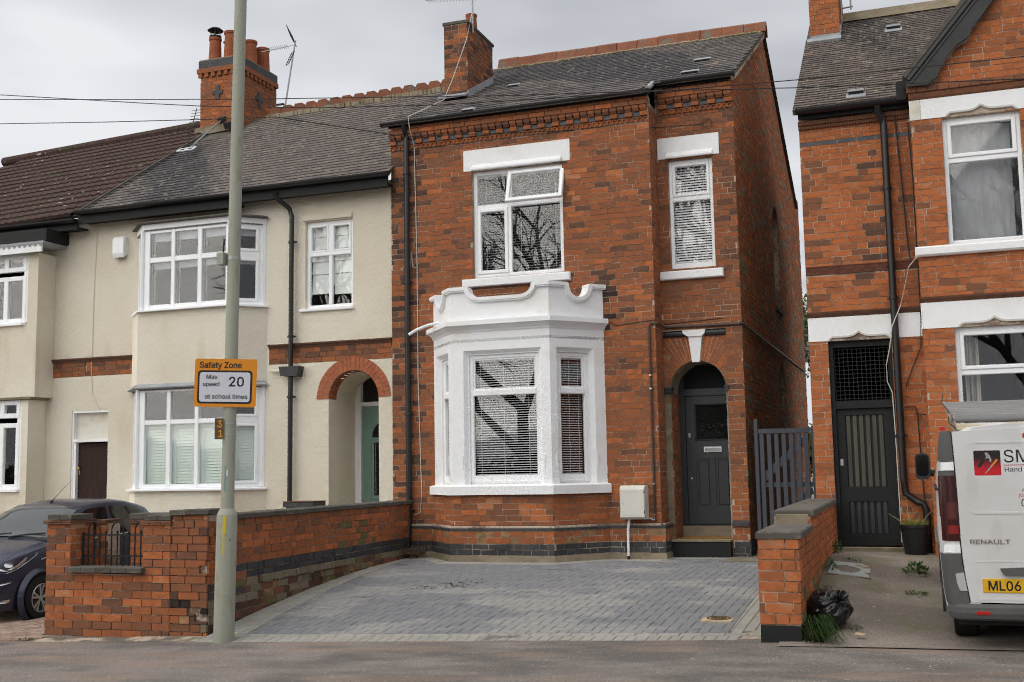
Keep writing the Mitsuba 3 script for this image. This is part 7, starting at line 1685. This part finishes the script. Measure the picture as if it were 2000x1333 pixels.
part(CAR, 'wiper', M().tube([W3(.87, .05, .935), W3(.93, .30, .965), W3(.96, .52, .975)], .010, 6), 'm_seal'); part(CAR, 'wiper', M().tube([W3(.87, -.45, .93), W3(.93, -.15, .965), W3(.95, .02, .975)], .010, 6), 'm_seal')
part(CAR, 'aerial', M().tube([W3(1.64, 0, 1.32), W3(1.66, 0, 1.345)], [.022, .014], 8).tube([W3(1.65, 0, 1.34), W3(1.93, .06, 1.60)], [.005, .002], 5), 'm_seal')
for sgn in (1, -1):
    HL = part(CAR, 'headlight', side_patch([(.085, .585), (.20, .565), (.33, .61), (.60, .745), (.62, .775), (.44, .755), (.22, .70), (.10, .655)], .004, sgn), 'm_lamp', smooth=40)
    part(HL, 'light_strip', side_patch([(.12, .60), (.20, .585), (.34, .635), (.44, .70), (.455, .73), (.43, .73), (.33, .66), (.20, .605), (.13, .625)], .008, sgn), 'm_chrome'); part(HL, 'lens', side_patch([(.22 + .045 * math.cos(t), .655 + .028 * math.sin(t)) for t in np.linspace(0, 6.1, 12)], .009, sgn), 'm_chrome')
    part(CAR, 'fog_lamp', side_patch([(.10 + .035 * math.cos(t), .34 + .032 * math.sin(t)) for t in np.linspace(0, 6.1, 12)], .008, sgn), 'm_chrome')
    part(CAR, 'chrome_trim', side_patch([(.06, .43), (.14, .455), (.24, .475), (.245, .46), (.14, .435), (.07, .412)], .008, sgn), 'm_chrome'); part(CAR, 'chrome_trim', side_patch([(.06, .235), (.22, .24), (.24, .255), (.24, .275), (.08, .265)], .008, sgn), 'm_chrome')
    part(CAR, 'waist_trim', side_patch([(.98, .868), (1.9, .905), (2.75, .95), (2.75, .938), (1.9, .89), (.98, .855)], .009, sgn), 'm_chrome')
    part(CAR, 'indicator', side_patch([(.66, .70), (.86, .735), (.86, .722), (.66, .685)], .008, sgn), 'm_chrome')
    mk = part(CAR, 'door_mirror', M().lathe([(0, -.075), (.05, -.06), (.07, 0), (.06, .045), (0, .055)], W3(1.06, sgn * .84, .93), 14, axis=(0, 1, 0)).box(*sorted((cx + sgn * .70, cx + sgn * .80)), cy0 + 1.05, cy0 + 1.09, cz0 + .86, cz0 + .90), 'm_carpaint', smooth=40)
    for s in (.64, 2.72):
        part(CAR, 'wheel_arch', M().lathe([(.0, .0), (.292, .0), (.300, -.03)], W3(s, sgn * (side_t(s, .40) + .003), .262), 28, axis=(sgn, 0, 0)), 'm_seal')
        wheel(CAR, np.array(W3(s, sgn * (side_t(s, .4) + .050), .255)), .252, .16, sgn, 5); part(CAR, 'arch_lip', M().lathe([(.285, .0), (.290, .052), (.305, .045), (.335, .0)], W3(s, sgn * (side_t(s, .40) - .002), .262), 36, axis=(sgn, 0, 0)), 'm_carpaint', smooth=40)
    part(CAR, 'handle', M().cbox(1.72, 1.88, .80, .83, 0, .03, .008, fr=Fr(W3(0, sgn * .735, 0), [0, 1, 0], [0, 0, 1], [sgn, 0, 0])), 'm_carpaint')
diffuse('m_lamp', (0.30, 0.31, 0.33), 0.08, specular=0.8, metallic=0.4)
part(CAR, 'grille', loft(M(), [[W3(knot(abs(t), [0, .5], [-.006, .03]), t, z) for t in np.linspace(-.42, .42, 9)] for z in (.22, .40)]), 'm_seal')
part(CAR, 'bonnet_seam', loft(M(), [[W3(s, t, top(s) + .0165) for t in (.585, .592)] for s in np.linspace(.2, .84, 8)]), 'm_seal')

# ---------------------------------------------------------------- the white van on the right, backed by its rear doors
VAN = thing('white_van', 'white tradesman van with grey corners and roof rack parked nose in at the right edge', 'van')
vx, vy, vg = .84, 8.95, .235
hz = [(.45, .74), (.48, .775), (.62, .79), (.95, .805), (1.30, .795), (1.55, .778), (1.70, .745), (1.775, .70), (1.815, .62), (1.835, .40), (1.845, 0)]
def vsec(inset, sc=1.0, cut=9.0):
    h = [(max(w - inset, 0), z) for z, w in hz]; h = [(x, min(z, cut)) for x, z in h]
    return h
st = [(8.95, .10), (8.965, .065), (9.0, .035), (9.06, .014), (9.15, .004), (9.4, 0), (10.5, 0), (11.6, 0), (11.75, .004)]
rows = []
for y, ins in st:
    h = vsec(ins); rows.append([[vx - x, y, z] for x, z in h] + [[vx + x, y, z] for x, z in h[::-1][1:]])
for y, cut, ins in ((11.95, 1.70, .01), (12.2, 1.45, .02), (12.42, 1.20, .04), (12.6, 1.10, .07), (12.75, .98, .12), (12.85, .80, .2)):
    h = vsec(ins, cut=cut); rows.append([[vx - x, y, z] for x, z in h] + [[vx + x, y, z] for x, z in h[::-1][1:]])
m = loft(M(), rows)
for r in (rows[0], rows[-1]): m.add(np.vstack([r, np.mean(r, 0)[None]]), [[i, i + 1, len(r)] for i in range(len(r) - 1)])
emit(VAN + '__body', m, 'm_van', smooth=45)
part(VAN, 'underbody', M().box(vx - .7, vx + .7, 9.1, 12.7, .40, .452), 'm_seal')
xl = lambda z: float(np.interp(z, [.50, .60, .92, 1.0, 1.30, 1.58, 1.76, 1.80], [.098, .074, .058, .066, .066, .070, .088, .105])); xr = lambda z: float(np.interp(z, [.50, .57, .79, 1.0, 1.38, 1.53, 1.79], [.232, .222, .188, .178, .173, .169, .159]))
fV = wallfr(0, vy, 1, vy)
def mir(m):
    w = np.vstack(m.v); w[:, 0] = 2 * vx - w[:, 0]
    return M().add(w, np.vstack(m.f)[:, ::-1], m.t[0][0])
def both(name, mk, bsdf, smooth=False, label=None):
    k = part(VAN, name, mk, bsdf, smooth, label); part(VAN, name, mir(mk), bsdf, smooth); return k
def corner(z0, z1, o=.006, n=7, a0=0.0, a1=1.0):
    """A moulding that wraps the rear corner between two heights."""
    rw = []
    for z in np.linspace(z0, z1, n):
        a, b = xl(z), xr(z); c = [(b - .005, vy - o * 1.0), (b - (b - a) * .35, vy - o - .002), (a + .035, vy + .006), (a + .012 - o * .5, vy + .03), (a - o, vy + .075), (a - .008 - o, vy + .15), (a - .010 - o, vy + .20)]
        c = c[int(a0 * 6):int(a1 * 6) + 1]; rw.append([[x, y, z] for x, y in c])
    m = loft(M(), rw); cen = np.mean(np.array(rw), axis=1)
    for r_, ce in ((rw[0], cen[0]), (rw[-1], cen[-1])):
        back = [[q[0] + .02, q[1] + .02, q[2]] for q in r_]; loft(m, [r_, back])
    return m
both('pillar', corner(1.575, 1.792, .004), 'm_vangrey', 40); both('pillar', corner(1.40, 1.505, .003), 'm_vangrey', 40)
both('rear_light', corner(1.005, 1.47, .007), 'm_darkred', 40, 'dark red tail light'); both('light_segment', corner(1.055, 1.115, .0085, 4, 0.0, .4), 'm_redplastic2', 40); both('light_segment', corner(1.16, 1.28, .0085, 4, .0, .35), 'm_redplastic3', 40)
diffuse('m_redplastic3', (0.075, 0.011, 0.011), 0.25, specular=0.6)
diffuse('m_redplastic2', (0.20, 0.012, 0.012), 0.22, specular=0.6)
both('hinge_cover', corner(1.508, 1.567, .012, 3, 0, .55), 'm_upvc'); both('hinge_cover', corner(.922, .975, .013, 3, 0, .5), 'm_upvc')
both('corner_moulding', corner(.462, .912, .010, 9), 'm_vangrey', 40); both('reverse_lamp', M().prism([(.132, .775), (.188, .785), (.205, .655), (.158, .655), (.140, .70)], -.02, .016, fV), 'm_lamp2'); diffuse('m_lamp2', (0.42, 0.42, 0.43), 0.12, specular=0.8)
# rear doors: pressed panels, seams
def door(x0, x1, name):
    k = part(VAN, name, M().prism(sg.Polygon([(xr(z) + .004, z) for z in np.linspace(.575, 1.785, 9)] + [(vx - .004, 1.815), (vx - .004, .572)]), -.02, .006, fV), 'm_van')
    part(VAN, name, mir(M().prism(sg.Polygon([(xr(z) + .004, z) for z in np.linspace(.575, 1.785, 9)] + [(vx - .004, 1.815), (vx - .004, .572)]), -.02, .006, fV)), 'm_van'); return k
DR = door(0, 0, 'rear_door')
both('door_seal', M().prism(sg.LineString([(xr(z), z) for z in np.linspace(.575, 1.785, 9)]).buffer(.006, cap_style=2), -.01, .004, fV), 'm_seal')
pan_ = sg.Polygon([(.30, 1.205), (.80, 1.20), (.80, 1.70), (.27, 1.69), (.255, 1.67), (.246, 1.26)]).buffer(.0)
rp2 = rr(.246, 1.205, .80, 1.70, .05)
both('pressing', M().prism(rp2.buffer(.010).difference(rp2.buffer(-.004)), .004, .0105, fV), 'm_van')
rp3 = rr(.26, .60, .80, .86, .03); both('pressing', M().prism(rp3.buffer(.008).difference(rp3.buffer(-.004)), .004, .0095, fV), 'm_van')
part(DR, 'handle', M().prism([(.428, .815), (.80, .835), (.80, .775), (.47, .765), (.445, .775)], .006, .035, fV), 'm_vangrey')
PL_ = part(VAN, 'number_plate', M().cbox(.308, .735, .645, .742, .006, .014, .003, fr=fV), 'm_plate', label='yellow rear number plate'); diffuse('m_plate', (0.62, 0.36, 0.015), 0.4)
text(PL_, 'ML06', .064, .338, .662, True, fV, 'm_signblack', .0145, .92, 'character'); text(PL_, 'Y', .064, .575, .662, True, fV, 'm_signblack', .0145, .92, 'character')
text(VAN, 'RENAULT', .031, .237, .984, True, fV, 'm_badge', .007, 1.38, 'badge', depth=.003); diffuse('m_badge', (0.20, 0.17, 0.165), 0.4, metallic=0.4)
# tradesman's lettering and emblem on the left door
em = part(VAN, 'emblem', M().prism(rr(.300, 1.468, .478, 1.645, .010), .0065, .0072, fV), 'm_emblem', label='square red and black emblem with a hammer and a screwdriver')
def f_emblem(p, n, uv): return mix((0.50, 0.012, 0.022), (0.020, 0.013, 0.013), smoothstep(1.49 * S, 1.60 * S, p.z))
diffuse('m_emblem', f_emblem, 0.4)
part(em, 'hammer', M().prism(sa.rotate(sg.box(.335, 1.525, .357, 1.585), -38, origin=(.345, 1.55)), .0075, .0085, fV), 'm_signblack'); part(em, 'hammer', M().prism([(.375, 1.585), (.385, 1.60), (.375, 1.625), (.380, 1.632), (.395, 1.628), (.41, 1.605), (.418, 1.58), (.415, 1.562), (.405, 1.563), (.405, 1.582), (.395, 1.592)], .0075, .0085, fV), 'm_galv')
part(em, 'screwdriver', M().prism([(.37, 1.483), (.376, 1.48), (.425, 1.538), (.418, 1.545)], .0075, .0085, fV), 'm_galv'); part(em, 'screwdriver', M().prism([(.418, 1.545), (.427, 1.537), (.458, 1.575), (.455, 1.583), (.448, 1.582)], .0075, .0085, fV), 'm_orange')
text(VAN, 'SM', .089, .494, 1.558, False, fV, 'm_signblack', .0068, 1.0); text(VAN, 'Hand', .033, .498, 1.492, False, fV, 'm_signblack', .0068, 1.05); part(VAN, 'red_line', M().box(.494, .80, 1.536, 1.541, .0066, .0075, fr=fV), 'm_red')
text(VAN, 'A', .022, .603, 1.352, False, fV, 'm_signblack', .0068); text(VAN, 'jus', .026, .580, 1.316, False, fV, 'm_red', .0068); text(VAN, '0', .052, .590, 1.247, False, fV, 'm_signblack', .0068)
part(VAN, 'high_brake_light', M().lathe([(0, .016), (.022, .014), (.028, 0)], [.655, vy, 1.745], 14, axis=(0, -1, 0)), 'm_redplastic')
part(VAN, 'door_seam', M().box(vx - .003, vx + .003, .58, 1.81, -.01, .003, fr=fV), 'm_seal')
# bumper
bpath = [(.105, 9.25), (.115, 9.02), (.175, 8.93), (2 * vx - .175, 8.93), (2 * vx - .115, 9.02), (2 * vx - .105, 9.25)]
part(VAN, 'bumper', M().sweep(bpath, [(-.03, .452), (.012, .452), (.035, .468), (.045, .505), (.042, .545), (.02, .562), (-.03, .565)]), 'm_vangrey')
both('reflector', M().cbox(.255, .345, .495, .52, .06, .068, .003, fr=fV), 'm_redplastic')
for x, sd in ((.16, -1), (2 * vx - .16, 1)):
    for y in (9.68, 12.05): wheel(VAN, np.array([x - .045 if sd < 0 else x + .045, y, float(z_right(np.array(x), np.array(y))) + .268]), .262, .18, sd, 5, True)
for y in (9.68, 12.05): part(VAN, 'wheel_arch', M().prism(sg.Point(y, .52).buffer(.30, 12).intersection(sg.box(y - 1, .455, y + 1, 1)), .038, .06, Fr([0, 0, 0], [0, 1, 0], [0, 0, 1], [1, 0, 0])), 'm_seal')
part(VAN, 'side_strip', M().box(.022, .05, 9.2, 11.7, .93, .98), 'm_vangrey'); part(VAN, 'side_strip', M().box(.026, .06, 9.2, 11.3, 1.36, 1.375), 'm_seal')
part(VAN, 'door_mirror', M().tube([[.04, 11.3, 1.47], [-.03, 11.3, 1.49]], .03, 8).prism(rr(-.125, 1.42, .005, 1.655, .045), -.06, .06, wallfr(0, 11.25, 1, 11.25)), 'm_seal'); part(VAN, 'mirror_glass', M().prism(rr(-.112, 1.45, -.008, 1.64, .035), .061, .062, wallfr(0, 11.25, 1, 11.25)), 'm_tint')
part(VAN, 'roof_edge', M().box(.20, 2 * vx - .20, 8.985, 9.06, 1.80, 1.846), 'm_vanroof'); diffuse('m_vanroof', lambda p, n, uv: mix((0.52, 0.44, 0.31), (0.62, 0.60, 0.56), smoothstep(.4, .6, fbm(p.x * 8, p.y * 8, p.z * 20, 3))), 0.7)
# roof rack with a pack of grey slats and a loading roller
RK_ = part(VAN, 'roof_rack', M().tube([[.19, 9.02, 1.872], [2 * vx - .19, 9.02, 1.872]], .021, 12), 'm_rackgrey', smooth=30); diffuse('m_rackgrey', (0.17, 0.17, 0.175), 0.5)
for i in range(9): part(RK_, 'slat', M().cbox(.125 + (8 - i) * .007, 2 * vx - .13, 9.035 + i * .052, 9.035 + i * .052 + .028, 1.893 + i * .0145, 1.893 + i * .0145 + .016, .004), 'm_slatgrey')
diffuse('m_slatgrey', lambda p, n, uv: mix((0.22, 0.22, 0.22), (0.32, 0.31, 0.305), noise(p.x * 5, p.y * 40, p.z * 30)), 0.6)
part(RK_, 'bracket', M().tube([[.18, 9.02, 1.80], [.13, 9.5, 2.03]], .010, 6).tube([[.2, 9.0, 1.82], [.185, 9.02, 1.90], [.17, 9.04, 1.86], [.155, 9.05, 1.92]], .008, 5), 'm_galv'); part(RK_, 'strap', M().tube([[.12, 9.5, 2.03], [.125, 9.5, 2.09]], .004, 4).tube([[.115, 9.5, 2.02], [.16, 9.2, 1.94], [.15, 9.1, 1.86], [.2, 9.0, 1.80]], .007, 5), 'm_rust')
both('side_light', M().cbox(.085, .12, 9.10, 9.16, 1.80, 1.83, .006), 'm_redplastic')
